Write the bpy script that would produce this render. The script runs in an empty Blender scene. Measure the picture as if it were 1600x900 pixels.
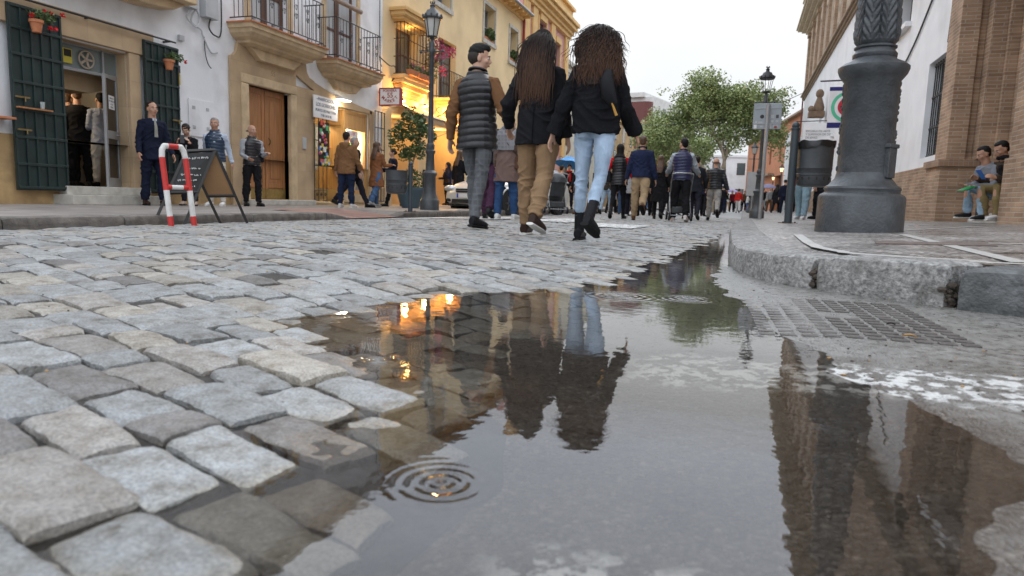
import bpy, bmesh, math, random
import numpy as np
from mathutils import Vector, Matrix, noise
random.seed(7)
R = math.radians
PI = math.pi
sc = bpy.context.scene
col = sc.collection
# ------------------------------------------------------------------ camera
FPX, PITCH, ROLL, YAW, CH = 1060.0, R(7.45), R(1.82), R(18.4), .34
cam = bpy.data.cameras.new('camera'); co = bpy.data.objects.new('camera', cam); col.objects.link(co)
MC = Matrix.Rotation(YAW, 3, 'Z') @ Matrix.Rotation(PI/2-PITCH, 3, 'X') @ Matrix.Rotation(ROLL, 3, 'Z')
co.matrix_world = Matrix.Translation((0, 0, CH)) @ MC.to_4x4()
cam.sensor_width = 36; cam.lens = FPX/1600*36; cam.clip_start = .05; cam.clip_end = 2000
cam.dof.use_dof = True; cam.dof.focus_distance = 4.2; cam.dof.aperture_fstop = 5.6
sc.camera = co
# ------------------------------------------------------------------ world: overcast sky
w = bpy.data.worlds.new('World'); sc.world = w; w.use_nodes = True
nt = w.node_tree; nt.nodes.clear()
def N(t, **k):
    n = nt.nodes.new(t)
    for a, v in k.items(): setattr(n, a, v)
    return n
def LK(a, b): nt.links.new(a, b)
out = N('ShaderNodeOutputWorld'); bg = N('ShaderNodeBackground'); LK(bg.outputs[0], out.inputs[0])
sky = N('ShaderNodeTexSky', sky_type='NISHITA', sun_disc=False); sky.sun_elevation = R(48); sky.sun_rotation = R(200)
sky.dust_density = 3; sky.air_density = 1.2
hs = N('ShaderNodeHueSaturation'); hs.inputs['Saturation'].default_value = .22; LK(sky.outputs[0], hs.inputs['Color'])
tc = N('ShaderNodeTexCoord'); sep = N('ShaderNodeSeparateXYZ'); LK(tc.outputs['Generated'], sep.inputs[0])
nz = N('ShaderNodeTexNoise'); nz.inputs['Scale'].default_value = 2.2; nz.inputs['Detail'].default_value = 4
mp = N('ShaderNodeMapping'); mp.inputs['Scale'].default_value = (1, 1, 2.5); LK(tc.outputs['Generated'], mp.inputs[0]); LK(mp.outputs[0], nz.inputs['Vector'])
cr = N('ShaderNodeValToRGB'); cr.color_ramp.elements[0].position = 0; cr.color_ramp.elements[0].color = (7.1, 7.25, 7.4, 1)
cr.color_ramp.elements[1].position = .8; cr.color_ramp.elements[1].color = (13.2, 14.0, 15.2, 1); LK(sep.outputs[2], cr.inputs[0]); e_ = cr.color_ramp.elements.new(.28); e_.color = (8.0, 8.1, 8.25, 1); e_ = cr.color_ramp.elements.new(.34); e_.color = (11.6, 12.4, 13.8, 1); e_ = cr.color_ramp.elements.new(.46); e_.color = (15.2, 16.3, 18.2, 1)
cr2 = N('ShaderNodeValToRGB'); cr2.color_ramp.elements[0].position = .3; cr2.color_ramp.elements[0].color = (.86, .87, .89, 1)
cr2.color_ramp.elements[1].position = .7; cr2.color_ramp.elements[1].color = (1.03, 1.03, 1.03, 1); LK(nz.outputs[0], cr2.inputs[0])
ml = N('ShaderNodeMix', data_type='RGBA', blend_type='MULTIPLY'); ml.inputs[0].default_value = 1
LK(cr.outputs[0], ml.inputs[6]); LK(cr2.outputs[0], ml.inputs[7])
mx = N('ShaderNodeMix', data_type='RGBA'); mx.inputs[0].default_value = .88; LK(hs.outputs[0], mx.inputs[6]); LK(ml.outputs[2], mx.inputs[7])
LK(mx.outputs[2], bg.inputs[0]); bg.inputs[1].default_value = .1
sl = bpy.data.lights.new('sun', 'SUN'); sl.energy = .5; sl.angle = R(25); sl.color = (1, .97, .93)
so = bpy.data.objects.new('sun', sl); col.objects.link(so)
so.rotation_euler = (R(42), 0, R(160))
sc.view_settings.view_transform = 'Standard'; sc.view_settings.look = 'None'; sc.view_settings.gamma = 1
sc.view_settings.exposure = .5
sc.render.engine = 'CYCLES'
# ------------------------------------------------------------------ helpers
def ray(px, py): return MC @ Vector(((px-800)/FPX, (450-py)/FPX, -1))
def G(px, py, z=0):
    r = ray(px, py); t = (z-CH)/r.z; return Vector((r.x*t, r.y*t, z))
def FX(px, py, X):
    r = ray(px, py); t = X/r.x; return Vector((X, r.y*t, CH+r.z*t))
def AT(px, py, d):                      # point at camera depth d
    return Vector((0, 0, CH)) + ray(px, py)*d
def ip(x, xs, ys): return float(np.interp(x, xs, ys))
def gut(y): return ip(y, [0, 8, 18, 200], [0, 0, -.11, -.13])
def xb(y):  # left shore of the puddle
    return ip(y, [0, .5, .8, 1.05, 1.3, 1.53, 1.94, 2.1, 2.57, 3.2, 3.66, 4.2, 6, 8, 9.5, 11, 60],
              [-.42, -.44, -.50, -.58, -.9, -1.05, -1.02, -.93, -.62, -.42, -.5, -.42, -.32, -.2, -.1, .2, .2])
def road_z(x, y):
    g = gut(y); b = xb(y); d = b-x
    if d > 0:
        z = .05*(1-math.exp(-d/.75))
        if x < -3: z -= .1*((-3-x)/2.9)**1.3
        if y > 12: z -= .0
        return z + g*ip(x, [-6, -.5], [.5, 1])
    return g + max(-.03, d*.06) if y < 9 else g
def side_z(x, y): return .13 + .035*max(x, -.3) + gut(y)
def ground(x, y):
    if x < -5.95: return .05
    if x > .0 or (y > 5 and x > -.1): return side_z(x, y)
    return road_z(x, y)

def mat(name, c, rough=.7, var=.12, vs=2.0, bump=.15, bs=60, metal=0, spec=.5, emit=None, es=1, c2=None, stain=0, sscale=1.2, vscale=(1, 1, 1), coord='Object', alpha=None):
    m = bpy.data.materials.new(name); m.use_nodes = True; t = m.node_tree; L = t.links.new
    b = t.nodes['Principled BSDF']; b.inputs['Roughness'].default_value = rough; b.inputs['Metallic'].default_value = metal
    b.inputs['Specular IOR Level'].default_value = spec
    tc = t.nodes.new('ShaderNodeTexCoord'); mp = t.nodes.new('ShaderNodeMapping'); mp.inputs['Scale'].default_value = vscale
    L(tc.outputs[coord], mp.inputs[0])
    n = t.nodes.new('ShaderNodeTexNoise'); n.inputs['Scale'].default_value = vs; n.inputs['Detail'].default_value = 5; n.inputs['Roughness'].default_value = .6
    L(mp.outputs[0], n.inputs['Vector'])
    r = t.nodes.new('ShaderNodeValToRGB'); e = r.color_ramp.elements; e[0].position = .3; e[1].position = .7
    a = [max(0, x*(1-var)) for x in c]; z = [min(1, x*(1+var)) for x in c] if c2 is None else list(c2)
    e[0].color = (*a, 1); e[1].color = (*z, 1); L(n.outputs[0], r.inputs[0]); last = r.outputs[0]
    if stain:
        n3 = t.nodes.new('ShaderNodeTexNoise'); n3.inputs['Scale'].default_value = sscale; n3.inputs['Detail'].default_value = 7; L(mp.outputs[0], n3.inputs['Vector'])
        r3 = t.nodes.new('ShaderNodeValToRGB'); r3.color_ramp.elements[0].position = .48; r3.color_ramp.elements[1].position = .72
        r3.color_ramp.elements[0].color = (0, 0, 0, 1); r3.color_ramp.elements[1].color = (stain, stain, stain, 1); L(n3.outputs[0], r3.inputs[0])
        mm = t.nodes.new('ShaderNodeMix'); mm.data_type = 'RGBA'; L(r3.outputs[0], mm.inputs[0]); L(last, mm.inputs[6])
        mm.inputs[7].default_value = (c[0]*.38, c[1]*.36, c[2]*.33, 1); last = mm.outputs[2]
    L(last, b.inputs['Base Color'])
    if bump:
        n2 = t.nodes.new('ShaderNodeTexNoise'); n2.inputs['Scale'].default_value = bs; n2.inputs['Detail'].default_value = 4; L(tc.outputs[coord], n2.inputs['Vector'])
        bp = t.nodes.new('ShaderNodeBump'); bp.inputs['Strength'].default_value = bump; bp.inputs['Distance'].default_value = .01; L(n2.outputs[0], bp.inputs['Height']); L(bp.outputs[0], b.inputs['Normal'])
    if emit: b.inputs['Emission Color'].default_value = (*emit, 1); b.inputs['Emission Strength'].default_value = es
    if alpha is not None: b.inputs['Alpha'].default_value = alpha
    return m
def bsdf(m): return m.node_tree.nodes['Principled BSDF']
def brickmat(name, c1, c2, mortar, bw=.26, bh=.055, ms=.008, rough=.85, bump=.5, noisev=.35, off=.5):
    m = bpy.data.materials.new(name); m.use_nodes = True; t = m.node_tree; L = t.links.new; b = t.nodes['Principled BSDF']; b.inputs['Roughness'].default_value = rough
    g = t.nodes.new('ShaderNodeNewGeometry'); s = t.nodes.new('ShaderNodeSeparateXYZ'); L(g.outputs['Position'], s.inputs[0])
    ad = t.nodes.new('ShaderNodeMath'); L(s.outputs[0], ad.inputs[0]); L(s.outputs[1], ad.inputs[1])
    cb = t.nodes.new('ShaderNodeCombineXYZ'); L(ad.outputs[0], cb.inputs[0]); L(s.outputs[2], cb.inputs[1])
    nd = t.nodes.new('ShaderNodeTexNoise'); nd.inputs['Scale'].default_value = 6; L(g.outputs['Position'], nd.inputs['Vector'])
    va = t.nodes.new('ShaderNodeVectorMath'); va.operation = 'MULTIPLY_ADD'; L(nd.outputs['Color'], va.inputs[0]); va.inputs[1].default_value = (.02, .008, 0); L(cb.outputs[0], va.inputs[2])
    br = t.nodes.new('ShaderNodeTexBrick'); L(va.outputs[0], br.inputs['Vector']); br.inputs['Color1'].default_value = (*c1, 1); br.inputs['Color2'].default_value = (*c2, 1); br.inputs['Mortar'].default_value = (*mortar, 1)
    br.inputs['Scale'].default_value = 1; br.inputs['Brick Width'].default_value = bw; br.inputs['Row Height'].default_value = bh; br.inputs['Mortar Size'].default_value = ms; br.inputs['Mortar Smooth'].default_value = .3; br.offset = off
    n = t.nodes.new('ShaderNodeTexNoise'); n.inputs['Scale'].default_value = 2.3; n.inputs['Detail'].default_value = 8; L(g.outputs['Position'], n.inputs['Vector'])
    r = t.nodes.new('ShaderNodeValToRGB'); r.color_ramp.elements[0].position = .3; r.color_ramp.elements[1].position = .7
    r.color_ramp.elements[0].color = (1-noisev,)*3+(1,); r.color_ramp.elements[1].color = (1, 1, 1, 1); L(n.outputs[0], r.inputs[0])
    mm = t.nodes.new('ShaderNodeMix'); mm.data_type = 'RGBA'; mm.blend_type = 'MULTIPLY'; mm.inputs[0].default_value = 1; L(br.outputs[0], mm.inputs[6]); L(r.outputs[0], mm.inputs[7]); L(mm.outputs[2], b.inputs['Base Color'])
    n2 = t.nodes.new('ShaderNodeTexNoise'); n2.inputs['Scale'].default_value = 70; L(g.outputs['Position'], n2.inputs['Vector'])
    sb = t.nodes.new('ShaderNodeMath'); sb.operation = 'MULTIPLY_ADD'; L(n2.outputs[0], sb.inputs[0]); sb.inputs[1].default_value = .4; 
    iv = t.nodes.new('ShaderNodeMath'); iv.operation = 'SUBTRACT'; iv.inputs[0].default_value = 1; L(br.outputs['Fac'], iv.inputs[1]); L(iv.outputs[0], sb.inputs[2])
    bp = t.nodes.new('ShaderNodeBump'); bp.inputs['Strength'].default_value = bump; bp.inputs['Distance'].default_value = .012; L(sb.outputs[0], bp.inputs['Height']); L(bp.outputs[0], b.inputs['Normal'])
    return m
class MB:
    def __init__(s): s.v = []; s.f = []; s.m = []; s.sm = []
    def add(s, vs, fs, mi=0, smooth=False):
        o = len(s.v); s.v += [tuple(v) for v in vs]; s.f += [tuple(i+o for i in f) for f in fs]; s.m += [mi]*len(fs); s.sm += [smooth]*len(fs); return s
    def box(s, x0, y0, z0, x1, y1, z1, mi=0):
        x0, x1 = sorted((x0, x1)); y0, y1 = sorted((y0, y1)); z0, z1 = sorted((z0, z1))
        return s.add([(x0,y0,z0),(x1,y0,z0),(x1,y1,z0),(x0,y1,z0),(x0,y0,z1),(x1,y0,z1),(x1,y1,z1),(x0,y1,z1)],
                     [(0,3,2,1),(4,5,6,7),(0,1,5,4),(1,2,6,5),(2,3,7,6),(3,0,4,7)], mi)
    def obox(s, c, size, rot, mi=0):     # oriented box; rot = 3x3
        c = Vector(c); hx, hy, hz = [a/2 for a in size]
        vs = [c + rot @ Vector((a*hx, b*hy, d*hz)) for d in (-1, 1) for a, b in ((-1,-1),(1,-1),(1,1),(-1,1))]
        return s.add(vs, [(0,3,2,1),(4,5,6,7),(0,1,5,4),(1,2,6,5),(2,3,7,6),(3,0,4,7)], mi)
    def tube(s, pts, rad, n=8, mi=0, smooth=True, caps=True, up=None, flat=1.0):
        pts = [Vector(p) for p in pts]; k = len(pts)
        if not hasattr(rad, '__len__'): rad = [rad]*k
        vs = []; prev = None
        for i, p in enumerate(pts):
            t = (pts[min(i+1, k-1)]-pts[max(i-1, 0)]); t = t.normalized() if t.length > 1e-9 else Vector((0, 0, 1))
            if prev is None:
                a = Vector(up) if up is not None else (Vector((1, 0, 0)) if abs(t.x) < .8 else Vector((0, 1, 0)))
            else: a = prev
            a = (a - t*a.dot(t)); a = a.normalized() if a.length > 1e-6 else t.orthogonal().normalized()
            prev = a; b = t.cross(a); r = rad[i]; rx, ry = (r if hasattr(r, '__len__') else (r, r*flat))
            for j in range(n):
                th = 2*PI*j/n; vs.append(p + a*math.cos(th)*rx + b*math.sin(th)*ry)
        fs = [(i*n+j, i*n+(j+1) % n, (i+1)*n+(j+1) % n, (i+1)*n+j) for i in range(k-1) for j in range(n)]
        if caps: fs += [tuple(range(n-1, -1, -1)), tuple((k-1)*n+j for j in range(n))]
        return s.add(vs, fs, mi, smooth)
    def lathe(s, prof, c=(0, 0, 0), n=24, mi=0, smooth=True, sx=1, sy=1):
        vs = [(c[0]+r*math.cos(2*PI*j/n)*sx, c[1]+r*math.sin(2*PI*j/n)*sy, c[2]+z) for r, z in prof for j in range(n)]
        k = len(prof); fs = [(i*n+j, i*n+(j+1) % n, (i+1)*n+(j+1) % n, (i+1)*n+j) for i in range(k-1) for j in range(n)]
        fs += [tuple(range(n-1, -1, -1)), tuple((k-1)*n+j for j in range(n))]
        return s.add(vs, fs, mi, smooth)
    def ell(s, c, r, mi=0, n=12, m=8, rot=None):
        c = Vector(c); vs = []; fs = []
        for i in range(m+1):
            ph = PI*i/m
            for j in range(n):
                v = Vector((r[0]*math.sin(ph)*math.cos(2*PI*j/n), r[1]*math.sin(ph)*math.sin(2*PI*j/n), r[2]*math.cos(ph)))
                vs.append(c + (rot @ v if rot is not None else v))
        fs = [(i*n+j, (i+1)*n+j, (i+1)*n+(j+1) % n, i*n+(j+1) % n) for i in range(m) for j in range(n)]
        return s.add(vs, fs, mi, True)
    def prism(s, poly, ax, a0, a1, mi=0):   # poly of 2D points in the plane normal to axis ax ('x','y','z'), from a0 to a1
        n = len(poly)
        def P(p, a): return {'x': (a, p[0], p[1]), 'y': (p[0], a, p[1]), 'z': (p[0], p[1], a)}[ax]
        vs = [P(p, a0) for p in poly]+[P(p, a1) for p in poly]
        fs = [tuple(range(n-1, -1, -1)), tuple(range(n, 2*n))]+[(i, (i+1) % n, n+(i+1) % n, n+i) for i in range(n)]
        return s.add(vs, fs, mi)
    def build(s, name, mt, parent=None, bevel=0, fixn=True):
        me = bpy.data.meshes.new(name); me.from_pydata([tuple(v) for v in s.v], [], s.f)
        me.polygons.foreach_set('material_index', s.m); me.polygons.foreach_set('use_smooth', s.sm)
        for q in (mt if isinstance(mt, (list, tuple)) else [mt]): me.materials.append(q)
        if fixn:
            bm = bmesh.new(); bm.from_mesh(me); bmesh.ops.recalc_face_normals(bm, faces=bm.faces); bm.to_mesh(me); bm.free()
        if any(s.sm): me.set_sharp_from_angle(angle=R(38))
        o = bpy.data.objects.new(name, me); col.objects.link(o)
        if parent is not None: o.parent = parent
        if bevel:
            b = o.modifiers.new('bevel', 'BEVEL'); b.width = bevel; b.segments = 2; b.limit_method = 'ANGLE'
        return o
def tag(o, label=None, cat=None, group=None, kind=None):
    if label: o['label'] = label
    if cat: o['category'] = cat
    if group: o['group'] = group
    if kind: o['kind'] = kind
    return o
def thing(name, label, cat, loc=(0, 0, 0), rz=0, group=None):
    o = bpy.data.objects.new(name, None); col.objects.link(o); o.location = loc; o.rotation_euler = (0, 0, rz); o.empty_display_size = .2
    return tag(o, label, cat, group)
def copy_tree(o, parent=None):
    c = o.copy(); col.objects.link(c); c.parent = parent
    for ch in list(o.children): copy_tree(ch, c)
    return c
def text(s, size, M4, mt, parent, name='lettering', ext=.002, align='CENTER', sx=1.0, bold=0):
    cu = bpy.data.curves.new('t', 'FONT'); cu.body = s; cu.size = size; cu.extrude = ext; cu.align_x = align; cu.align_y = 'CENTER'; cu.offset = bold
    o = bpy.data.objects.new('t', cu); col.objects.link(o); dg = bpy.context.evaluated_depsgraph_get(); me = bpy.data.meshes.new_from_object(o.evaluated_get(dg))
    bpy.data.objects.remove(o); me.transform(M4 @ Matrix.Diagonal((sx, 1, 1, 1))); me.materials.clear(); me.materials.append(mt)
    q = bpy.data.objects.new(name, me); col.objects.link(q); q.parent = parent; return q
def face_left(X, y, z):  # text matrix for a surface facing +X at X (reads along +Y? from the street: right = +Y... )
    return Matrix(((0, 0, 1, X), (1, 0, 0, y), (0, 1, 0, z), (0, 0, 0, 1)))
def face_cam(x, Y, z):   # surface facing -Y, reads left to right along +X
    return Matrix(((1, 0, 0, x), (0, 0, -1, Y), (0, 1, 0, z), (0, 0, 0, 1)))
# ------------------------------------------------------------------ ground
def grid_mesh(name, mt, P, nu, nv, smooth=True, parent=None):
    b = MB(); vs = [P(i/nu, j/nv) for j in range(nv+1) for i in range(nu+1)]
    fs = [(j*(nu+1)+i, j*(nu+1)+i+1, (j+1)*(nu+1)+i+1, (j+1)*(nu+1)+i) for j in range(nv) for i in range(nu)]
    b.add(vs, fs, 0, smooth); return b.build(name, mt, parent, fixn=False)
def ramp(t, pos, cols):
    r = t.nodes.new('ShaderNodeValToRGB'); e = r.color_ramp.elements
    while len(e) < len(pos): e.new(.5)
    for k, (p, c) in enumerate(zip(pos, cols)): e[k].position = p; e[k].color = (*c, 1) if len(c) == 3 else c
    return r
m_earth = mat('far ground asphalt', (.16, .155, .15), .85, bump=.1)
grid_mesh('ground', m_earth, lambda u, v: (-300+600*u, -60+760*v, -.32), 8, 8)['kind'] = 'structure'
# setts
m_sett = bpy.data.materials.new('granite setts'); m_sett.use_nodes = True; t = m_sett.node_tree; L = t.links.new; B = t.nodes['Principled BSDF']
at = t.nodes.new('ShaderNodeAttribute'); at.attribute_name = 'tint'; wt = t.nodes.new('ShaderNodeAttribute'); wt.attribute_name = 'wet'
g = t.nodes.new('ShaderNodeNewGeometry')
n1 = t.nodes.new('ShaderNodeTexNoise'); n1.inputs['Scale'].default_value = 240; n1.inputs['Detail'].default_value = 3; L(g.outputs['Position'], n1.inputs['Vector'])
n2 = t.nodes.new('ShaderNodeTexNoise'); n2.inputs['Scale'].default_value = 22; n2.inputs['Detail'].default_value = 8; n2.inputs['Roughness'].default_value = .7; L(g.outputs['Position'], n2.inputs['Vector'])
r1 = ramp(t, [.36, .5, .66], [(.72,)*3, (1,)*3, (1.25, 1.24, 1.21)]); L(n1.outputs[0], r1.inputs[0])
r2 = ramp(t, [.3, .44, .58, .72], [(.34, .29, .23), (.78, .75, .71), (1.0,)*3, (1.2,)*3]); L(n2.outputs[0], r2.inputs[0])
def mul(a, b, f=1, bt='MULTIPLY'):
    m = t.nodes.new('ShaderNodeMix'); m.data_type = 'RGBA'; m.blend_type = bt; m.inputs[0].default_value = f; L(a, m.inputs[6])
    if hasattr(b, 'default_value'): L(b, m.inputs[7])
    else: m.inputs[7].default_value = (*b, 1)
    return m
a1 = mul(at.outputs['Color'], r1.outputs[0]); a2 = mul(a1.outputs[2], r2.outputs[0])
wm = mul(a2.outputs[2], (.92, .85, .74)); wx = t.nodes.new('ShaderNodeMix'); wx.data_type = 'RGBA'; L(wt.outputs['Fac'], wx.inputs[0]); L(a2.outputs[2], wx.inputs[6]); L(wm.outputs[2], wx.inputs[7]); L(wx.outputs[2], B.inputs['Base Color'])
rr = t.nodes.new('ShaderNodeMapRange'); rr.inputs[3].default_value = .62; rr.inputs[4].default_value = .3; L(wt.outputs['Fac'], rr.inputs[0]); L(rr.outputs[0], B.inputs['Roughness'])
n3 = t.nodes.new('ShaderNodeTexNoise'); n3.inputs['Scale'].default_value = 110; n3.inputs['Detail'].default_value = 6; L(g.outputs['Position'], n3.inputs['Vector'])
bp = t.nodes.new('ShaderNodeBump'); bp.inputs['Strength'].default_value = .9; bp.inputs['Distance'].default_value = .005; L(n3.outputs[0], bp.inputs['Height']); L(bp.outputs[0], B.inputs['Normal'])

def xa(y): return ip(y, [0, .5, 1.6, 2.4, 3, 3.6, 60], [-.50, -.50, -.47, -.4, -.32, -.02, .1])   # right end of the setts
def rowy(c, x):
    s = math.tan(R(ip(c, [-4, 0, .5, 2, 5, 10, 16], [10, 12, 17, 31, 33, 22, 8])))
    return c - s*max(min(x, .6), -2.6) - .5*min(x+2.6, 0)
def rown(c):
    a = R(ip(c, [-4, 0, .5, 2, 5, 10, 16], [10, 12, 17, 31, 33, 22, 8])); return math.sin(a)
rnd = random.Random(11)
V = []; Fc = []; TI = []; WE = []
c = -4.0
while c < 26:
    w_ = rnd.uniform(.083, .108); c2_ = c+w_; x = -6.0-rnd.random()*.2
    while x < .3:
        ln = rnd.uniform(.145, .225) if rnd.random() > .12 else rnd.uniform(.08, .13); x2 = x+ln
        yc = rowy(c, (x+x2)/2)+w_/2; xc = (x+x2)/2; dist = math.hypot(xc, yc)
        sh = rown(c)*w_*.9
        if yc < -.2 or yc > 27 or xc+sh/2 > xa(yc)+.1 or xc < -5.97 or (yc < -xc*.3 - .55) :
            x = x2; continue
        gp = rnd.uniform(.0025, .0065); j = lambda: rnd.uniform(-.009, .009)
        P = [Vector((x+gp+j(), rowy(c, x)+gp+j())), Vector((x2-gp+j(), rowy(c, x2)+gp+j())), Vector((x2-gp+sh+j(), rowy(c2_, x2+sh)-gp+j())), Vector((x+gp+sh+j(), rowy(c2_, x+sh)-gp+j()))]
        z0 = road_z(xc+sh/2, yc); dz = rnd.gauss(0, .0030) - (.012 if rnd.random() < .04 else 0); tx, ty = rnd.gauss(0, .014), rnd.gauss(0, .024)
        if dist < 1.6: nu, nv = 24, 14
        elif dist < 3: nu, nv = 12, 8
        elif dist < 6: nu, nv = 6, 4
        else: nu, nv = 4, 3
        k = rnd.random(); b_ = rnd.uniform(.8, 1.2)
        if k < .62: tint = (.275*b_, .285*b_, .287*b_)
        elif k < .82: tint = (.29*b_, .275*b_, .255*b_)
        elif k < .93: tint = (.31*b_, .29*b_, .255*b_)
        else: tint = (.18*b_, .172*b_, .165*b_)
        o = len(V); cx, cy = (P[0]+P[2])/2; sd = rnd.random()*100; ex = rnd.uniform(8, 20)
        for jv in range(-1, nv+2):
            v = max(-1, min(1, 2*jv/nv-1)); sk = jv < 0 or jv > nv
            for iu in range(-1, nu+2):
                u = max(-1, min(1, 2*iu/nu-1)); sk2 = sk or iu < 0 or iu > nu
                uu = (u*(1-.02*v**8)+1)/2; vv = (v*(1-.035*u**8)+1)/2
                p = P[0]*(1-uu)*(1-vv)+P[1]*uu*(1-vv)+P[2]*uu*vv+P[3]*(1-uu)*vv
                if dist < 3:
                    q = Vector((p.x*9, p.y*9, sd)); e = noise.noise(q)*.009+noise.noise(q*4)*.004; e2 = noise.noise(q+Vector((9, 9, 9)))*.009+noise.noise(q*4+Vector((5, 5, 5)))*.004; f_ = max(abs(u), abs(v))**3; p = p+Vector((e, e2))*f_
                z = z0 + dz + (p.x-cx)*tx + (p.y-cy)*ty + (road_z(p.x, p.y)-z0)*.8
                z -= .0055*(abs(u)**ex+abs(v)**ex)
                if dist < 3:
                    z += noise.noise(Vector((p.x*14, p.y*14, sd)))*.0035 + noise.noise(Vector((p.x*45, p.y*45, sd)))*.0018
                    if dist < 1.6: z += noise.noise(Vector((p.x*120, p.y*120, sd)))*.0009
                if sk2: z -= .035
                V.append((p.x, p.y, z)); WE.append(max(0, min(1, (.0045-z)/.004 + noise.noise(Vector((p.x*12, p.y*12, 3)))*.5)) if (p.x > xb(p.y)-.35 and p.y < 8) else 0.0)
        W = nu+3
        for jv in range(nv+2):
            for iu in range(nu+2): a = o+jv*W+iu; Fc.append((a, a+1, a+W+1, a+W))
        TI += [tint]*((nv+3)*W)
        x = x2
    c = c2_
me = bpy.data.meshes.new('road'); me.from_pydata(V, [], Fc); me.polygons.foreach_set('use_smooth', [True]*len(Fc))
ca = me.color_attributes.new('tint', 'FLOAT_COLOR', 'POINT'); ca.data.foreach_set('color', np.array([(*a, 1) for a in TI], dtype=np.float32).ravel())
wa = me.attributes.new('wet', 'FLOAT', 'POINT'); wa.data.foreach_set('value', np.array(WE, dtype=np.float32))
me.set_sharp_from_angle(angle=R(42)); me.materials.append(m_sett); o = bpy.data.objects.new('road', me); col.objects.link(o); o['kind'] = 'structure'
print('setts verts', len(V))
m_bed = mat('joint grit', (.045, .04, .034), .8, var=.5, vs=60, bump=.6, bs=220)
def bedz(u, v): x = -6+6.6*u; y = -1+28*v; return (x, y, road_z(x, y)-.014)
grid_mesh('road_bed', m_bed, bedz, 66, 140)['kind'] = 'structure'
m_far = brickmat('distant setts', (.33, .34, .34), (.29, .285, .27), (.12, .11, .1), bw=.3, bh=.2, ms=.012, bump=.3)
grid_mesh('far_road', mat('distant road', (.33, .335, .33), .65, var=.18, vs=3, bump=.4, bs=9), lambda u, v: (-14+16*u, 26.9+160*v, -.14+(.03 if abs(u-.4) < .1 else 0)), 10, 20)['kind'] = 'structure'
# white crosswalk paint, worn, further up the road (thin sheets on the setts)
def paintmat(name, th):
    m = mat(name, (.62, .62, .6), .6, bump=.3, bs=50); tt = m.node_tree; l = tt.links.new; b = bsdf(m)
    gg = tt.nodes.new('ShaderNodeNewGeometry'); n = tt.nodes.new('ShaderNodeTexNoise'); n.inputs['Scale'].default_value = 9; n.inputs['Detail'].default_value = 8; n.inputs['Roughness'].default_value = .7; l(gg.outputs['Position'], n.inputs['Vector'])
    mr = tt.nodes.new('ShaderNodeMapRange'); mr.inputs[1].default_value = th; mr.inputs[2].default_value = th+.05; l(n.outputs[0], mr.inputs[0]); l(mr.outputs[0], b.inputs['Alpha']); return m
m_wp = paintmat('worn white paint', .43)
for (x0, y0, x1, y1) in [(-5.4, 9.3, -4.6, 12.6), (-4.2, 9.4, -3.4, 12.4), (-1.9, 7.9, -1.2, 9.6), (-3.0, 9.2, -2.3, 12.0)]:
    o = grid_mesh('road_marking', m_wp, lambda u, v: (x0+(x1-x0)*u, y0+(y1-y0)*v, road_z(x0+(x1-x0)*u, y0+(y1-y0)*v)+.012), 8, 24); o['kind'] = 'structure'
# asphalt gutter
def xr(y): return ip(y, [0, .5, .72, .85, 1.0, 1.2, 1.5, 1.75, 1.95, 2.2, 2.6, 2.95, 3.3, 6], [.16, .2, .26, .33, .43, .36, .22, .2, .1, .07, .02, -.06, -.1, -.1])
def asph_z(x, y):
    d = x-xr(y) + noise.noise(Vector((x*5, y*5, 1)))*.06 + noise.noise(Vector((x*18, y*18, 1)))*.025
    return max(-.028, min(.008, d*.05)) + noise.noise(Vector((x*3, y*3, 7)))*.001
m_as = bpy.data.materials.new('gutter asphalt'); m_as.use_nodes = True; t = m_as.node_tree; L = t.links.new; B = t.nodes['Principled BSDF']
g = t.nodes.new('ShaderNodeNewGeometry'); sp = t.nodes.new('ShaderNodeSeparateXYZ'); L(g.outputs['Position'], sp.inputs[0])
vo = t.nodes.new('ShaderNodeTexVoronoi'); vo.inputs['Scale'].default_value = 150; L(g.outputs['Position'], vo.inputs['Vector'])
vsp = t.nodes.new('ShaderNodeSeparateColor'); L(vo.outputs['Color'], vsp.inputs[0])
r1 = ramp(t, [0, .45, .8, .93, 1], [(.055, .045, .037), (.08, .067, .055), (.105, .09, .076), (.125, .11, .092), (.19, .165, .14)]); L(vsp.outputs[0], r1.inputs[0])
n2 = t.nodes.new('ShaderNodeTexNoise'); n2.inputs['Scale'].default_value = 7; n2.inputs['Detail'].default_value = 9; n2.inputs['Roughness'].default_value = .7; L(g.outputs['Position'], n2.inputs['Vector'])
r2 = ramp(t, [.3, .5, .7], [(.6, .56, .52), (1,)*3, (1.3,)*3]); L(n2.outputs[0], r2.inputs[0])
a1 = mul(r1.outputs[0], r2.outputs[0])
# grey concrete around the drain (y > 1.72)
def mrange(s, a, b_):
    m = t.nodes.new('ShaderNodeMapRange'); L(s, m.inputs[0]); m.inputs[1].default_value = a; m.inputs[2].default_value = b_; return m.outputs[0]
def mth(op, a, b_=None):
    m = t.nodes.new('ShaderNodeMath'); m.operation = op
    for k, q in ((0, a), (1, b_)):
        if q is None: continue
        if hasattr(q, 'default_value'): L(q, m.inputs[k])
        else: m.inputs[k].default_value = q
    return m.outputs[0]
yn = mth('MULTIPLY_ADD', n2.outputs[0], .25); t.nodes[-1].inputs[2].default_value = -.125
ys = mth('ADD', sp.outputs[1], yn); zs = sp.outputs[2]
dry = mth('MULTIPLY', mrange(zs, -.002, .003), 1.0)
conc = mth('MAXIMUM', mth('MULTIPLY', mrange(ys, 1.66, 1.74), 1.0), mth('MULTIPLY', mrange(zs, .0, .006), .8))
cm = t.nodes.new('ShaderNodeMix'); cm.data_type = 'RGBA'; L(conc, cm.inputs[0]); L(a1.outputs[2], cm.inputs[6])
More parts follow.
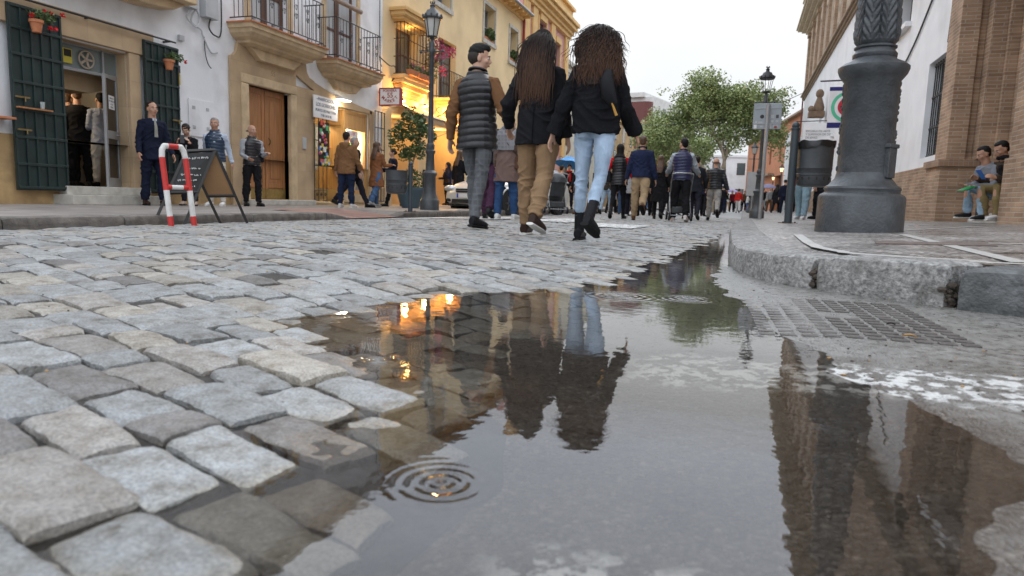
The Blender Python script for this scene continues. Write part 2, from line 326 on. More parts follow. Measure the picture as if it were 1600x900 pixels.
n5 = t.nodes.new('ShaderNodeTexNoise'); n5.inputs['Scale'].default_value = 45; n5.inputs['Detail'].default_value = 8; L(g.outputs['Position'], n5.inputs['Vector'])
r5 = ramp(t, [.3, .7], [(.125, .12, .11), (.22, .213, .198)]); L(n5.outputs[0], r5.inputs[0]); c5 = mul(r5.outputs[0], r2.outputs[0], .6); L(c5.outputs[2], cm.inputs[7])
# painted stripes
def band(lo, hi): return mth('MULTIPLY', mrange(ys, lo-.02, lo+.02), mrange(ys, hi+.02, hi-.02))
pm = mth('MULTIPLY', mth('MAXIMUM', band(1.37, 1.62), band(.1, .64)), mrange(sp.outputs[0], -.24, -.16))
n6 = t.nodes.new('ShaderNodeTexNoise'); n6.inputs['Scale'].default_value = 26; n6.inputs['Detail'].default_value = 7; n6.inputs['Roughness'].default_value = .65; L(g.outputs['Position'], n6.inputs['Vector'])
pw = mth('MULTIPLY', pm, mrange(n6.outputs[0], .485, .53))
fm = t.nodes.new('ShaderNodeMix'); fm.data_type = 'RGBA'; L(pw, fm.inputs[0]); L(cm.outputs[2], fm.inputs[6]); fm.inputs[7].default_value = (.56, .56, .54, 1); L(fm.outputs[2], B.inputs['Base Color'])
rg = t.nodes.new('ShaderNodeMapRange'); L(n5.outputs[0], rg.inputs[0]); rg.inputs[1].default_value = .35; rg.inputs[2].default_value = .65; rg.inputs[3].default_value = .22; rg.inputs[4].default_value = .5; L(rg.outputs[0], B.inputs['Roughness'])
hh = mth('ADD', vo.outputs['Distance'], mth('MULTIPLY', pw, .8)); bp = t.nodes.new('ShaderNodeBump'); bp.inputs['Strength'].default_value = .5; bp.inputs['Distance'].default_value = .004; bp.invert = False; L(hh, bp.inputs['Height']); L(bp.outputs[0], B.inputs['Normal'])
def asp(u, v):
    x = -.62+2.9*u; y = .1+3.9*v; return (x, y, asph_z(x, y) if x < 1.3 else asph_z(1.3, y))
grid_mesh('gutter', m_as, asp, 190, 250)['kind'] = 'structure'
# water
RINGS = [(690, 755, .056, 3), (590, 563, .05, 3), (970, 463, .10, 3), (1076, 467, .09, 3)]
RG = [(G(a, b), r, k) for a, b, r, k in RINGS]
def wz(x, y):
    return 0
    z = 0
    for c_, r, k in RG:
        d = math.hypot(x-c_.x, y-c_.y)
        if d < r*1.5: z += .0007*k/5*math.cos(d/r*2*PI*k*.55)*math.exp(-(d/r)**2*1.1)*(1 if d < r*1.1 else max(0, 1-(d/r-1.1)/.4))
    return z
m_wa = bpy.data.materials.new('puddle water'); m_wa.use_nodes = True; t = m_wa.node_tree; t.nodes.clear(); L = t.links.new
ou = t.nodes.new('ShaderNodeOutputMaterial'); mxs = t.nodes.new('ShaderNodeMixShader'); tr = t.nodes.new('ShaderNodeBsdfTransparent'); gl = t.nodes.new('ShaderNodeBsdfGlossy'); gl.inputs['Roughness'].default_value = .0
tr.inputs[0].default_value = (.82, .80, .77, 1); gl.inputs[0].default_value = (1, 1, 1, 1)
fr = t.nodes.new('ShaderNodeFresnel'); fr.inputs[0].default_value = 1.5
g = t.nodes.new('ShaderNodeNewGeometry'); mp = t.nodes.new('ShaderNodeMapping'); mp.inputs['Scale'].default_value = (1, 1, 1); L(g.outputs['Position'], mp.inputs[0])
SX = t.nodes.new('ShaderNodeSeparateXYZ'); L(g.outputs['Position'], SX.inputs[0]); acc = None
def ma(op, a, b_=None, c_=None):
    m = t.nodes.new('ShaderNodeMath'); m.operation = op
    for k, q in ((0, a), (1, b_), (2, c_)):
        if q is None: continue
        if hasattr(q, 'default_value'): L(q, m.inputs[k])
        else: m.inputs[k].default_value = q
    return m.outputs[0]
for c_, r, k in RG:
    vd = t.nodes.new('ShaderNodeVectorMath'); vd.operation = 'DISTANCE'; L(g.outputs['Position'], vd.inputs[0]); vd.inputs[1].default_value = (c_.x, c_.y, 0)
    d = vd.outputs['Value']; w_ = ma('COSINE', ma('MULTIPLY', d, 2*PI*k/r*1.0)); e = ma('EXPONENT', ma('MULTIPLY', ma('MULTIPLY', d, d), -1.6/r**2)); h = ma('MULTIPLY', ma('MULTIPLY', w_, e), .0005*(r/k)/.0124)
    acc = h if acc is None else ma('ADD', acc, h)
rb_ = t.nodes.new('ShaderNodeBump'); rb_.inputs['Strength'].default_value = 1; rb_.inputs['Distance'].default_value = 1; L(acc, rb_.inputs['Height'])
na = t.nodes.new('ShaderNodeTexNoise'); na.inputs['Scale'].default_value = 22; na.inputs['Detail'].default_value = 2; L(mp.outputs[0], na.inputs['Vector'])
bp = t.nodes.new('ShaderNodeBump'); bp.inputs['Strength'].default_value = .3; bp.inputs['Distance'].default_value = .0011; L(na.outputs[0], bp.inputs['Height']); L(rb_.outputs[0], bp.inputs['Normal'])
for s_ in (gl, fr): L(bp.outputs[0], s_.inputs['Normal'])
L(fr.outputs[0], mxs.inputs[0]); L(tr.outputs[0], mxs.inputs[1]); L(gl.outputs[0], mxs.inputs[2]); L(mxs.outputs[0], ou.inputs[0])
def wat(u, v):
    x = -1.5+2.4*u; y = .25+3.0*v; return (x, y, wz(x, y))
grid_mesh('puddle', m_wa, wat, 4, 4)['kind'] = 'structure'
def wat2(u, v):
    y = 3.25+5.5*v; x = -1.4+1.5*u; return (x, y, wz(x, y))
grid_mesh('puddle_further', m_wa, wat2, 2, 4)['kind'] = 'structure'
# drain cover
m_ir = mat('cast iron wet', (.11, .10, .092), .42, var=.35, vs=12, bump=.3, bs=160, metal=.3)
dc = thing('drain_cover', 'cast iron drain cover with rows of raised lugs at the puddle edge', 'drain cover', (.05, 1.9, 0))
rz_ = R(3); dc.rotation_euler.z = rz_
def tilt(x): return min(.007, -.006+x*.05)
b = MB(); b.box(0, 0, -.03, .56, .8, -.004); 
pl = grid_mesh('plate', m_ir, lambda u, v: (.56*u, .8*v, tilt(.56*u)), 8, 2, parent=dc)
b = MB()
for i in range(10):
    for j in range(15):
        x = .02+i*.054; y = .025+j*.052
        if 3 < i < 6 and 6 < j < 9: continue
        z = tilt(x+.02); sk = .6 if (i+j) % 2 else 1
        b.prism([(x, y), (x+.040, y), (x+.040, y+.026), (x, y+.026)], 'z', z-.002, z+.0055)
b.build('raised_pattern', m_ir, dc, bevel=.0015)['kind'] = 'stuff'
b = MB(); 
for a in ((-.012, -.012, .572, -.002), (-.012, .802, .572, .812), (-.012, -.002, -.002, .802), (.562, -.002, .572, .802)): b.box(a[0], a[1], -.02, a[2], a[3], .008 if a[0] > .5 else -.004)
b.build('frame', m_ir, dc)
# right kerb --------------------------------------------------------
m_k1 = mat('granite kerb', (.27, .265, .255), .85, c2=(.43, .42, .40), var=.6, vs=55, bump=1.0, bs=75, stain=.75, sscale=9)
m_k2 = mat('dark basalt kerb', (.12, .125, .125), .85, var=.35, vs=22, bump=1.0, bs=70, stain=.6, sscale=8)
m_k3 = mat('mortar rubble', (.075, .06, .048), .95, var=.4, vs=40, bump=1, bs=90)
KP = [G(1145, 350)*.0+Vector((.02, 60, 0)), Vector((-.0, 20, 0)), Vector((-.06, 12, 0)), Vector((-.1, 7, 0)), G(1139, 411), G(1146, 424), G(1166, 433), G(1205, 445), G(1266, 455), G(1350, 467), G(1431, 477), G(1475, 486), G(1600, 500), Vector((1.5, 2.5, 0)), Vector((4, 2.2, 0)), Vector((9, 2.0, 0))]
KP = [Vector((p.x, p.y)) for p in KP]
KL = [0]
for a, b_ in zip(KP, KP[1:]): KL.append(KL[-1]+(b_-a).length)
def kp(s):
    return Vector((ip(s, KL, [p.x for p in KP]), ip(s, KL, [p.y for p in KP])))
def knorm(s):                                    # points toward the pavement
    d = (kp(s+.12)-kp(s-.12)).normalized(); return Vector((-d.y, d.x))
def kz(s): p = kp(s); return side_z(p.x, p.y)-.131
kerb = thing('kerb', None, None); del_ = [kerb.pop(k) for k in list(kerb.keys())]; kerb['kind'] = 'structure'
def kerb_block(s0, s1, mt, parent, h=.135, wd=.26, n=40, amp=.0045, seed=0, rd=.03, kp_=None, kn_=None, kz_=None):
    kp_ = kp_ or kp; kn_ = kn_ or knorm; kz_ = kz_ or kz
    prof = [(0.012, -.06), (.004, 0), (0, h*.45), (.003, h-rd), (rd*.3, h-rd*.3), (rd, h), (wd*.5, h+.003), (wd, h)]
    P2 = []
    for (a, z), (a2, z2) in zip(prof, prof[1:]):
        kk = 6 if (z2-z > .03 or a2-a > .05) else 2
        P2 += [(a+(a2-a)*i/kk, z+(z2-z)*i/kk) for i in range(kk)]
    P2.append(prof[-1]); vs = []
    for i in range(n+1):
        u = i/n; s = s0+(s1-s0)*u; p = kp_(s); q = kn_(s); e = min(u, 1-u)*(s1-s0); pin = .02*math.exp(-e/.02)
        for a, z in P2:
            w3 = Vector((p.x+q.x*(a+pin*(1 if a < .1 else 0)), p.y+q.y*(a+pin*(1 if a < .1 else 0)), z+kz_(s)-pin*(.6 if z > h*.6 else 0)))
            d = noise.noise(w3*14+Vector((seed, 0, 0)))*amp + noise.noise(w3*40)*amp*.6 + noise.noise(w3*95)*amp*.4
            vs.append(w3+Vector((-q.x*d, -q.y*d, d*.5 if z > h*.8 else 0)))
    m = len(P2); b = MB(); fs = [(i*m+j, i*m+j+1, (i+1)*m+j+1, (i+1)*m+j) for i in range(n) for j in range(m-1)]
    fs += [tuple(range(m)), tuple(range(n*m+m-1, n*m-1, -1))]
    b.add(vs, fs, 0, True); return b.build('kerb_stone', mt, parent)
def sk(px, py):
    g_ = G(px, py); return min((( kp(s*.01)-Vector((g_.x, g_.y))).length, s*.01) for s in range(4500, int(KL[-1]*100)))[1]
sA, sB, sC, sD = sk(1139, 411), sk(1172, 435), sk(1266, 455), sk(1475, 486)
kerb_block(sA-.35, sB-.006, m_k1, kerb, n=40, seed=3); kerb_block(sB+.002, sC-.02, m_k1, kerb, n=60, seed=5)
kerb_block(sC+.008, sD-.03, m_k1, kerb, n=110, seed=9, amp=.005, h=.14); kerb_block(sD+.025, sD+1.1, m_k2, kerb, n=110, seed=12, amp=.005, h=.128, rd=.035)
kerb_block(sD+1.12, sD+2.2, m_k1, kerb, n=60, seed=15)
s = sA-.37; k = 0
while s > 3:
    ln = rnd.uniform(.8, 1.2); kerb_block(s-ln, s-.012, m_k1, kerb, n=14 if s > 40 else 5, seed=k, amp=.005); s -= ln; k += 1
    if s < 30: s -= 0; 
b = MB()
for s0 in (sC-.03, sD-.05):
    p = kp(s0+.02); q = knorm(s0)
    for i in range(60):
        a = rnd.uniform(.03, .09); l_ = rnd.uniform(-.025, .03); z = rnd.uniform(-.01, .09); r = rnd.uniform(.008, .02)
        b.ell((p.x+q.x*a+l_, p.y+q.y*a, z), (r, r*.8, r*.7), n=6, m=4)
b.build('joint_rubble', m_k3, kerb)
# right pavement ------------------------------------------------------
m_pv = bpy.data.materials.new('washed aggregate paving'); m_pv.use_nodes = True; t = m_pv.node_tree; L = t.links.new; B = t.nodes['Principled BSDF']
g = t.nodes.new('ShaderNodeNewGeometry'); vo = t.nodes.new('ShaderNodeTexVoronoi'); vo.inputs['Scale'].default_value = 55; L(g.outputs['Position'], vo.inputs['Vector'])
vsp = t.nodes.new('ShaderNodeSeparateColor'); L(vo.outputs['Color'], vsp.inputs[0])
r1 = ramp(t, [0, .35, .6, .8, 1], [(.07, .065, .06), (.165, .157, .15), (.25, .23, .215), (.33, .315, .30), (.5, .48, .46)]); L(vsp.outputs[0], r1.inputs[0])
n2 = t.nodes.new('ShaderNodeTexNoise'); n2.inputs['Scale'].default_value = 2.5; n2.inputs['Detail'].default_value = 8; L(g.outputs['Position'], n2.inputs['Vector'])
r2 = ramp(t, [.3, .7], [(.65, .62, .6), (1.15, 1.13, 1.1)]); L(n2.outputs[0], r2.inputs[0]); a1 = mul(r1.outputs[0], r2.outputs[0]); L(a1.outputs[2], B.inputs['Base Color'])
rg = t.nodes.new('ShaderNodeMapRange'); L(n2.outputs[0], rg.inputs[0]); rg.inputs[1].default_value = .35; rg.inputs[2].default_value = .65; rg.inputs[3].default_value = .25; rg.inputs[4].default_value = .55; L(rg.outputs[0], B.inputs['Roughness'])
bp = t.nodes.new('ShaderNodeBump'); bp.inputs['Strength'].default_value = .4; bp.inputs['Distance'].default_value = .004; bp.invert = True; L(vo.outputs['Distance'], bp.inputs['Height']); L(bp.outputs[0], B.inputs['Normal'])
SS = [KL[0]+i*(KL[-1]-KL[0])/400 for i in range(401)]
def pav(u, v, dz=0):
    s = KL[0]+(KL[-1]-KL[0])*v; p = kp(s); q = knorm(s); i = Vector((p.x+q.x*.25, p.y+q.y*.25))
    yy = max(p.y, 4.5); o_ = Vector((3.9, yy if p.y > 4.5 else 4.5)) if p.x < .5 else Vector((9.5, 8))
    if p.x >= .3: o_ = Vector((3.9+(p.x-.3)*.6, 5.5))
    r_ = i.lerp(o_, u); return (r_.x, r_.y, side_z(r_.x, r_.y)+dz-(.012 if u < .02 else 0))
grid_mesh('pavement', m_pv, pav, 14, 500)['kind'] = 'structure'
m_st = mat('pale stone strip', (.42, .41, .385), .45, var=.15, vs=6, bump=.15)
b = MB(); pts = []
vs = []; nn = 260; s_hi = sD+2.2; s_lo = sA-1.2
for i in range(nn+1):
    s = s_lo+(s_hi-s_lo)*i/nn; p = kp(s); q = knorm(s)
    off = ip(s, [s_lo, sA, sB, sC, sD, s_hi], [.45, .40, .36, .30, .26, .24])
    for a in (off, off+.06): x, y = p.x+q.x*a, p.y+q.y*a; vs.append((x, y, side_z(x, y)+.0035))
b.add(vs, [(2*i, 2*i+1, 2*i+3, 2*i+2) for i in range(nn)])
o = b.build('paving_strip', m_st, fixn=False); o['kind'] = 'structure'
def strip(p0, p1, w_=.08, name='paving_strip'):
    p0, p1 = Vector(p0), Vector(p1); d = (p1-p0).normalized(); q = Vector((-d.y, d.x))*w_/2; b = MB(); vs = []; k = 30
    for i in range(k+1):
        c_ = p0.lerp(p1, i/k)
        for sg in (-1, 1): x, y = c_.x+q.x*sg, c_.y+q.y*sg; vs.append((x, y, side_z(x, y)+.0035))
    b.add(vs, [(2*i, 2*i+1, 2*i+3, 2*i+2) for i in range(k)]); o = b.build(name, m_st, fixn=False); o['kind'] = 'structure'
strip((.05, 17), (-.02+.45, 17), .09)
for a, c_ in (((1408, 362), (1600, 388)), ((1408, 358), (1600, 353)), ((1430, 372), (1600, 371)), ((1408, 352), (1600, 346))):
    p0 = G(*a, .19); p1 = G(*c_, .22); strip((p0.x, p0.y), (p1.x, p1.y), .07)
# small rusty hatch set in the pavement
hp = G(1410, 379, .17); b = MB(); b.box(-.28, -.16, 0, .28, .16, .012); hatch = b.build('utility_hatch', mat('rusty plate', (.13, .1, .085), .7, var=.3, vs=20, bump=.4)); hatch.location = (1.02, 4.35, side_z(1.02, 4.35)-.006); hatch.rotation_euler = (0, R(-2), R(-8))
tag(hatch, 'flat rusty hatch set in the pavement behind the kerb', 'hatch')
# left pavement ---------------------------------------------------------
m_lp = brickmat('left paving tiles', (.30, .27, .245), (.34, .31, .29), (.2, .18, .16), bw=.4, bh=.4, ms=.008, bump=.15, noisev=.45, rough=.5)
t = m_lp.node_tree
for n in t.nodes:
    if n.type == 'COMBXYZ':
        sx_ = [q for q in t.nodes if q.type == 'SEPXYZ'][0]; t.links.new(sx_.outputs[0], n.inputs[0]); t.links.new(sx_.outputs[1], n.inputs[1])
m_lk = mat('left kerb stone', (.15, .135, .12), .85, var=.35, vs=9, bump=.8, bs=50, stain=.7, sscale=5)
b = MB()
def lz(y): return .05
vs = [];
for j in range(401):
    y = -4+104*j/400
    for x in (-5.98, -7.4, -9.95): vs.append((x, y, (.05 if y < 40 else .05-.1*min(1, (y-40)/20)) - (.11 if x > -6 and 8.9 < y < 11.6 else 0)))
b.add(vs, [(3*j+i, 3*j+i+1, 3*j+i+4, 3*j+i+3) for j in range(400) for i in range(2)]); o = b.build('left_pavement', m_lp, fixn=False); o['kind'] = 'structure'
kl = thing('left_kerb', None, None); [kl.pop(k) for k in list(kl.keys())]; kl['kind'] = 'structure'
def lkp(s): return Vector((-5.9, s))
def lkn(s): return Vector((-1, 0))
def lkz(s): return -.052+(-.0 if s < 12 else 0)
y = -3
while y < 8.6:
    ln = min(rnd.uniform(.9, 1.3), 8.85-y); kerb_block(y, y+ln-.012, m_lk, kl, h=.105, wd=.22, n=24, amp=.005, seed=y, kp_=lkp, kn_=lkn, kz_=lkz); y += ln
kerb_block(8.87, 9.6, m_lk, kl, h=.105, wd=.22, n=24, kp_=lkp, kn_=lkn, kz_=lambda s: -.052-.10*(s-8.87)/.73)
y = 11.6; kerb_block(10.9, 11.59, m_lk, kl, h=.105, wd=.22, n=24, kp_=lkp, kn_=lkn, kz_=lambda s: -.152+.10*(s-10.9)/.69)
while y < 45: kerb_block(y, y+1.18, m_lk, kl, h=.105, wd=.22, n=6, amp=.004, seed=y, kp_=lkp, kn_=lkn, kz_=lkz); y += 1.2
m_rr = brickmat('red ramp tiles', (.30, .17, .14), (.34, .2, .165), (.22, .17, .15), bw=.2, bh=.2, ms=.006, bump=.15, noisev=.4, rough=.5)
t = m_rr.node_tree
for n in t.nodes:
    if n.type == 'COMBXYZ':
        sx_ = [q for q in t.nodes if q.type == 'SEPXYZ'][0]; t.links.new(sx_.outputs[0], n.inputs[0]); t.links.new(sx_.outputs[1], n.inputs[1])
grid_mesh('ramp', m_rr, lambda u, v: (-5.88-1.4*u, 9.3+1.95*v, -.045+.103*min(1, u*1.05)+.004), 8, 6)['kind'] = 'structure'
# ================================================================== LEFT SIDE
def FY(px, py, Y):
    r = ray(px, py); t = Y/r.y; return Vector((r.x*t, Y, CH+r.z*t))
XL = -9.9
m_wh = mat('white limewash', (.79, .80, .82), .85, var=.06, vs=.9, bump=.35, bs=18, stain=.35, sscale=1.6)
m_oc = mat('ochre render', (.46, .31, .15), .85, var=.28, vs=2.4, bump=.4, bs=22, stain=.55, sscale=3)
m_sa = brickmat('sandstone blocks', (.55, .40, .245), (.50, .36, .22), (.44, .32, .2), bw=.62, bh=.42, ms=.004, bump=.25, noisev=.3)
m_sp = mat('carved sandstone', (.56, .42, .26), .85, var=.18, vs=3, bump=.3, bs=30, stain=.35, sscale=4)
m_gn = mat('dark green iron', (.012, .025, .024), .45, var=.3, vs=5, bump=.15, bs=30)
m_ibk = mat('black wrought iron', (.018, .018, .02), .5, bump=0)
m_al = mat('grey aluminium frame', (.36, .37, .38), .4, metal=.6, bump=0)
m_dg = mat('dark door glass', (.02, .016, .014), .08, spec=.6, bump=0)
m_mar = mat('worn marble step', (.48, .46, .41), .5, var=.2, vs=5, bump=.15, stain=.4, sscale=6)
m_wd = mat('varnished wood door', (.36, .16, .06), .5, var=.25, vs=3, vscale=(12, 12, .7), bump=.2, bs=30, stain=.3, sscale=2)
m_dw = mat('dark brown wood', (.10, .045, .025), .5, var=.3, vs=4, vscale=(10, 10, .8), bump=.2)
m_gl = mat('window glass', (.10, .12, .13), .05, spec=.9, bump=0)
m_cu = mat('net curtain', (.45, .47, .48), .8, var=.2, vs=6, vscale=(1, 8, .2), bump=0)
m_ye = mat('yellow render', (.82, .63, .36), .85, var=.09, vs=.7, bump=.3, bs=25, stain=.25, sscale=.8)
m_yt = mat('warm yellow trim', (.74, .48, .2), .8, var=.1, vs=2, bump=.25, stain=.25, sscale=3)
m_pk = mat('pink render', (.64, .35, .31), .85, var=.08, vs=.8, bump=.25, stain=.2, sscale=1.5)
m_tc = mat('terracotta', (.46, .17, .075), .75, var=.2, vs=9, bump=.2, stain=.2, sscale=8)
m_lf = mat('leaf green', (.06, .12, .03), .5, var=.5, vs=18, bump=0, c2=(.13, .2, .06))
m_red = mat('red petals', (.62, .015, .02), .6, bump=0); m_mag = mat('magenta bracts', (.45, .05, .16), .6, var=.3, vs=30, bump=0)
m_wp2 = mat('white paper', (.72, .71, .72), .6, bump=0); m_tx = mat('printed ink', (.08, .08, .1), .6, bump=0)
m_gy = mat('grey plastic box', (.42, .43, .44), .5, bump=0); m_cab = mat('black cable', (.02, .02, .02), .5, bump=0)
m_dk = mat('dark interior', (.03, .025, .02), .9, bump=0)
m_roof = mat('roof tiles', (.24, .13, .08), .85, var=.3, vs=8, bump=.6, bs=20)

def wall_mb(b, X, out, y0, y1, z0, z1, ops, depth=.35, back=8.0, mi=0):
    ys = sorted({y0, y1, *[o[0] for o in ops], *[o[1] for o in ops]}); zs = sorted({z0, z1, *[o[2] for o in ops], *[o[3] for o in ops]})
    ys = [y for y in ys if y0 <= y <= y1]; zs = [z for z in zs if z0 <= z <= z1]
    for a, c_ in zip(ys, ys[1:]):
        for d, e in zip(zs, zs[1:]):
            my, mz = (a+c_)/2, (d+e)/2
            if any(o[0] < my < o[1] and o[2] < mz < o[3] for o in ops): continue
            b.add([(X, a, d), (X, c_, d), (X, c_, e), (X, a, e)], [(0, 1, 2, 3)], mi)
    for o in ops:
        a, c_, d, e = max(o[0], y0), min(o[1], y1), max(o[2], z0), min(o[3], z1); Xi = X-out*(o[4] if len(o) > 4 else depth)
        if c_ <= a or e <= d: continue
        b.add([(X, a, d), (X, c_, d), (X, c_, e), (X, a, e), (Xi, a, d), (Xi, c_, d), (Xi, c_, e), (Xi, a, e)], [(0, 4, 5, 1), (1, 5, 6, 2), (2, 6, 7, 3), (3, 7, 4, 0)], mi)
    Xb = X-out*back
    if z1 > z0 and back: b.add([(X, y0, z0), (Xb, y0, z0), (Xb, y0, z1), (X, y0, z1), (X, y1, z0), (Xb, y1, z0), (Xb, y1, z1), (X, y1, z1)], [(0, 1, 2, 3), (4, 5, 6, 7), (1, 5, 6, 2), (3, 2, 6, 7)], mi)
def window(parent, X, out, y0, y1, z0, z1, fr=.05, mf=None, mg=None, nv=1, nh=1, name='window', th=.05, rail=0):
    mf = mf or m_dw; b = MB(); xa_, xb_ = X, X-out*th
    b.box(xa_, y0, z0, xb_, y0+fr, z1); b.box(xa_, y1-fr, z0, xb_, y1, z1); b.box(xa_, y0+fr, z1-fr, xb_, y1-fr, z1); b.box(xa_, y0+fr, z0, xb_, y1-fr, z0+fr*1.6)
    for i in range(1, nv+1):
        c_ = y0+(y1-y0)*i/(nv+1); b.box(xa_-out*.004, c_-fr*.7, z0+fr*1.6, xb_+out*.004, c_+fr*.7, z1-fr)
    for i in range(1, nh+1):
        c_ = z0+(z1-z0)*i/(nh+1); b.box(xa_-out*.008, y0+fr, c_-fr*.35, xb_+out*.008, y1-fr, c_+fr*.35)
    w_ = b.build(name, mf, parent, bevel=.004)
    g = MB(); g.box(X-out*th*.5, y0+fr*.5, z0+fr*.5, X-out*(th*.5+.01), y1-fr*.5, z1-fr*.5); g.build('pane', mg or m_gl, w_)
    return w_
# ---------------- white house
wh = thing('white_house', 'white house with ochre base, sandstone doorways and two iron balconies on the left', 'house', (XL, 9, 0))
wh.location = (0, 0, 0)
BD = (7.72, 9.0, .3, 2.54, .5); WDOOR = (11.9, 13.28, .17, 2.53, .16); SHOP = (14.25, 16.78, .1, 2.53, .4)
BW1 = (12.05, 13.3, 3.66, 6.2, .25); BW2 = (14.75, 16.15, 3.6, 6.0, .25)
b = MB(); wall_mb(b, XL, 1, 1.0, 17.55, 1.03, 8.3, [BD, WDOOR, SHOP, BW1, BW2], back=9)
b.build('wall', m_wh, wh, fixn=False)
b = MB(); wall_mb(b, XL+.012, 1, 1.0, 17.55, -.05, 1.03, [BD, WDOOR, SHOP], back=0); b.box(XL+.012, 1, 1.03, XL-.01, 7.72, 1.036)
b.build('dado', m_oc, wh, fixn=False)
b = MB(); b.box(XL+.25, .8, 8.3, XL-9, 17.6, 8.42); b.box(XL+.12, .8, 8.15, XL, 17.6, 8.3); b.build('cornice', m_wh, wh)
b = MB(); b.add([(XL+.25, .8, 8.42), (XL+.25, 17.6, 8.42), (XL-4, 17.6, 9.9), (XL-4, .8, 9.9), (XL-9, .8, 8.42), (XL-9, 17.6, 8.42)], [(0, 1, 2, 3), (3, 2, 5, 4), (0, 3, 4), (1, 5, 2)]); b.build('roof', m_roof, wh)
# bar doorway surround
xs = XL+.10
b = MB(); b.box(xs, 6.9, 2.56, XL+.001, 9.5, 2.95); b.box(xs-.02, 9.0, .3, XL+.001, 9.22, 2.56); b.box(xs-.02, 7.5, .3, XL+.001, 7.72, 2.56); b.build('door_surround', m_sa, wh, bevel=.01)
b = MB(); b.box(XL-.45, 7.72, 1.95, XL-.9, 9.0, 2.3); b.prism([(7.72, 1.95), (9.0, 1.95), (8.7, 1.86), (8.0, 1.86)], 'x', XL-.45, XL-.9); b.build('inner_lintel', m_sa, wh)
b = MB(); b.box(XL+.002, 8.985, .3, XL-.5, 8.999, 2.54); b.box(XL+.002, 7.721, .3, XL-.5, 7.735, 2.54); b.box(XL+.002, 7.735, 2.53, XL-.5, 8.985, 2.539); b.build('door_reveal', m_sa, wh)
b = MB(); b.box(XL+.42, 7.6, .05, XL-.02, 9.32, .2); b.box(XL+.18, 7.7, .2, XL-.0, 9.25, .33); b.box(XL, 7.72, .29, XL-3.4, 9.0, .315)
b.build('step', m_mar, wh, bevel=.008)
# transom with fan and sticker
tr_ = window(wh, XL-.18, 1, 7.72, 9.0, 2.12, 2.54, fr=.03, mf=m_al, mg=mat('milky glass', (.16, .19, .18), .2, bump=0), nv=0, nh=0, name='transom'); b = MB(); b.box(XL-.16, 8.70, 2.1, XL-.2, 8.73, 2.53); b.build('mullion', m_al, tr_)
b = MB(); ang = [2*PI*i/28 for i in range(29)]
b.tube([(XL-.17, 8.42+.13*math.cos(a), 2.33+.13*math.sin(a)) for a in ang], .013, n=6, caps=False); b.ell((XL-.17, 8.42, 2.33), (.02, .03, .03))
for k in range(5):
    a = 2*PI*k/5; b.obox((XL-.17, 8.42+.07*math.cos(a), 2.33+.07*math.sin(a)), (.01, .085, .035), Matrix.Rotation(a, 3, 'X'))
b.build('extractor_fan', mat('fan cream plastic', (.4, .33, .25), .5, bump=0), tr_)
b = MB(); b.box(XL-.165, 8.02, 2.22, XL-.175, 8.17, 2.44); b.build('sticker', mat('sticker yellow', (.5, .42, .05), .6, bump=0), tr_); b = MB(); b.box(XL-.160, 8.035, 2.32, XL-.17, 8.155, 2.425); b.build('sticker_panel', m_dk, tr_)
# glass door leaf, open inwards
gd = thing('glass_door', 'aluminium glass door standing open in the bar entrance with a paper notice', 'door', (XL-.2, 8.98, .32), R(28))
b = MB(); W_ = .52; H_ = 1.82
for a in ((-W_, 0, -W_+.06, H_), (-.06, 0, 0, H_), (-W_+.06, H_-.06, -.06, H_), (-W_+.06, 0, -.06, .16), (-W_+.06, .80, -.06, .93)): b.box(-.02, a[0], a[1], .02, a[2], a[3])
b.build('frame', m_al, gd, bevel=.003); b = MB(); b.box(-.004, -W_+.05, .1, .004, -.05, H_-.05); b.build('pane', m_dg, gd)
b = MB(); b.tube([(.02, -.10, .87), (.06, -.10, .87), (.06, -.2, .87)], .012); b.build('handle', m_al, gd)
pn = MB(); pn.box(.006, -.36, 1.28, .010, -.14, 1.5); pn = pn.build('notice', m_wp2, gd)
for i, s_ in enumerate(['SERVICIO', 'DE TERRAZA', 'A LAS', 'MESAS']): text(s_, .038, Matrix.Translation((.011, -.25, 1.455-.047*i)) @ face_left(0, 0, 0), m_tx, pn, ext=.0008)
# bar interior room
m_bi = mat('bar inner wall', (.55, .52, .46), .8, bump=.1); m_bc = mat('bar counter front', (.34, .31, .27), .5)
b = MB(); b.box(XL-3.6, 6.0, .3, XL-3.55, 10.6, 2.9); b.box(XL-3.6, 6.0, .3, XL-.4, 6.03, 2.9); b.box(XL-3.6, 10.57, .3, XL-.4, 10.6, 2.9); b.box(XL-3.6, 6, 2.9, XL-.4, 10.6, 2.93); b.build('room_lining', m_bi, wh)
b = MB(); b.box(XL-3.5, 6.2, .31, XL-.45, 10.5, .318); b.build('room_floor', mat('bar floor', (.06, .045, .035), .35), wh)
ct = thing('bar_counter', 'bar counter inside the open doorway behind the men in suits', 'counter', (0, 0, 0)); b = MB(); b.box(XL-2.2, 7.9, .32, XL-1.75, 10.4, 1.3); b.build('front', m_bc, ct); b = MB(); b.box(XL-2.25, 7.85, 1.3, XL-1.65, 10.45, 1.35); b.build('top', m_dw, ct, bevel=.01)
pc = thing('framed_picture', 'tall dark picture with gilt frame on the wall inside the bar', 'picture', (0, 0, 0)); b = MB(); b.box(XL-3.54, 9.05, 1.6, XL-3.5, 9.75, 2.5); b.build('frame', mat('gilt', (.5, .33, .1), .4, metal=.6), pc); b = MB(); b.box(XL-3.51, 9.12, 1.67, XL-3.49, 9.68, 2.43); b.build('canvas', m_dk, pc)
bl = bpy.data.lights.new('bar_lamp', 'POINT'); bl.energy = 22; bl.color = (1, .8, .55); bl.shadow_soft_size = .12; q = bpy.data.objects.new('bar_lamp_light', bl); col.objects.link(q)
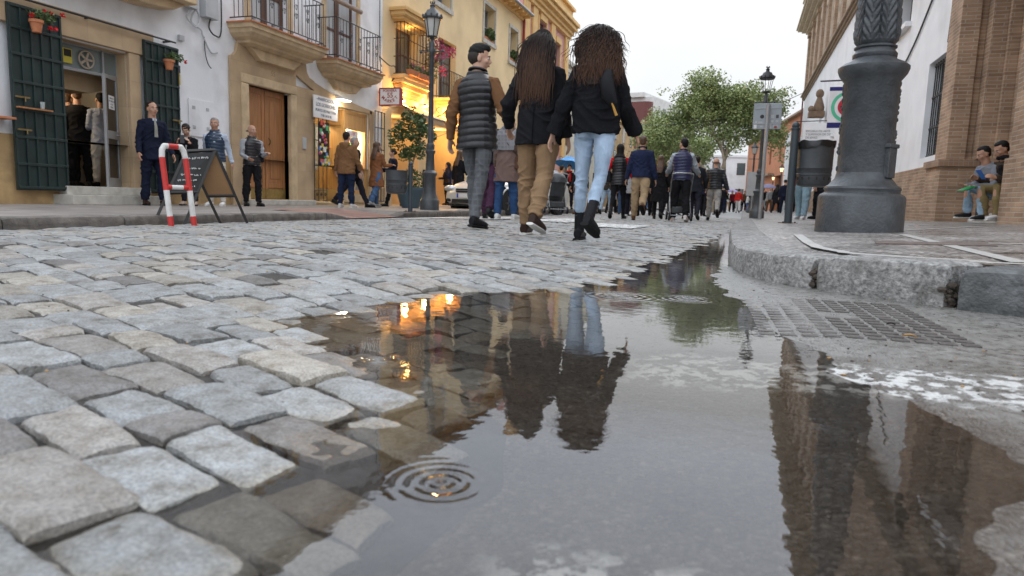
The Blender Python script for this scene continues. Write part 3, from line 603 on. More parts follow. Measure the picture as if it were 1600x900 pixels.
cl = thing('ceiling_lamp', 'gilt ceiling lamp glowing inside the bar doorway', 'lamp', (XL-1.5, 8.5, 2.25)); b = MB(); b.lathe([(.02, .5), (.02, .1), (.12, .08), (.15, .02), (.05, 0)], n=14); b.build('shade', mat('gilt lamp', (.6, .4, .12), .3, metal=.7, emit=(1, .7, .3), es=.8), cl); b = MB(); b.ell((0, 0, -.03), (.04, .04, .04)); b.build('bulb', mat('warm bulb', (1, .9, .7), emit=(1, .8, .5), es=12, bump=0), cl); q.parent = cl; q.location = (.0, 0, -.15)
# iron shutters folded back on the wall
def shutter(y0, y1, label):
    s = thing('iron_shutter', label, 'shutter', (0, 0, 0), group='dark green iron shutters of the bar'); X0 = XL+.11; b = MB(); b.box(X0, y0, .25, X0+.035, y1, 2.82); b.build('panel', m_gn, s, bevel=.004)
    b = MB(); n = 5
    for i in range(n+1):
        y = y0+.02+(y1-y0-.04)*i/n; b.box(X0+.035, y-.015, .27, X0+.055, y+.015, 2.8)
    b.build('stile', m_gn, s, bevel=.003); b = MB()
    for z in (.29, .62, 1.0, 1.38, 1.76, 2.14, 2.5, 2.79): b.box(X0+.04, y0+.005, z-.018, X0+.062, y1-.005, z+.018)
    b.build('rail', m_gn, s, bevel=.003); b = MB(); yy = y1-.1 if y0 > 8 else y0+.12
    for z in (1.1, 1.55): b.box(X0+.06, yy-.1, z-.012, X0+.085, yy+.1, z+.012); b.tube([(X0+.085, yy+.02, z), (X0+.10, yy+.02, z), (X0+.10, yy+.02, z-.06)], .008, n=6)
    b.build('bolt', mat('brass bolt', (.3, .22, .1), .4, metal=.8, bump=0), s)
    return s
shutter(6.98, 7.76, 'dark green iron shutter with a bolt, left of the bar doorway under the red geraniums'); shutter(9.24, 9.98, 'dark green iron shutter right of the bar doorway, behind the man in the navy suit')
b = MB(); b.tube([(XL+.18, 6.6, 2.9), (XL+.18, 9.9, 2.9)], .016, n=8)
for y in (6.7, 8.2, 9.8): b.box(XL+.0, y-.01, 2.885, XL+.18, y+.01, 2.915)
tag(b.build('shutter_rail', m_ibk), 'thin black iron bar running over the top of the bar doorway', 'rail')
for i, (y, z, label) in enumerate([(6.72, 1.22, 'reddish wall shelf at the left edge beside the green shutter')]):
    b = MB(); b.box(XL+.01, y-.28, z, XL+.26, y+.22, z+.03); b.prism([(XL+.01, z), (XL+.2, z), (XL+.01, z-.14)], 'y', y-.02, y+.02); tag(b.build('wall_shelf', m_tc, bevel=.004), label, 'shelf')
gsh = thing('ledge_glass', 'empty drinking glass standing on the ledge of the left shutter', 'glass', (XL+.2, 7.37, 1.42)); b = MB(); b.lathe([(.026, 0), (.032, .1), (.030, .1), (.024, .008)], n=12); gg_ = b.build('tumbler', mat('glass tumbler', (.5, .55, .55), .1, bump=0, alpha=.5), gsh)
b = MB(); b.box(XL+.175, 7.0, 1.395, XL+.24, 7.5, 1.415); tag(b.build('shutter_ledge', m_wd), 'narrow wooden ledge fixed to the left iron shutter', 'ledge')
# flowers in pots
def leafcloud(b, c, r, n, size, mi=0, rnd=rnd, flat=1.0, shell=.0):
    c = Vector(c)
    for i in range(n):
        while True:
            v = Vector((rnd.uniform(-1, 1), rnd.uniform(-1, 1), rnd.uniform(-1, 1)))
            if shell < v.length < 1: break
        p = c+Vector((v.x*r[0], v.y*r[1], v.z*r[2])); s = size*rnd.uniform(.6, 1.3)
        a = Vector((rnd.gauss(0, 1), rnd.gauss(0, 1), rnd.gauss(0, .6))).normalized(); d = a.cross(Vector((rnd.gauss(0, 1), rnd.gauss(0, 1), rnd.gauss(0, 1)))).normalized()
        b.add([p-a*s, p+d*s*.5*flat+a*s*.1, p+a*s, p-d*s*.5*flat+a*s*.1], [(0, 1, 2, 3)], mi)
def flowerpot(y, z, label, red=5):
    s = thing('flower_pot', label, 'flower pot', (XL+.30, y, z), group='terracotta pots hung on the shutters'); b = MB(); b.lathe([(.055, 0), (.08, .13), (.092, .13), (.094, .17), (.08, .17), (.075, .14)], n=18); b.build('pot', m_tc, s)
    b = MB(); r_ = random.Random(int(y*100))
    for i in range(9):
        a = r_.uniform(0, 6.28); l = r_.uniform(.1, .26); b.tube([(0, 0, .15), (l*.4*math.cos(a), l*.6*math.sin(a), .2+l*.4), (l*.6*math.cos(a), l*.6+l*.5*math.sin(a), .17+l*.3)], .003, n=4)
    leafcloud(b, (.02, .12, .24), (.1, .18, .09), 130, .03, rnd=r_); b.build('foliage', m_lf, s, fixn=False)
    b = MB()
    for i in range(red):
        c_ = (.03, .02+r_.uniform(-.15, .38), .24+r_.uniform(-.14, .12)); leafcloud(b, c_, (.035, .035, .03), 26, .022, rnd=r_)
    if red: b.build('blossom', m_red, s, fixn=False)
flowerpot(7.27, 2.46, 'terracotta pot with bright red geraniums on the left shutter', 6); flowerpot(9.62, 2.38, 'terracotta pot with mostly green leaves on the right shutter', 1)
# small things on the wall
def wbox(name, label, cat, y0, y1, z0, z1, d, mt, bv=.008): b = MB(); b.box(XL+.003, y0, z0, XL+d, y1, z1); return tag(b.build(name, mt, bevel=bv), label, cat)
wbox('meter_box', 'left grey electric box with cables high on the white wall', 'electric box', 10.22, 10.5, 3.62, 4.1, .14, m_gy); wbox('meter_box', 'right larger grey electric box beside the balcony', 'electric box', 10.68, 11.0, 3.55, 4.1, .16, m_gy)
wbox('meter_hatch', 'white metal meter hatch flush in the white wall', 'hatch', 10.33, 10.97, 1.33, 2.02, .02, m_wh, .003)
b = MB()
for a, c_ in ((10.45, 1.86), (10.8, 1.86), (10.45, 1.5), (10.8, 1.5)): b.box(XL+.02, a-.035, c_-.03, XL+.026, a+.035, c_+.03)
b.build('hatch_vent', m_gy, [o for o in col.objects if o.name.startswith('meter_hatch')][0])
ys_ = wbox('warning_plate', 'small yellow and black warning plate on the wall beside the right shutter', 'sign', 10.0, 10.16, 2.22, 2.56, .012, mat('yellow plate', (.62, .42, .03), .5, bump=0), .002); b = MB(); b.box(XL+.012, 10.0, 2.43, XL+.016, 10.16, 2.56); b.build('band', m_tx, ys_)
for i in range(3): text('ATENCION' if i == 0 else '-----', .03, face_left(XL+.0125, 10.08, 2.38-.05*i), m_tx, ys_, ext=.0008)
wbox('junction_box', 'small white junction box on the white wall over the warning plate', 'junction box', 10.12, 10.24, 3.0, 3.1, .06, m_gy); wbox('yellow_tag', 'small yellow tag on the wall low by the right shutter', 'tag', 9.99, 10.07, 1.28, 1.36, .012, mat('tag yellow', (.6, .4, .03), .5, bump=0), .001)
def cable(label, pts, r=.012, name='cable', mt=None):
    P = []; pts = [Vector(p) for p in pts]
    for i in range(len(pts)-1):
        p0, p1, p2, p3 = pts[max(i-1, 0)], pts[i], pts[i+1], pts[min(i+2, len(pts)-1)]
        for k in range(8):
            u = k/8; P.append(.5*((2*p1)+(-p0+p2)*u+(2*p0-5*p1+4*p2-p3)*u*u+(-p0+3*p1-3*p2+p3)*u**3))
    P.append(pts[-1]); b = MB(); b.tube(P, r, n=6); return tag(b.build(name, mt or m_cab), label, 'cable')
cable('black cable looping down from the right electric box', [(XL+.1, 10.85, 3.56), (XL+.08, 10.83, 3.38), (XL+.06, 11.0, 3.28), (XL+.05, 11.18, 3.4), (XL+.05, 11.2, 4.4)], .014)
cable('coiled grey cable hanging under the left electric box', [(XL+.1, 10.4, 3.63), (XL+.06, 10.3, 3.45), (XL+.08, 10.5, 3.32), (XL+.05, 10.62, 3.5), (XL+.08, 10.5, 3.62), (XL+.05, 10.42, 3.4), (XL+.05, 10.65, 3.3), (XL+.05, 10.7, 3.2), (XL+.04, 10.9, 2.95), (XL+.04, 11.08, 2.98)], .014, mt=m_gy)
cable('loose thin cable end dangling on the white wall', [(XL+.04, 10.74, 3.2), (XL+.04, 10.76, 2.9), (XL+.06, 10.8, 2.72), (XL+.08, 10.86, 2.64)], .009)
# wooden door 55 and its stone front
b = MB(); xs = XL+.07
poly = [(11.40, -.02), (11.40, 3.0), (11.52, 3.04), (11.6, 3.12), (11.62, 3.25), (13.9, 3.25), (13.92, 3.12), (14.0, 3.02), (14.2, 2.96), (14.2, 2.58), (14.2, 1.3), (14.22, -.02)]
b.box(xs, 11.40, .0, XL+.013, 11.68, 3.0); b.box(xs, 13.50, .0, XL+.013, 14.21, 2.75); b.box(xs, 11.68, 2.72, XL+.001, 13.50, 3.0)
b.prism([(11.40, 3.0), (11.68, 3.0), (13.50, 3.0), (14.21, 2.75), (14.21, 2.96), (14.0, 3.02), (13.92, 3.12), (13.88, 3.3), (11.62, 3.3), (11.58, 3.12), (11.5, 3.03)], 'x', xs, XL+.001)
b.build('stone_front', m_sa, wh)
b = MB(); xf = XL+.10
b.box(xf, 11.68, 2.53, XL-.15, 13.5, 2.72); b.box(xf, 11.68, .05, XL-.15, 11.9, 2.53); b.box(xf, 13.28, .05, XL-.15, 13.5, 2.53); b.build('door_frame', m_sp, wh, bevel=.025)
b = MB(); b.box(XL+.28, 11.65, .05, XL-.1, 13.95, .165); b.build('door_step', m_mar, wh, bevel=.01)
for k, (a, c_) in enumerate(((11.9, 12.585), (12.595, 13.28))):
    b = MB(); b.box(XL-.1, a, .17, XL-.14, c_, 2.53); d_ = b.build('door', m_wd, wh, bevel=.004); b = MB()
    b.box(XL-.085, a+.01, .18, XL-.1, a+.09, 2.52); b.box(XL-.085, c_-.09, .18, XL-.1, c_-.01, 2.52); b.box(XL-.086, a+.09, 2.40, XL-.1, c_-.09, 2.52); b.box(XL-.086, a+.09, .42, XL-.1, c_-.09, .52); b.box(XL-.09, a+.17, .62, XL-.1, c_-.17, 2.3); b.build('moulding', m_wd, d_, bevel=.008)
    b = MB(); b.box(XL-.082, a+.01, .18, XL-.087, c_-.01, .40); b.build('kick_plate', mat('brass kick plate %d' % k, (.35, .24, .08), .4, metal=.5, var=.3, vs=10), d_)
b = MB(); b.tube([(XL-.085, 12.72, 1.5), (XL-.04, 12.72, 1.46), (XL-.04, 12.72, 1.4), (XL-.085, 12.72, 1.36)], .012); b.build('door_knocker', mat('old brass', (.2, .13, .05), .4, metal=.8), wh)
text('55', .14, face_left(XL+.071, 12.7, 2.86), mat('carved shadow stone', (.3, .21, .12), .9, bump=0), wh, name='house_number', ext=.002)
wbox('intercom', 'grey door intercom on the stone between wood door and shop', 'intercom', 13.72, 13.84, 1.35, 1.62, .1, m_gy).location.x = 0
# stone front of the shop
b = MB(); b.prism([(14.21, 2.53), (16.9, 2.53), (16.9, 2.62), (15.0, 2.78), (14.21, 2.95)], 'x', XL+.06, XL+.001); b.box(XL+.06, 16.78, .0, XL+.013, 17.0, 2.62); b.build('shop_stone', m_sa, wh)
# balconies
def balcony(y0, y1, zt, proj, label):
    s = thing('balcony', label, 'balcony', (0, 0, 0), group='sandstone balconies of the white house'); del s['group']; s.parent = wh; s.name = 'balcony'
    for k in ('category',): s.pop(k)
    prof = [(0, 0), (.02, -.015), (.02, -.09), (.05, -.10), (.07, -.17), (.14, -.24), (.24, -.28), (.25, -.33), (.30, -.34), (.36, -.37)]
    b = MB(); vs = []; 
    for d, z in prof: vs += [(XL-.02, y0+d, zt+z), (XL+proj-d, y0+d, zt+z), (XL+proj-d, y1-d, zt+z), (XL-.02, y1-d, zt+z)]
    n = len(prof); fs = [(i*4+j, i*4+j+1, (i+1)*4+j+1, (i+1)*4+j) for i in range(n-1) for j in range(3)]+[(0, 3, 2, 1), ((n-1)*4, (n-1)*4+1, (n-1)*4+2, (n-1)*4+3)]
    b.add(vs, fs); b.build('slab', m_sp, s, bevel=.006)
    b = MB(); b.prism([(y0+.45, zt-.37), (y1-.45, zt-.37), (y1-.75, zt-.58), (y0+.75, zt-.58)], 'x', XL, XL+.2); b.build('corbel', m_sp, s, bevel=.01)
    b = MB(); b.box(XL, y0-.02, zt, XL+proj+.02, y1+.02, zt+.025); b.build('tile_edge', m_tc, s)
    xr_, ya, yb = XL+proj-.07, y0+.09, y1-.09; zr = zt+.98; zb = zt+.12
    b = MB()
    for z in (zr, zb): b.tube([(XL, ya, z), (xr_, ya, z), (xr_, yb, z), (XL, yb, z)], .013, n=6)
    k = int((yb-ya)/.13)
    for i in range(k+1): y = ya+(yb-ya)*i/k; b.tube([(xr_, y, zb), (xr_, y, zr)], .008, n=5)
    for y in (ya, yb):
        for i in range(1, 5): x = XL+(xr_-XL)*i/5; b.tube([(x, y, zb), (x, y, zr)], .008, n=5)
    for i in range(5): y = ya+(yb-ya)*i/4; b.tube([(xr_, y, zt+.02), (xr_, y, zb)], .012, n=5)
    b.build('railing', m_ibk, s); b = MB()
    for i in range(1, k, 3):
        y = ya+(yb-ya)*(i+.5)/k
        for sg in (-1, 1):
            for zc, rr_ in ((zb+.34, .05), (zb+.52, .05)):
                pts = [(xr_+.004, y+sg*(rr_*(1-t_/14)*math.cos(t_*.55)+.01), zc+(rr_*1.7*(1-t_/14))*math.sin(t_*.55)) for t_ in range(12)]; b.tube(pts, .006, n=4)
    for i in range(5):
        y = ya+(yb-ya)*i/4; pts = [(xr_+.005, y+.05+.035*(1-t_/12)*math.cos(t_*.6), zb-.04+.035*(1-t_/12)*math.sin(t_*.6)) for t_ in range(11)]; b.tube(pts, .007, n=4)
    b.build('scrollwork', m_ibk, s)
    return s
balcony(11.4, 14.0, 3.62, .6, None); balcony(14.36, 16.6, 3.5, .6, None)
for (a, c_, d, e, _) in (BW1, BW2):
    b = MB(); f = .14
    b.box(XL+.05, a-f, d, XL+.002, a, e+f); b.box(XL+.05, c_, d, XL+.002, c_+f, e+f); b.box(XL+.05, a, e, XL+.002, c_, e+f); b.build('window_surround', m_sp, wh)
    window(wh, XL-.12, 1, a, (a+c_)/2-.003, d, e, fr=.09, nv=0, nh=2, mg=m_cu, name='balcony_door'); window(wh, XL-.12, 1, (a+c_)/2+.003, c_, d, e, fr=.09, nv=0, nh=2, mg=m_cu, name='balcony_door')
b = MB(); b.lathe([(.06, -.75), (.06, .75)], n=14, sx=1, sy=1); bl_ = b.build('roller_blind', mat('rolled slat blind', (.3, .24, .2), .8, bump=.3), wh); bl_.rotation_euler = (PI/2, 0, 0); bl_.location = (XL+.12, 15.45, 5.05)
# third balcony slab corner, high over the bar door
b = MB(); b.prism([(8.6, 3.55), (10.0, 3.55), (9.75, 3.42), (9.2, 3.36), (8.8, 3.36)], 'x', XL, XL+.35); b.box(XL, 7.2, 3.55, XL+.55, 10.05, 3.75); b.prism([(7.3, 3.55), (8.6, 3.55), (8.6, 3.36), (7.8, 3.36)], 'x', XL, XL+.5); b.build('balcony_slab', m_sp, wh, bevel=.02)
cable('drainpipe and wire bundle running down the right edge of the white house', [(XL+.05, 17.3, 8), (XL+.05, 17.3, 5), (XL+.05, 17.28, 4.2), (XL+.06, 17.4, 3.9)], .012)
cable('thick curved cable bracket between the white house and the yellow house', [(XL+.05, 17.3, 4.15), (XL+.25, 17.5, 3.95), (XL+.2, 17.9, 4.0), (XL+.1, 18.2, 3.85), (XL+.05, 18.0, 3.6)], .016)
# ---------------- bread shop
m_ow = mat('oak shop frame', (.50, .28, .10), .5, var=.2, vs=3, vscale=(8, 8, .6), bump=.15)
m_sh = mat('shop inner wall', (.7, .6, .42), .7, bump=0)
shp = thing('bread_shop', 'lit wooden shop front with glass display beside the stone house door', 'shop front', (0, 0, 0))
b = MB(); 
b.box(XL-.02, 15.62, .45, XL-.1, 15.72, 2.5); b.box(XL-.02, 16.66, .45, XL-.1, 16.76, 2.5); b.box(XL-.02, 15.72, 2.02, XL-.1, 16.66, 2.1); b.box(XL-.02, 15.72, 2.42, XL-.1, 16.66, 2.5); b.box(XL-.02, 15.62, .35, XL-.12, 16.76, .45); b.box(XL-.1, 15.62, .45, XL-.8, 15.7, 2.1)
b.box(XL-.5, 14.28, 2.1, XL-.56, 15.6, 2.2); b.box(XL-.1, 15.60, 2.1, XL-.8, 15.66, 2.5); b.build('frame', m_ow, shp, bevel=.005)
b = MB(); b.box(XL-.04, 15.72, 2.1, XL-.06, 16.66, 2.42); b.box(XL-.5, 14.28, 2.2, XL-.52, 15.6, 2.52); b.build('fascia_panel', m_ow, shp)
b = MB(); b.box(XL-.02, 15.62, .1, XL-.14, 16.76, .35); b.build('plinth', m_sp, shp)
b = MB(); b.box(XL-.05, 15.72, .45, XL-.056, 16.66, 2.02); b.build('pane', mat('shop glass', (.8, .85, .85), .03, bump=0, alpha=.12, spec=.8), shp)
b = MB(); b.box(XL-2.2, 14.2, .1, XL-2.15, 16.8, 2.55); b.box(XL-2.2, 14.2, 2.52, XL-.02, 16.8, 2.55); b.box(XL-2.2, 14.2, .1, XL-.02, 16.8, .12); b.build('inner_wall', m_sh, shp)
goods = [mat('goods %d' % i, c_, .6, bump=0, var=.3, vs=14) for i, c_ in enumerate([(.6, .1, .06), (.08, .4, .16), (.65, .5, .08), (.12, .25, .55), (.7, .68, .62), (.6, .3, .08), (.45, .08, .25)])]
shf = thing('display_shelves', 'white shelves packed with colourful goods inside the lit shop', 'shelves', (0, 0, 0)); b = MB(); rg_ = random.Random(5)
for z in (.5, .85, 1.2, 1.55, 1.9): b.box(XL-.9, 15.75, z, XL-.35, 16.64, z+.02); b.box(XL-2.1, 14.3, z, XL-1.7, 15.6, z+.02)
b.build('shelf', m_wp2, shf); b = MB()
for z in (.52, .87, 1.22, 1.57, 1.92):
    y = 15.78
    while y < 16.55:
        w_ = rg_.uniform(.05, .14); h = rg_.uniform(.1, .28); k = rg_.randrange(7); (b.ell((XL-.42, y+w_/2, z+h*.4), (.06, w_/2, h*.4), k) if rg_.random() < .4 else b.box(XL-.5, y, z, XL-.36, y+w_, z+h, k)); y += w_+.01
    y = 14.32
    while y < 15.5:
        w_ = rg_.uniform(.06, .2); h = rg_.uniform(.15, .3); b.box(XL-1.95, y, z, XL-1.72, y+w_, z+h, rg_.randrange(7)); y += w_+.01
tag(b.build('goods', goods, shf), None, None, None, 'stuff')
b = MB(); b.box(XL-.5, 14.5, 1.2, XL-.47, 14.95, 1.95, 1); b.box(XL-.46, 14.98, 1.45, XL-.44, 15.3, 2.0, 4); b.box(XL-.45, 14.7, .9, XL-.43, 15.0, 1.18, 4); b.box(XL-.45, 14.52, 1.4, XL-.42, 14.9, 1.5, 0); tag(b.build('poster_stack', goods), 'green and white posters hanging in the shop entrance', 'posters')
b = MB(); b.box(XL-.03, 15.78, 1.85, XL-.04, 16.3, 2.0); nt_ = b.build('window_notice', m_wp2); tag(nt_, 'white price notice with red letters inside the top of the shop window', 'notice'); text('1,10€', .13, face_left(XL-.029, 16.04, 1.925), mat('red ink', (.5, .03, .03), .6, bump=0), nt_, ext=.001)
def lamp_light(name, kind, loc, e, color, size=.1, parent=None, rot=None, sy=None):
    l = bpy.data.lights.new(name, kind); l.energy = e; l.color = color
    if kind == 'POINT': l.shadow_soft_size = size
    if kind == 'AREA': l.size = size
    if kind == 'SPOT': l.shadow_soft_size = .05; l.spot_size = size; l.spot_blend = .7
    o = bpy.data.objects.new(name+'_light', l); col.objects.link(o); o.location = loc
    if rot: o.rotation_euler = rot
    if parent: o.parent = parent
    return o
sl_ = thing('shop_spotlight', 'white spotlight fixed over the shop entrance beside the white sign', 'spotlight', (XL+.25, 15.15, 2.66)); b = MB(); b.prism([(-.22, .0), (.22, .0), (.18, .05), (-.2, .05)], 'x', -.08, .12); b.build('housing', m_wp2, sl_, bevel=.01); b = MB(); b.box(-.07, -.19, -.008, .11, .19, -.001); b.build('lens', mat('lit lens', (1, 1, 1), emit=(1, .93, .8), es=14, bump=0), sl_); b = MB(); b.tube([(-.25, 0, .03), (-.05, 0, .03)], .015); b.build('arm', m_wp2, sl_)
lamp_light('shop_spot', 'POINT', (0.02, .05, -.1), 9, (1, .85, .6), .08, sl_)
cl2 = thing('shop_ceiling_lamp', 'warm ceiling lamp inside the bread shop', 'lamp', (XL-.9, 15.1, 2.42)); b = MB(); b.lathe([(.12, .08), (.12, .0)], n=16); b.build('diffuser', mat('warm diffuser', (1, .9, .7), emit=(1, .75, .4), es=6, bump=0), cl2); lamp_light('shop_in', 'POINT', (0, 0, -.15), 32, (1, .76, .42), .1, cl2); 
cl3 = copy_tree(cl2); cl3.location = (XL-.3, 16.2, 1.98); cl3['label'] = 'warm lamp over the goods in the shop window'; [setattr(c_.data, 'energy', 12) for c_ in cl3.children if False]
# white hanging sign of the shop, on the open iron gate leaf
gt = thing('iron_gate', 'narrow iron gate leaf folded open left of the shop entrance behind the toys', 'gate', (0, 0, 0)); b = MB()
for y in (14.15, 14.32, 14.5, 14.66): b.tube([(XL+.1, y, .15), (XL+.1, y, 2.62)], .011, n=5)
for z in (.17, .42, 1.0, 1.6, 2.6): b.tube([(XL+.1, 14.15, z), (XL+.1, 14.66, z)], .013, n=5)
b.build('bars', m_ibk, gt); b = MB()
for k in range(3):
    for sg in (-1, 1): b.tube([(XL+.105, 14.24+.17*k+sg*.035*math.cos(t_*.6)*(1-t_/16), .3+.06*math.sin(t_*.6)*(1-t_/16)) for t_ in range(13)], .007, n=4)
b.build('scrollwork', m_ibk, gt)
gt2 = thing('iron_gate', 'dark iron gate leaf folded open between the shop window and the yellow house', 'gate', (0, 0, 0)); b = MB()
for y in (16.95, 17.12, 17.3, 17.48): b.tube([(XL+.12, y, .15), (XL+.12, y, 2.65)], .013, n=5)
for z in (.17, 1.0, 1.6, 2.2, 2.64): b.tube([(XL+.12, 16.95, z), (XL+.12, 17.48, z)], .015, n=5)
b.build('bars', m_ibk, gt2)
sg_ = thing('shop_sign', 'white rectangular sign board with grey lettering over the shop gate', 'sign', (0, 0, 0)); b = MB(); b.box(XL+.15, 14.02, 2.12, XL+.18, 15.02, 2.64); bd = b.build('board', m_wp2, sg_, bevel=.004)
m_t1 = mat('faded blue grey letters', (.10, .11, .16), .6, bump=0)
for i, (s_, z, h) in enumerate([('~PANIFICADORA', 2.56, .105), ('LOS GORRIONES', 2.43, .115), ('PUNTO DE PAN Y PAN', 2.30, .088), ('T 956 34 01 02', 2.19, .075)]): text(s_, h, face_left(XL+.181, 14.52, z), m_t1, bd, ext=.001, sx=.95, bold=.003)
toys = thing('toy_display', 'strip of brightly coloured toys and comics hung on the iron gate', 'display', (0, 0, 0)); b = MB(); b.box(XL+.13, 14.25, 1.0, XL+.15, 14.7, 2.05); b.build('backing_card', m_dk, toys); b = MB(); rg_ = random.Random(9)
for i in range(46):
    y = rg_.uniform(14.24, 14.68); z = rg_.uniform(1.02, 2.03); a = rg_.uniform(.03, .09); k = rg_.randrange(7)
    if rg_.random() < .4: b.ell((XL+.18, y, z), (.03, a*.6, a*.6), k)
    else: b.box(XL+.15+i*.0007, y-a*.6, z-a*.7, XL+.165+i*.0007, y+a*.6, z+a*.7, k)
tag(b.build('toys', goods, toys), None, None, None, 'stuff')
# PORVERA 55 MARKET
mk = thing('market_sign', 'white square sign with red frame reading PORVERA 55 MARKET, jutting from the wall', 'sign', (0, 0, 0)); Ym = 17.3
p0 = FY(594, 139, Ym); p1 = FY(624, 163, Ym); b = MB(); b.box(p0.x, Ym, p1.z, p1.x, Ym+.14, p0.z); bx_ = b.build('box', m_wp2, mk, bevel=.005)
m_rd = mat('dark red frame', (.30, .03, .035), .5, bump=0); b = MB(); f = .03
b.box(p0.x-f, Ym-.01, p1.z-f, p1.x+f, Ym+.15, p1.z); b.box(p0.x-f, Ym-.01, p0.z, p1.x+f, Ym+.15, p0.z+f); b.box(p0.x-f, Ym-.01, p1.z, p0.x, Ym+.15, p0.z); b.box(p1.x, Ym-.01, p1.z, p1.x+f, Ym+.15, p0.z); b.box(XL, Ym+.05, p0.z-.1, p0.x-f, Ym+.09, p0.z-.06); b.build('frame', m_rd, mk)
xm = (p0.x+p1.x)/2; zm = (p0.z+p1.z)/2; m_rl = mat('red brown letters', (.33, .06, .04), .6, bump=0)
text('PORVERA', .10, face_cam(xm, Ym-.003, zm+.155), m_rl, bx_, ext=.001, bold=.002); text('55', .19, face_cam(xm+.01, Ym-.003, zm+.03), m_rl, bx_, ext=.001, bold=.004)
for i, ch in enumerate('MARKET'):
    u = (i-2.5)/2.5; text(ch, .125, face_cam(xm+u*.205, Ym-.003, zm-.13+.10*u*u) @ Matrix.Rotation(u*.75, 4, 'Z'), m_rl, bx_, ext=.001, bold=.003)
# ---------------- yellow house
yh = thing('yellow_house', 'long yellow rendered house with lit ground floor and flower boxes', 'house', (0, 0, 0))
Y0, Y1 = 17.56, 30.1
GW = (18.3, 19.75, 3.9, 5.3, .3); YW = [(20.95, 22.15, 6.65, 8.0, .35), (25.3, 26.5, 6.45, 7.75, .35), (28.35, 29.4, 6.25, 7.6, .35)]
BAL3 = (21.3, 22.7, 3.6, 5.6, .3); ST = [(18.1, 19.9, .05, 2.75, 1.5), (21.0, 23.2, .05, 2.7, 1.5), (24.6, 26.4, .05, 2.8, .3), (27.6, 29.2, .05, 2.8, .3)]
b = MB(); wall_mb(b, XL, 1, Y0, Y1, -.05, 8.4, [GW, BAL3]+YW+ST, back=9); b.build('wall', m_ye, yh, fixn=False)
b = MB(); b.box(XL+.03, Y0, -.05, XL+.001, 18.1, .55); b.box(XL+.03, 19.9, -.05, XL+.001, 21.0, .55); b.box(XL+.03, 23.2, -.05, XL+.001, 24.6, .55); b.box(XL+.03, 26.4, -.05, XL+.001, 27.6, .55); b.build('plinth', m_sp, yh, bevel=.01)
b = MB(); b.box(XL+.45, Y0, 8.4, XL-9, Y1, 8.46); b.box(XL+.10, Y0, 8.24, XL+.001, Y1, 8.4)
for i in range(24): y = Y0+.3+i*.52; b.box(XL+.10, y, 8.3, XL+.42, y+.1, 8.4)
b.build('eaves', m_yt, yh); b = MB(); b.tube([(XL+.48, Y0, 8.47), (XL+.48, Y1, 8.47)], .06, n=10); b.build('gutter_pipe', m_al, yh)
b = MB(); b.add([(XL+.45, Y0, 8.5), (XL+.45, Y1, 8.5), (XL-4, Y1, 10), (XL-4, Y0, 10), (XL-9, Y0, 8.5), (XL-9, Y1, 8.5)], [(0, 1, 2, 3), (3, 2, 5, 4), (0, 3, 4), (1, 5, 2)]); b.build('roof', m_roof, yh)
for (a, c_, d, e, _) in YW:
    w_ = window(yh, XL-.3, 1, a, c_, d, e, nv=1, nh=1, mf=m_al); b = MB(); f = .12
    b.box(XL+.04, a-f, d-f, XL+.002, a, e+f); b.box(XL+.04, c_, d-f, XL+.002, c_+f, e+f); b.box(XL+.04, a, e, XL+.002, c_, e+f); b.box(XL+.07, a-f-.02, d-f-.03, XL+.002, c_+f+.02, d); b.build('surround', m_mar, w_)
    if a > 24:
        s = thing('window_plants', 'leafy plants in the upper window of the yellow house, %s' % ('nearer of the two' if a < 27 else 'farther of the two'), 'plants', (0, 0, 0), group='window plants'); b = MB(); b.box(XL-.15, a+.05, d, XL+.03, c_-.1, d+.12); b.build('trough', m_tc, s); b = MB(); leafcloud(b, (XL+.0, (a+c_)/2+.15, d+.28), (.16, .42, .26), 420, .06); b.build('foliage', m_lf, s, fixn=False)
window(yh, XL-.28, 1, GW[0], GW[1], GW[2], GW[3], nv=1, nh=1); window(yh, XL-.2, 1, BAL3[0], BAL3[1], BAL3[2], BAL3[3], nv=1, nh=2, name='balcony_door')
# grille bay
gb = thing('window_grille', 'projecting iron window grille under a yellow cornice, lit from inside', 'window grille', (0, 0, 0)); b = MB(); xg = XL+.34; ya, yb = 18.2, 19.85
for i in range(9): y = ya+(yb-ya)*i/8; b.tube([(xg, y, 3.85), (xg, y, 5.32)], .012, n=5)
for x in (XL+.1, XL+.22):
    for y in (ya, yb): b.tube([(x, y, 3.85), (x, y, 5.32)], .012, n=5)
for z in (3.87, 4.35, 4.85, 5.3): b.tube([(XL, ya, z), (xg, ya, z), (xg, yb, z), (XL, yb, z)], .013, n=5)
b.build('bars', mat('rust brown iron', (.06, .03, .018), .6, bump=0), gb)
b = MB(); prof = [(0, 5.36), (.03, 5.42), (.08, 5.45), (.10, 5.56), (.16, 5.6), (.16, 5.66)]
for (a, z), (a2, z2) in zip(prof, prof[1:]): b.box(XL+.003, ya-.12-a2, z+.001, xg+.04+a2, yb+.12+a2, z2)
b.build('cornice', m_yt, gb, bevel=.008)
b = MB(); prof = [(0, 3.84), (.03, 3.72), (.12, 3.6), (.2, 3.46), (.24, 3.36), (.3, 3.26)]
for (a, z), (a2, z2) in zip(prof, prof[1:]): b.box(XL+.003, ya-.1+a, z-.001, xg+.08-a, yb+.1-a, z2)
b.build('corbel', m_yt, gb, bevel=.01)
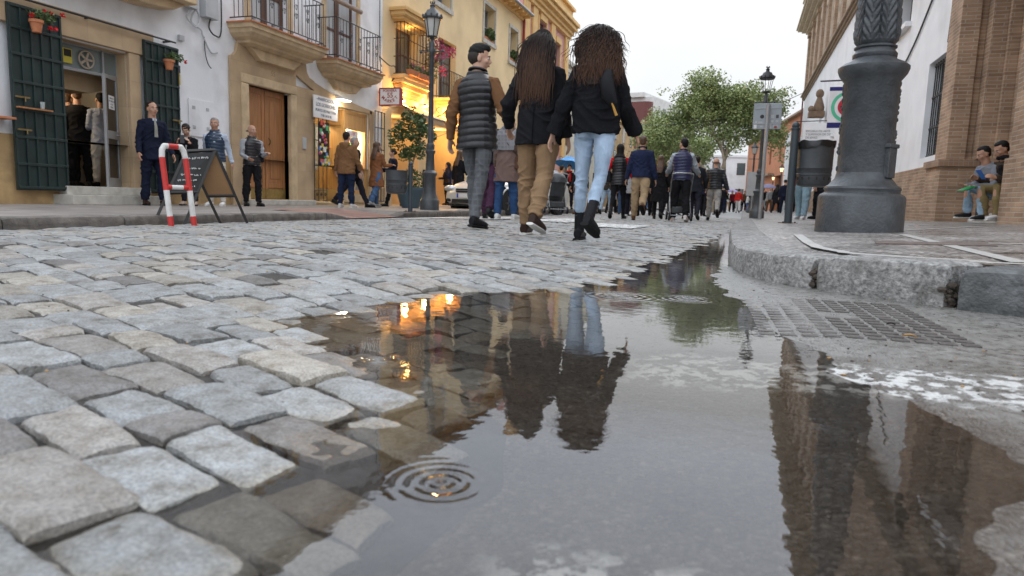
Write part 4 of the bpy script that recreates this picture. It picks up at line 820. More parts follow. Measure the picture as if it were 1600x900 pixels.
def planter(x, y, z, n, label, mf=None, long=.5):
    s = thing('planter_box', label, 'planter', (x, y, z), group='terracotta planters on the yellow house'); b = MB(); b.prism([(-.06, 0), (.06, 0), (.09, .16), (-.09, .16)], 'y', -long/2, long/2); b.build('box', m_tc, s, bevel=.01)
    b = MB(); leafcloud(b, (0, 0, .24), (.13, long*.55, .12), n, .04); b.build('foliage', m_lf, s, fixn=False)
    if mf: b = MB(); leafcloud(b, (.03, 0, .3), (.13, long*.5, .07), n//4, .03); b.build('blossom', mf, s, fixn=False)
planter(xg+.1, 18.55, 3.84, 160, 'first terracotta planter under the iron window grille', m_mag); planter(xg+.1, 19.1, 3.84, 160, 'middle terracotta planter with pink flowers under the grille', m_mag); planter(xg+.1, 19.65, 3.84, 160, 'last terracotta planter under the grille, nearest the street lamp', m_mag)
s = thing('balcony', None, None); [s.pop(k) for k in list(s.keys())]; s.parent = yh; b = MB(); b.box(XL+.002, 20.9, 3.48, XL+.62, 23.4, 3.58); b.box(XL+.002, 21.0, 3.38, XL+.5, 23.3, 3.48); b.build('slab', m_yt, s, bevel=.01); b = MB()
for i in range(20): y = 20.95+i*(2.4/19); b.tube([(XL+.57, y, 3.58), (XL+.57, y, 4.42)], .010, n=5)
for x in (XL+.1, XL+.22, XL+.34, XL+.46):
    for y in (20.95, 23.35): b.tube([(x, y, 3.58), (x, y, 4.42)], .01, n=5)
for z in (3.64, 4.42): b.tube([(XL, 20.95, z), (XL+.57, 20.95, z), (XL+.57, 23.35, z), (XL, 23.35, z)], .014, n=5)
b.build('railing', m_ibk, s); b = MB()
for y in (21.2, 23.1): b.tube([(XL+.02, y, 3.0), (XL+.2, y, 3.06), (XL+.35, y, 3.2), (XL+.55, y, 3.4)], .02, n=6); b.tube([(XL+.1+.09*math.cos(t_*.5), y, 3.22+.09*math.sin(t_*.5)) for t_ in range(13)], .013, n=5)
b.build('bracket', m_ibk, s)
planter(XL+.68, 21.3, 3.6, 120, 'terracotta planter on the near end of the yellow house balcony', None, .6); planter(XL+.68, 22.1, 3.6, 120, 'terracotta planter further along the yellow house balcony', None, .6)
bo = thing('bougainvillea', 'magenta bougainvillea climbing beside the balcony of the yellow house', 'climbing plant', (0, 0, 0)); b = MB()
for k in range(7): y = 20.3+.13*k; b.tube([(XL+.1, 20.3, 3.4), (XL+.15, 20.2+.05*k, 4.3), (XL+.3, y, 5.0+.1*(k % 3))], .012, n=5)
b.build('stem', m_dw, bo); b = MB()
for c_ in ((XL+.3, 20.6, 5.2), (XL+.35, 20.95, 5.0), (XL+.3, 20.3, 4.7), (XL+.35, 20.9, 4.4), (XL+.45, 21.3, 5.1)): leafcloud(b, c_, (.17, .22, .22), 80, .045)
b.build('bracts', m_mag, bo, fixn=False); b = MB(); leafcloud(b, (XL+.25, 20.25, 4.6), (.2, .35, .8), 260, .06); b.build('foliage', mat('dry leaf', (.14, .14, .05), .6, bump=0, c2=(.3, .26, .12), vs=15), bo, fixn=False)
# awnings, openings, lamps of the ground floor
m_aw = mat('tan awning canvas', (.42, .27, .15), .85, var=.1, bump=.2)
def awning(y0, y1, z, label):
    s = thing('awning', label, 'awning', (0, 0, 0), group='tan awnings of the yellow house'); b = MB(); b.add([(XL+.03, y0, z+.38), (XL+.85, y0, z), (XL+.85, y1, z), (XL+.03, y1, z+.38)], [(0, 1, 2, 3)]); b.add([(XL+.85, y0, z), (XL+.86, y0, z-.2), (XL+.86, y1, z-.2), (XL+.85, y1, z)], [(0, 1, 2, 3)]); o = b.build('canvas', m_aw, s, fixn=False); so_ = o.modifiers.new('thick', 'SOLIDIFY'); so_.thickness = .012
    b = MB(); b.tube([(XL+.86, y0, z-.02), (XL+.86, y1, z-.02)], .02, n=6)
    for y in (y0+.05, y1-.05): b.tube([(XL, y, z-.3), (XL+.84, y, z-.02)], .014, n=5)
    b.build('arm', m_al, s)
awning(18.2, 20.0, 2.72, 'tan awning over the market door behind the potted tree'); awning(21.1, 23.3, 2.62, 'tan awning behind the street lamp, over two women in hoods')
for k, (a, c_, d, e, dp) in enumerate(ST):
    X_ = XL-dp
    if dp > 1:
        b = MB(); b.box(X_-.05, a-.3, d, X_, c_+.3, e+.1); b.build('back_wall', mat('warm inner wall %d' % k, (.42, .27, .12), .8, bump=.1), yh); window(yh, X_+.1, 1, a+.2, a+1.0, d, 2.2, mf=mat('blue grey door %d' % k, (.18, .22, .26), .6), nv=0, nh=1, name='door')
    else:
        window(yh, X_+.05, 1, a, c_, d, e, nv=1, nh=1, name='shop_window')
b = MB(); b.box(XL+.035, 20.15, .62, XL+.06, 20.6, 1.2); tag(b.build('wall_grate', m_gn, bevel=.004), 'dark grate low on the yellow wall between the potted tree and the lamp', 'grate')
def wall_lamp(y, z, label, e):
    s = thing('wall_lamp', label, 'lamp', (XL+.2, y, z), group='warm lamps under the yellow house bays'); b = MB(); b.lathe([(.04, .06), (.07, .0)], n=12); b.tube([(-.2, 0, .05), (0, 0, .05)], .015); b.build('body', m_ibk, s); b = MB(); b.ell((0, 0, -.01), (.05, .05, .04)); b.build('bulb', mat('sodium bulb', (1, .8, .4), emit=(1, .62, .22), es=40, bump=0), s); lamp_light('wl', 'POINT', (.12, 0, .02), e, (1, .56, .16), .07, s)
wall_lamp(18.45, 3.12, 'glowing wall lamp under the window grille, nearest the market sign', 60); wall_lamp(19.95, 3.18, 'glowing wall lamp under the far end of the window grille', 70); wall_lamp(21.9, 3.15, 'glowing wall lamp under the yellow house balcony', 70)
lamp_light('grille_in', 'POINT', (XL+.15, 19.0, 5.2), 6, (1, .6, .2), .1, gb); lamp_light('porch_in', 'POINT', (XL-.5, 22.4, 2.5), 25, (1, .62, .25), .15, yh); lamp_light('porch_in2', 'POINT', (XL-.5, 19.0, 2.5), 14, (1, .62, .25), .15, yh)
cable('brown drainpipe down the corner between yellow and pink houses', [(XL+.1, 30.0, 8.3), (XL+.1, 30.0, 4), (XL+.1, 30.0, .1)], .06, name='drainpipe', mt=m_rd)
# ---------------- pink house
ph = thing('pink_house', 'tall pink house with heavy yellow cornice beyond the yellow house', 'house', (0, 0, 0)); X2 = XL-.02
PW = [(32.6, 33.8, 6.6, 9.0, .25), (35.6, 36.6, 6.6, 8.6, .25), (32.6, 33.8, 2.9, 5.2, .25), (35.6, 36.6, 2.9, 5.0, .25)]
b = MB(); wall_mb(b, X2, 1, 30.12, 38.3, 0, 9.75, PW, back=9); b.build('wall', m_pk, ph, fixn=False)
b = MB(); 
for y in (30.16, 31.4, 34.6, 37.5): b.box(X2+.12, y, 0, X2+.002, y+.75, 9.3)
for z, d_ in ((9.3, .2), (9.5, .32), (9.7, .5), (9.92, .62)): b.box(X2+d_, 30.12, z, X2, 38.3+d_*.5, z+.199)
b.box(X2+.25, 30.12, 10.12, X2-.2, 38.3, 10.75); b.box(X2+.4, 30.12, 10.75, X2-.3, 38.4, 10.9); b.build('cornice', m_yt, ph, bevel=.015)
for (a, c_, d, e, _) in PW:
    w_ = window(ph, X2-.15, 1, a, c_, d, e, nv=1, nh=1); b = MB(); b.box(X2+.06, a-.15, d, X2+.002, a, e+.15); b.box(X2+.06, c_, d, X2+.002, c_+.15, e+.15); b.box(X2+.12, a, e, X2+.002, c_, e+.3); b.build('surround', m_yt, w_)
b = MB(); b.box(X2+.5, 32.2, 6.3, X2+.002, 34.2, 6.5); b.box(X2+.35, 32.4, 6.1, X2+.002, 34.0, 6.3); b.build('balcony_slab', m_yt, ph); b = MB()
for i in range(12): b.tube([(X2+.45, 32.25+i*.17, 6.5), (X2+.45, 32.25+i*.17, 7.4)], .012, n=4)
b.tube([(X2, 32.25, 7.4), (X2+.45, 32.25, 7.4), (X2+.45, 34.12, 7.4), (X2, 34.12, 7.4)], .016, n=4); b.build('balcony_railing', m_ibk, ph)
# ---------------- further left houses
def simple_house(name, label, x0, x1, y0, y1, h, mt, rot=0, floors=3, nb=4, face='x', trim=None, roofm=None, win=(1.0, 1.5)):
    s = thing(name, label, 'house', (x0, y0, 0), rot); Wd, Dp = x1-x0, y1-y0; b = MB(); b.box(0, 0, -.3, Wd, Dp, h); b.build('wall', mt, s)
    b = MB(); b.box(-.15, -.15, h, Wd+.15, Dp+.15, h+.25); b.build('cornice', trim or mt, s)
    fh = h/floors
    for fl in range(floors):
        z = fl*fh+fh*.32
        for k in range(nb):
            y = Dp*(k+.5)/nb; X = Wd if face == 'x' else 0; o_ = 1 if face == 'x' else -1
            window(s, X+o_*.02, o_, y-win[0]/2, y+win[0]/2, z, z+win[1], nv=1, nh=0, th=.015)
    for fl in range(floors):
        z = fl*fh+fh*.32
        for k in range(max(1, int(Wd/3))):
            n_ = max(1, int(Wd/3)); x = Wd*(k+.5)/n_; w_ = MB(); w_.box(x-win[0]/2, -.02, z, x+win[0]/2, 0.0, z+win[1]); wo = w_.build('window', m_dw, s); g = MB(); g.box(x-win[0]/2+.07, -.03, z+.07, x+win[0]/2-.07, -.021, z+win[1]-.07); g.build('pane', m_gl, wo)
    return s
simple_house('cream_house', 'pale cream house with grey cornice seen behind the walking women', -20, X2-.3, 38.6, 50, 8.2, mat('cream render', (.62, .58, .48), .85, bump=.2), trim=m_mar)
simple_house('ochre_house', 'ochre house further down the left side behind the blue umbrella', -20, -10.2, 50.3, 66, 7.0, m_oc, trim=m_yt)
# building with red-brown rounded balconies
cb = thing('corner_building', 'modern corner block with rounded red brown balconies and white side wall', 'apartment block', (0, 0, 0)); pc_ = AT(1007, 322, 76); cb.location = (pc_.x, pc_.y, 0); cb.rotation_euler = (0, 0, R(-14))
m_cw = mat('grey white render', (.60, .60, .58), .85, stain=.2, bump=.2); m_rb = mat('red brown tile', (.13, .035, .03), .5, var=.2, vs=6)
b = MB(); b.box(-9, .9, -.3, -.02, 12, 12.1); b.box(-.4, 1.3, -.3, 0, 16, 11.3); b.box(-8, .5, 12.1, -1, 10, 12.6); b.build('wall', m_cw, cb)
def bay(z0, z1, mt, name, r=1.55, mi=0):
    b = MB(); pl = []
    for i in range(13): a = PI+PI*i/12; pl.append((-1.6+1.6*math.cos(a), .9+r*.55*math.sin(a)*1.0-.3))
    pl = [(-3.9, .9)]+[(-3.9+.0, .6)]+[(-3.9+.35, .1)]+[(-3.3, -.15)]+[(-.6, -.15), (-.2, .05), (0, .45), (0, .9)]
    b.prism(pl, 'z', z0, z1); return b.build(name, mt, cb)
m_frw = mat('tan window timber', (.38, .22, .12), .6)
for z in (2.9, 6.2, 9.3): bay(z, z+1.5 if z < 9 else z+2.2, m_rb, 'balcony_front')
for z in (4.4, 7.7):
    w_ = bay(z, z+1.6, m_frw, 'window_band')
    for k in range(4):
        b = MB(); x = -3.2+k*.68; b.box(x, -.17, z+.15, x+.5, -.155, z+1.45); b.build('pane', m_cu if k % 2 else m_gl, w_)
for z in (3.5, 7.0, 10):
    for y in (4, 8, 12): b = MB(); b.box(0, y, z, .03, y+.9, z+1.2); b.build('window', m_gl, cb)
s = cb.copy()
bpy.data.objects.remove(s)
# ================================================================== RIGHT SIDE
XR = 3.55
m_br = brickmat('tan brick', (.48, .31, .19), (.33, .20, .12), (.46, .38, .29), bw=.30, bh=.064, ms=.009, bump=.6, noisev=.4)
m_br2 = mat('brick trim plain', (.30, .22, .15), .85, var=.2, vs=5, bump=.3, stain=.4, sscale=3)
m_w2 = mat('white wall paint', (.78, .79, .80), .85, var=.06, vs=.7, bump=.25, bs=30, stain=.2, sscale=1.3)
wb = thing('white_building', 'long white building with brick base, brick portal and pilastered upper storey on the right', 'building', (0, 0, 0))
gz = side_z
def Xrow(ops): return ops
W1 = (15.1, 16.9, 1.48, 3.45, .28)
OPS = [W1]+[(y, y+1.2, 3.6+(.0), 5.3, .25) for y in (26.5, 33, 39, 45)]+[(19.3, 20.5, 4.9, 6.6, .25), (12.0, 13.4, 4.9, 6.6, .25), (22.5, 24, 1.5, 3.4, .25), (29.5, 31, 1.5, 3.4, .25)]
b = MB(); wall_mb(b, XR, -1, 14.99, 52.3, 1.28, 7.95, OPS, back=0); b.add([(XR, 52.3, -.3), (XR+10, 52.3, -.3), (XR+10, 52.3, 12.2), (XR, 52.3, 12.2)], [(0, 1, 2, 3)]); b.build('wall', m_w2, wb, fixn=False)
b = MB(); wall_mb(b, XR-.03, -1, 15.1, 52.3, -.3, 1.28, [], back=0); b.add([(XR-.03, 15.1, 1.28), (XR, 15.1, 1.28), (XR, 52.3, 1.28), (XR-.03, 52.3, 1.28)], [(0, 1, 2, 3)]); b.build('brick_base', m_br, wb, fixn=False)
b = MB()
for z, d_ in ((7.75, .08), (7.86, .16), (7.97, .26), (8.08, .12)): b.box(XR-d_, 10, z, XR+.001, 52.4, z+.105)
b.build('string_course', m_br2, wb, bevel=.01)
m_cr = mat('cream stone wall', (.56, .48, .38), .85, var=.12, vs=3, bump=.3, stain=.3, sscale=2)
UP = [(y, y+1.7, 8.5, 11.2, .2) for y in range(19, 52, 3)]
b = MB(); wall_mb(b, XR, -1, 10, 52.2, 8.185, 12.2, UP, back=9.5); b.build('upper_wall', m_cr, wb, fixn=False)
for (a, c_, d, e, _) in UP: window(wb, XR+.15, -1, a, c_, d, e, nv=1, nh=1, mf=m_w2, mg=mat('white blind', (.6, .61, .62), .8, bump=.1) if a == 19 else bpy.data.materials['white blind'])
for y in range(18, 53, 3): b = MB(); b.box(XR-.14, y-.28, 8.19, XR-.002, y+.28, 11.7); b.box(XR-.2, y-.36, 11.7, XR-.002, y+.36, 11.95); b.build('pilaster', m_br, wb)
b = MB()
for z, d_ in ((12.2, .25), (12.35, .5), (12.5, .75), (12.62, .85)): b.box(XR-d_, 10, z, XR+9, 52.2+d_, z+.14)
b.box(XR-.1, 10, 12.77, XR+8, 52, 14.0)
for z, d_ in ((14.0, .3), (14.15, .5), (14.3, .6)): b.box(XR-d_, 10, z, XR+9, 52.1+d_, z+.149)
b.build('top_cornice', m_cr, wb, bevel=.02)
b = MB()
for y in (46.5, 40.5, 31.5, 25.5): b.box(XR-.55, y-.25, 13.0, XR-.1, y+.25, 13.9); b.ell((XR-.5, y, 13.2), (.15, .25, .3))
b.build('cornice_ornament', m_br2, wb)
for (a, c_, d, e, _) in OPS[1:]:
    w_ = window(wb, XR+.2, -1, a, c_, d, e, nv=1, nh=1, mf=m_dk, mg=m_gl); b = MB(); b.box(XR-.14, a-.15, d-.12, XR+.2, c_+.15, d); b.build('sill', m_w2, w_, bevel=.01)
# barred window
w_ = window(wb, XR+.26, -1, W1[0], W1[1], W1[2], W1[3], nv=1, nh=1, mf=m_dk, mg=m_dk); b = MB()
for i in range(11): y = W1[0]+.05+(W1[1]-W1[0]-.1)*i/10; b.tube([(XR+.12, y, W1[2]), (XR+.12, y, W1[3])], .013, n=5)
for z in (1.52, 2.1, 2.75, 3.4): b.box(XR+.105, W1[0], z-.02, XR+.135, W1[1], z+.02)
b.build('bars', m_ibk, w_)
b = MB(); b.add([(XR-.002, 17.02, 1.29), (XR-.002, 17.22, 1.29), (XR-.02, 17.22, 3.7), (XR-.02, 17.02, 3.7)], [(0, 1, 2, 3)]); 
# portal: stepped brick jambs, heavy timber door
pt = thing('brick_portal', 'tall stepped brick doorway projecting from the white building', 'portal', (0, 0, 0)); GZ = .12
b = MB(); b.box(3.3, 14.1, -.1, 3.86, 15.08, 1.16); b.box(3.86, 13.75, -.1, 4.3, 14.3, 1.16); b.box(4.3, 13.4, -.1, 5.2, 14.3, 1.16); b.build('far_plinth', m_br, pt, bevel=.006)
b = MB(); b.box(3.25, 14.05, 1.16, 3.9, 15.12, 1.29); b.box(3.9, 13.7, 1.16, 4.35, 14.3, 1.29); b.box(4.35, 13.36, 1.16, 5.2, 14.3, 1.29); b.build('plinth_cap', brickmat('header course', (.38, .23, .14), (.3, .18, .11), (.33, .27, .21), bw=.075, bh=.14, ms=.007, off=0), pt, bevel=.01)
b = MB(); b.box(3.4, 14.22, 1.29, 3.7, 14.98, 9); b.box(3.7, 14.3, 1.29, 3.82, 14.9, 9); b.box(3.82, 14.0, 1.29, 4.05, 14.6, 9); b.box(4.05, 13.9, 1.29, 4.22, 14.5, 9); b.box(4.22, 13.72, 1.29, 4.5, 14.3, 9); b.box(4.5, 13.55, 1.29, 4.62, 14.3, 9); b.box(4.62, 13.42, 1.29, 5.2, 14.3, 9); b.build('far_jamb', m_br, pt, bevel=.008)
b = MB(); b.box(3.42, 9.4, -.1, 4.1, 11.15, 9); b.box(3.34, 9.4, -.1, 3.419, 11.05, 1.1); b.box(4.1, 10.6, -.1, 5.2, 11.45, 9); b.build('near_jamb', m_br, pt, bevel=.008)
b = MB(); b.box(3.1, 8.5, 5.95, 3.54, 20, 11.5); b.build('portal_top', m_br, pt)
b = MB(); b.box(3.3, 5.5, -.1, 4.2, 9.39, 9); b.box(3.4, 9.2, 5.3, 5.2, 15, 9.2); b.build('lintel_wall', m_br, pt)
b = MB(); b.box(5.0, 11.46, .35, 5.1, 13.41, 5.3); dr = b.build('door', m_wd, pt); b = MB()
for y in (11.6, 12.5):
    for z in (.6, 1.5, 2.4, 3.3, 4.2): b.box(4.96, y, z, 4.999, y+.72, z+.7); b.box(4.93, y+.12, z+.12, 4.96, y+.6, z+.58)
b.build('door_panel', m_wd, dr, bevel=.015)
b = MB(); b.box(3.92, 11.16, -.1, 5.0, 13.39, .36); b.box(3.68, 11.17, -.1, 3.92, 13.6, .24+.06); b.build('step', m_mar, pt, bevel=.01)
# bust and banners on the far portal
bs = thing('stone_bust', 'brown stone bust and scrolls on top of the far white doorway', 'sculpture', (3.2, 37, 5.05)); bs.scale = (.75,)*3; b = MB(); b.box(-.6, -.5, -.35, .35, .5, 0); b.lathe([(.32, 0), (.34, .3), (.2, .75), (.13, .95)], n=14); b.ell((0, 0, 1.15), (.25, .25, .3)); b.ell((-.45, 0, .18), (.2, .2, .22)); b.ell((-.42, -.35, .12), (.16, .16, .16)); b.build('bust', mat('brown stone', (.17, .115, .075), .85, var=.3, vs=5, bump=.5), bs)
p0, p1 = FY(1257, 192, 33), FY(1292, 220, 33)
bn = thing('white_banner', 'white banner with small black lettering hung out on a pole above the litter bin', 'banner', (0, 0, 0)); b = MB(); b.box(FY(1256, 192, 33).x, 33, FY(1256, 222, 33).z, XR, 33.02, FY(1256, 192, 33).z); cl_ = b.build('cloth', m_w2, bn); b = MB(); b.tube([(FY(1243, 188, 33).x, 33, FY(1256, 190, 33).z), (XR+.1, 33, FY(1256, 190, 33).z+.05)], .02, n=6); b.build('pole', m_ibk, bn)
for i, s_ in enumerate(['ESCUELA DE ARTE', 'Y SUPERIOR DE DISEÑO', 'DE JEREZ']): text(s_, .12, face_cam(FY(1259, 205, 33).x, 32.99, FY(1259, 205, 33).z-.14*i), m_tx, cl_, ext=.001, align='LEFT')
Yf = 24; P = lambda px, py: FY(px, py, Yf)
fl = thing('round_emblem_banner', 'white and navy vertical banner with a green, red and black round emblem', 'banner', (0, 0, 0)); b = MB(); a0, a1 = P(1297, 136), P(1325, 200); a1.x = P(1346, 200).x; b.box(a0.x, Yf, a1.z, a1.x, Yf+.015, a0.z, 0); b.box(a0.x, Yf-.004, a0.z-.12, a1.x, Yf-.001, a0.z, 1); b.box(a0.x, Yf-.004, a1.z, a1.x, Yf-.001, a1.z+.17, 1); flc = b.build('cloth', [m_wp2, mat('navy cloth', (.02, .02, .14), .8, bump=0)], fl)
def disc(r, mt, dy, sq=1, name='emblem'):
    b = MB(); c_ = P(1324, 167); pl = [(c_.x+r*math.cos(2*PI*i/40), c_.z+r*math.sin(2*PI*i/40)) for i in range(40)]
    if sq == 2: pl = [(c_.x-r, c_.z), (c_.x, c_.z-r*.75), (c_.x+r, c_.z), (c_.x, c_.z+r*.75)]
    b.prism(pl, 'y', Yf-dy, Yf-dy+.002); b.build(name, mt, flc)
disc(.47, mat('emblem green', (.1, .5, .3), .8, bump=0), .010); disc(.37, m_wp2, .014); disc(.28, mat('emblem red', (.5, .02, .04), .8, bump=0), .018); disc(.22, mat('emblem black', (.02, .02, .03), .8, bump=0), .022, 2)
b = MB(); b.tube([(P(1282, 127).x, Yf, P(1282, 127).z), (XR+.1, Yf, P(1282, 127).z+.03)], .025, n=6); b.build('pole', m_ibk, fl)
cable('dark cable sagging along the white wall behind the giant lamp post', [(XR-.03, 17, 4.9), (XR-.03, 18.5, 4.2), (XR-.03, 20, 3.85), (XR-.03, 23, 3.8)], .02)
cable('overhead wire strung across the street in front of the plane tree', [(XR, 52, 8.3), (0, 50, 6.6), (-5, 48, 5.7), (-9.9, 46, 5.6)], .02, name='overhead_wire')
cable('vertical wire along the brick portal edge', [(XR-.03, 15.3, 9), (XR-.03, 15.35, 6), (XR-.03, 15.4, 4.3), (XR-.02, 15.5, 3.6)], .02)
b = MB(); b.tube([(XR-.08, 52.45, 0), (XR-.08, 52.45, 8)], .05, n=6); tag(b.build('drainpipe', m_rb), 'thin drainpipe on the far corner of the white building', 'drainpipe')
# far right houses
s = thing('orange_house', 'orange rendered house with dark openings beyond the white building', 'house', (4.1, 56, 0), R(7.5)); m_or = mat('orange render', (.48, .20, .10), .85, var=.12, vs=.6, bump=.2, stain=.25, sscale=1)
b = MB(); wall_mb(b, 0, -1, 0, 30, -.3, 7.6, [(2, 6, -.2, 3.4, .4), (8, 11, -.2, 3.2, .4)]+[(y, y+1, 4.4, 6.2, .2) for y in (9, 14, 19, 24)], back=10); b.build('wall', m_or, s, fixn=False); b = MB(); b.box(-.35, 0, 7.6, 10, 30, 7.75); b.build('cornice', m_br2, s); b = MB(); b.box(.38, 1.9, -.2, .45, 30, 6.4); b.build('window', m_dk, s)
b = MB(); b.box(-.5, 12, 3.3, 0, 22, 3.5); b.build('balcony', m_br2, s)
s = thing('low_white_house', 'low white house with a balustrade in front of the orange one', 'house', (3.7, 53.2, 0), R(3)); b = MB(); b.box(-.55, 0, -.3, 3, 5, 5.2); b.box(-.65, -.1, 5.2, 3.1, 5.1, 5.4); b.build('wall', m_w2, s); b = MB()
for k in range(14): b.lathe([(.05, 5.4), (.1, 5.55), (.05, 5.75), (.09, 5.85)], c=(-.5, .1+k*.36, 0), n=6)
b.box(-.6, 0, 5.85, -.4, 5, 5.95); b.build('balustrade', m_w2, s)
for i, (a, h, X_, Yy, w_, mt, lb) in enumerate([(0, 6.5, -8, 92, 9, m_w2, 'far white house closing the street behind the crowd, right of the tree'), (0, 8.5, -19, 96, 10, m_ye, 'far yellow house closing the street behind the plane tree'), (0, 6, 1.2, 90, 8, mat('far beige render', (.5, .42, .3), .85), 'far beige house behind the crowd on the right')]):
    simple_house('far_house', lb, X_, X_+w_, Yy, Yy+8, h, mt, nb=2, floors=2)
# ================================================================== OBJECTS IN THE STREET
m_pt = mat('grey painted cast iron', (.055, .061, .066), .42, var=.3, vs=7, bump=.5, bs=45, stain=.45, sscale=11, spec=.5)
m_bk = mat('dark grey plastic', (.045, .05, .055), .45, var=.2, vs=8, bump=.1)
m_bag = mat('black bin bag', (.012, .012, .013), .28, bump=.4, bs=25)
m_lg = mat('frosted lantern glass', (.5, .5, .47), .3, bump=0)
m_stk = mat('sticker grey', (.42, .43, .44), .6, bump=0)
def profile(pts, k=1): return [(r*k, z*k) for r, z in pts]
def street_lamp(loc, label, s=1.0, lit=None, glass=True, group='cast iron street lamps', rz=0):
    t = thing('street_lamp', label, 'street lamp', loc, rz, group); b = MB()
    b.lathe(profile([(.21, 0), (.21, .2), (.19, .23), (.175, .26), (.15, .34), (.135, .4), (.125, .72), (.15, .76), (.155, .8), (.13, .83), (.10, .86), (.085, 1.2), (.11, 1.24), (.11, 1.28), (.085, 1.3), (.095, 1.36), (.095, 1.4), (.07, 1.44)], s), n=24); b.build('base', m_pt, t)
    b = MB(); b.lathe(profile([(.065, 1.44), (.06, 1.6), (.045, 3.3), (.06, 3.32), (.07, 3.4), (.05, 3.46), (.06, 3.52), (.03, 3.6), (.05, 3.64)], s), n=16); b.tube([(-.26*s, 0, 3.36*s), (.26*s, 0, 3.36*s)], .015*s, n=6)
    for sg in (-1, 1): b.ell((sg*.26*s, 0, 3.36*s), (.03*s,)*3)
    b.build('pole', m_pt, t)
    b = MB(); b.lathe(profile([(.20, 4.02), (.215, 4.05), (.19, 4.1), (.15, 4.14), (.12, 4.2), (.06, 4.23), (.045, 4.27), (.06, 4.3), (.03, 4.32), (.02, 4.36)], s), n=20)
    for k in range(10): a = 2*PI*k/10; b.ell((.205*s*math.cos(a), .205*s*math.sin(a), 4.085*s), (.022*s, .022*s, .035*s), n=6, m=4)
    for k in range(6): a = 2*PI*k/6; b.ell((.045*s*math.cos(a), .045*s*math.sin(a), 4.36*s), (.012*s, .012*s, .03*s), n=5, m=4)
    b.build('crown', m_ibk if not glass else m_pt, t); b = MB()
    for k in range(6): a = 2*PI*k/6+.2; b.tube([(.10*s*math.cos(a), .10*s*math.sin(a), 3.66*s), (.175*s*math.cos(a), .175*s*math.sin(a), 4.03*s)], .009*s, n=5)
    b.lathe(profile([(.10, 3.64), (.11, 3.66), (.10, 3.68)], s), n=16); b.build('lantern_frame', m_ibk, t)
    if glass: b = MB(); b.lathe(profile([(.095, 3.67), (.165, 4.02)], s), n=16); b.build('lantern_glass', m_lg if not lit else lit, t)
    return t
street_lamp(G(671, 328, .05), 'tall cast iron street lamp on the left kerb beside the potted tree', 1.0)
m_lit = mat('lit lantern glass', (1, .8, .5), emit=(1, .62, .3), es=1.6, bump=0)
pl_ = AT(1182, 338.5, 18.6); pl_.z = side_z(pl_.x, pl_.y)
street_lamp(pl_, 'cast iron street lamp with black crown behind the grey sign on the right', .92, glass=False)
pl2 = AT(1172, 330, 36); street_lamp((pl2.x, pl2.y, -.02), 'far street lamp in front of the plane tree, beside a blank grey panel', .85)
pl3 = AT(1216, 331, 44); street_lamp((pl3.x, pl3.y, -.02), 'glowing far street lamp before the low white house', .72, lit=m_lit)
pl4 = AT(1204, 331, 52); street_lamp((pl4.x, pl4.y, -.02), 'farthest glowing street lamp, just left of the brighter one', .66, lit=m_lit)
sp_ = thing('panel_sign', 'blank grey panel on a post left of the far street lamp', 'sign', (pl2.x+.0, pl2.y-1.5, 0)); b = MB(); b.box(-.28, -.02, .9, .22, .02, 2.1); b.build('panel', m_al, sp_); b = MB(); b.tube([(.03, .04, -.1), (.03, .04, 2.1)], .035); b.build('post', m_al, sp_)
# direction sign seen from behind
dp = AT(1187, 340, 17.3); dp.z = side_z(dp.x, dp.y); ds = thing('traffic_sign', 'grey back of a large square traffic sign with stickers in front of the lamp', 'traffic sign', dp, R(-2)); k_ = 17.3/FPX
b = MB(); b.tube([(0, 0, 0), (0, 0, 176*k_)], .045, n=12); b.build('post', mat('galvanised steel', (.33, .34, .35), .45, metal=.5, var=.15, bump=.1), ds)
b = MB(); b.box(-21*k_, .05, 138*k_, 20*k_, .07, 177*k_); pn = b.build('panel', mat('grey sign back', (.30, .33, .35), .5, metal=.3, var=.1, vs=3, bump=0), ds, bevel=.01); b = MB()
for z in (146, 169): b.box(-19*k_, .035, z*k_, 18*k_, .05, (z+1.2)*k_)
b.build('rail', m_al, ds)
rg_ = random.Random(3)
for i, (x, z, w_, h, mt) in enumerate([(-8, 157, 6, 6, m_ibk), (-10, 148, 6, 3.5, m_stk), (7, 157, 4, 5, m_stk), (14, 157, 4, 5, m_bk), (7, 150, 4, 3.5, m_stk), (14, 150, 4, 3, m_stk), (4, 142, 5, 7, m_stk), (12, 143, 7, 4, m_stk), (-17, 142, 4, 6, m_wp2), (12.5, 141, 4, 3, m_rd), (-8, 142, 4, 3, m_stk), (-16, 149, 3, 3, m_stk)]):
    b = MB()
    if i == 0: b.prism([((x+3*math.cos(a*PI/10))*k_, (z+3*math.sin(a*PI/10))*k_) for a in range(20)], 'y', .046, .05)
    else: b.box((x-w_/2)*k_, .046, (z-h/2)*k_, (x+w_/2)*k_, .05, (z+h/2)*k_)
    b.build('sticker', mt, pn)
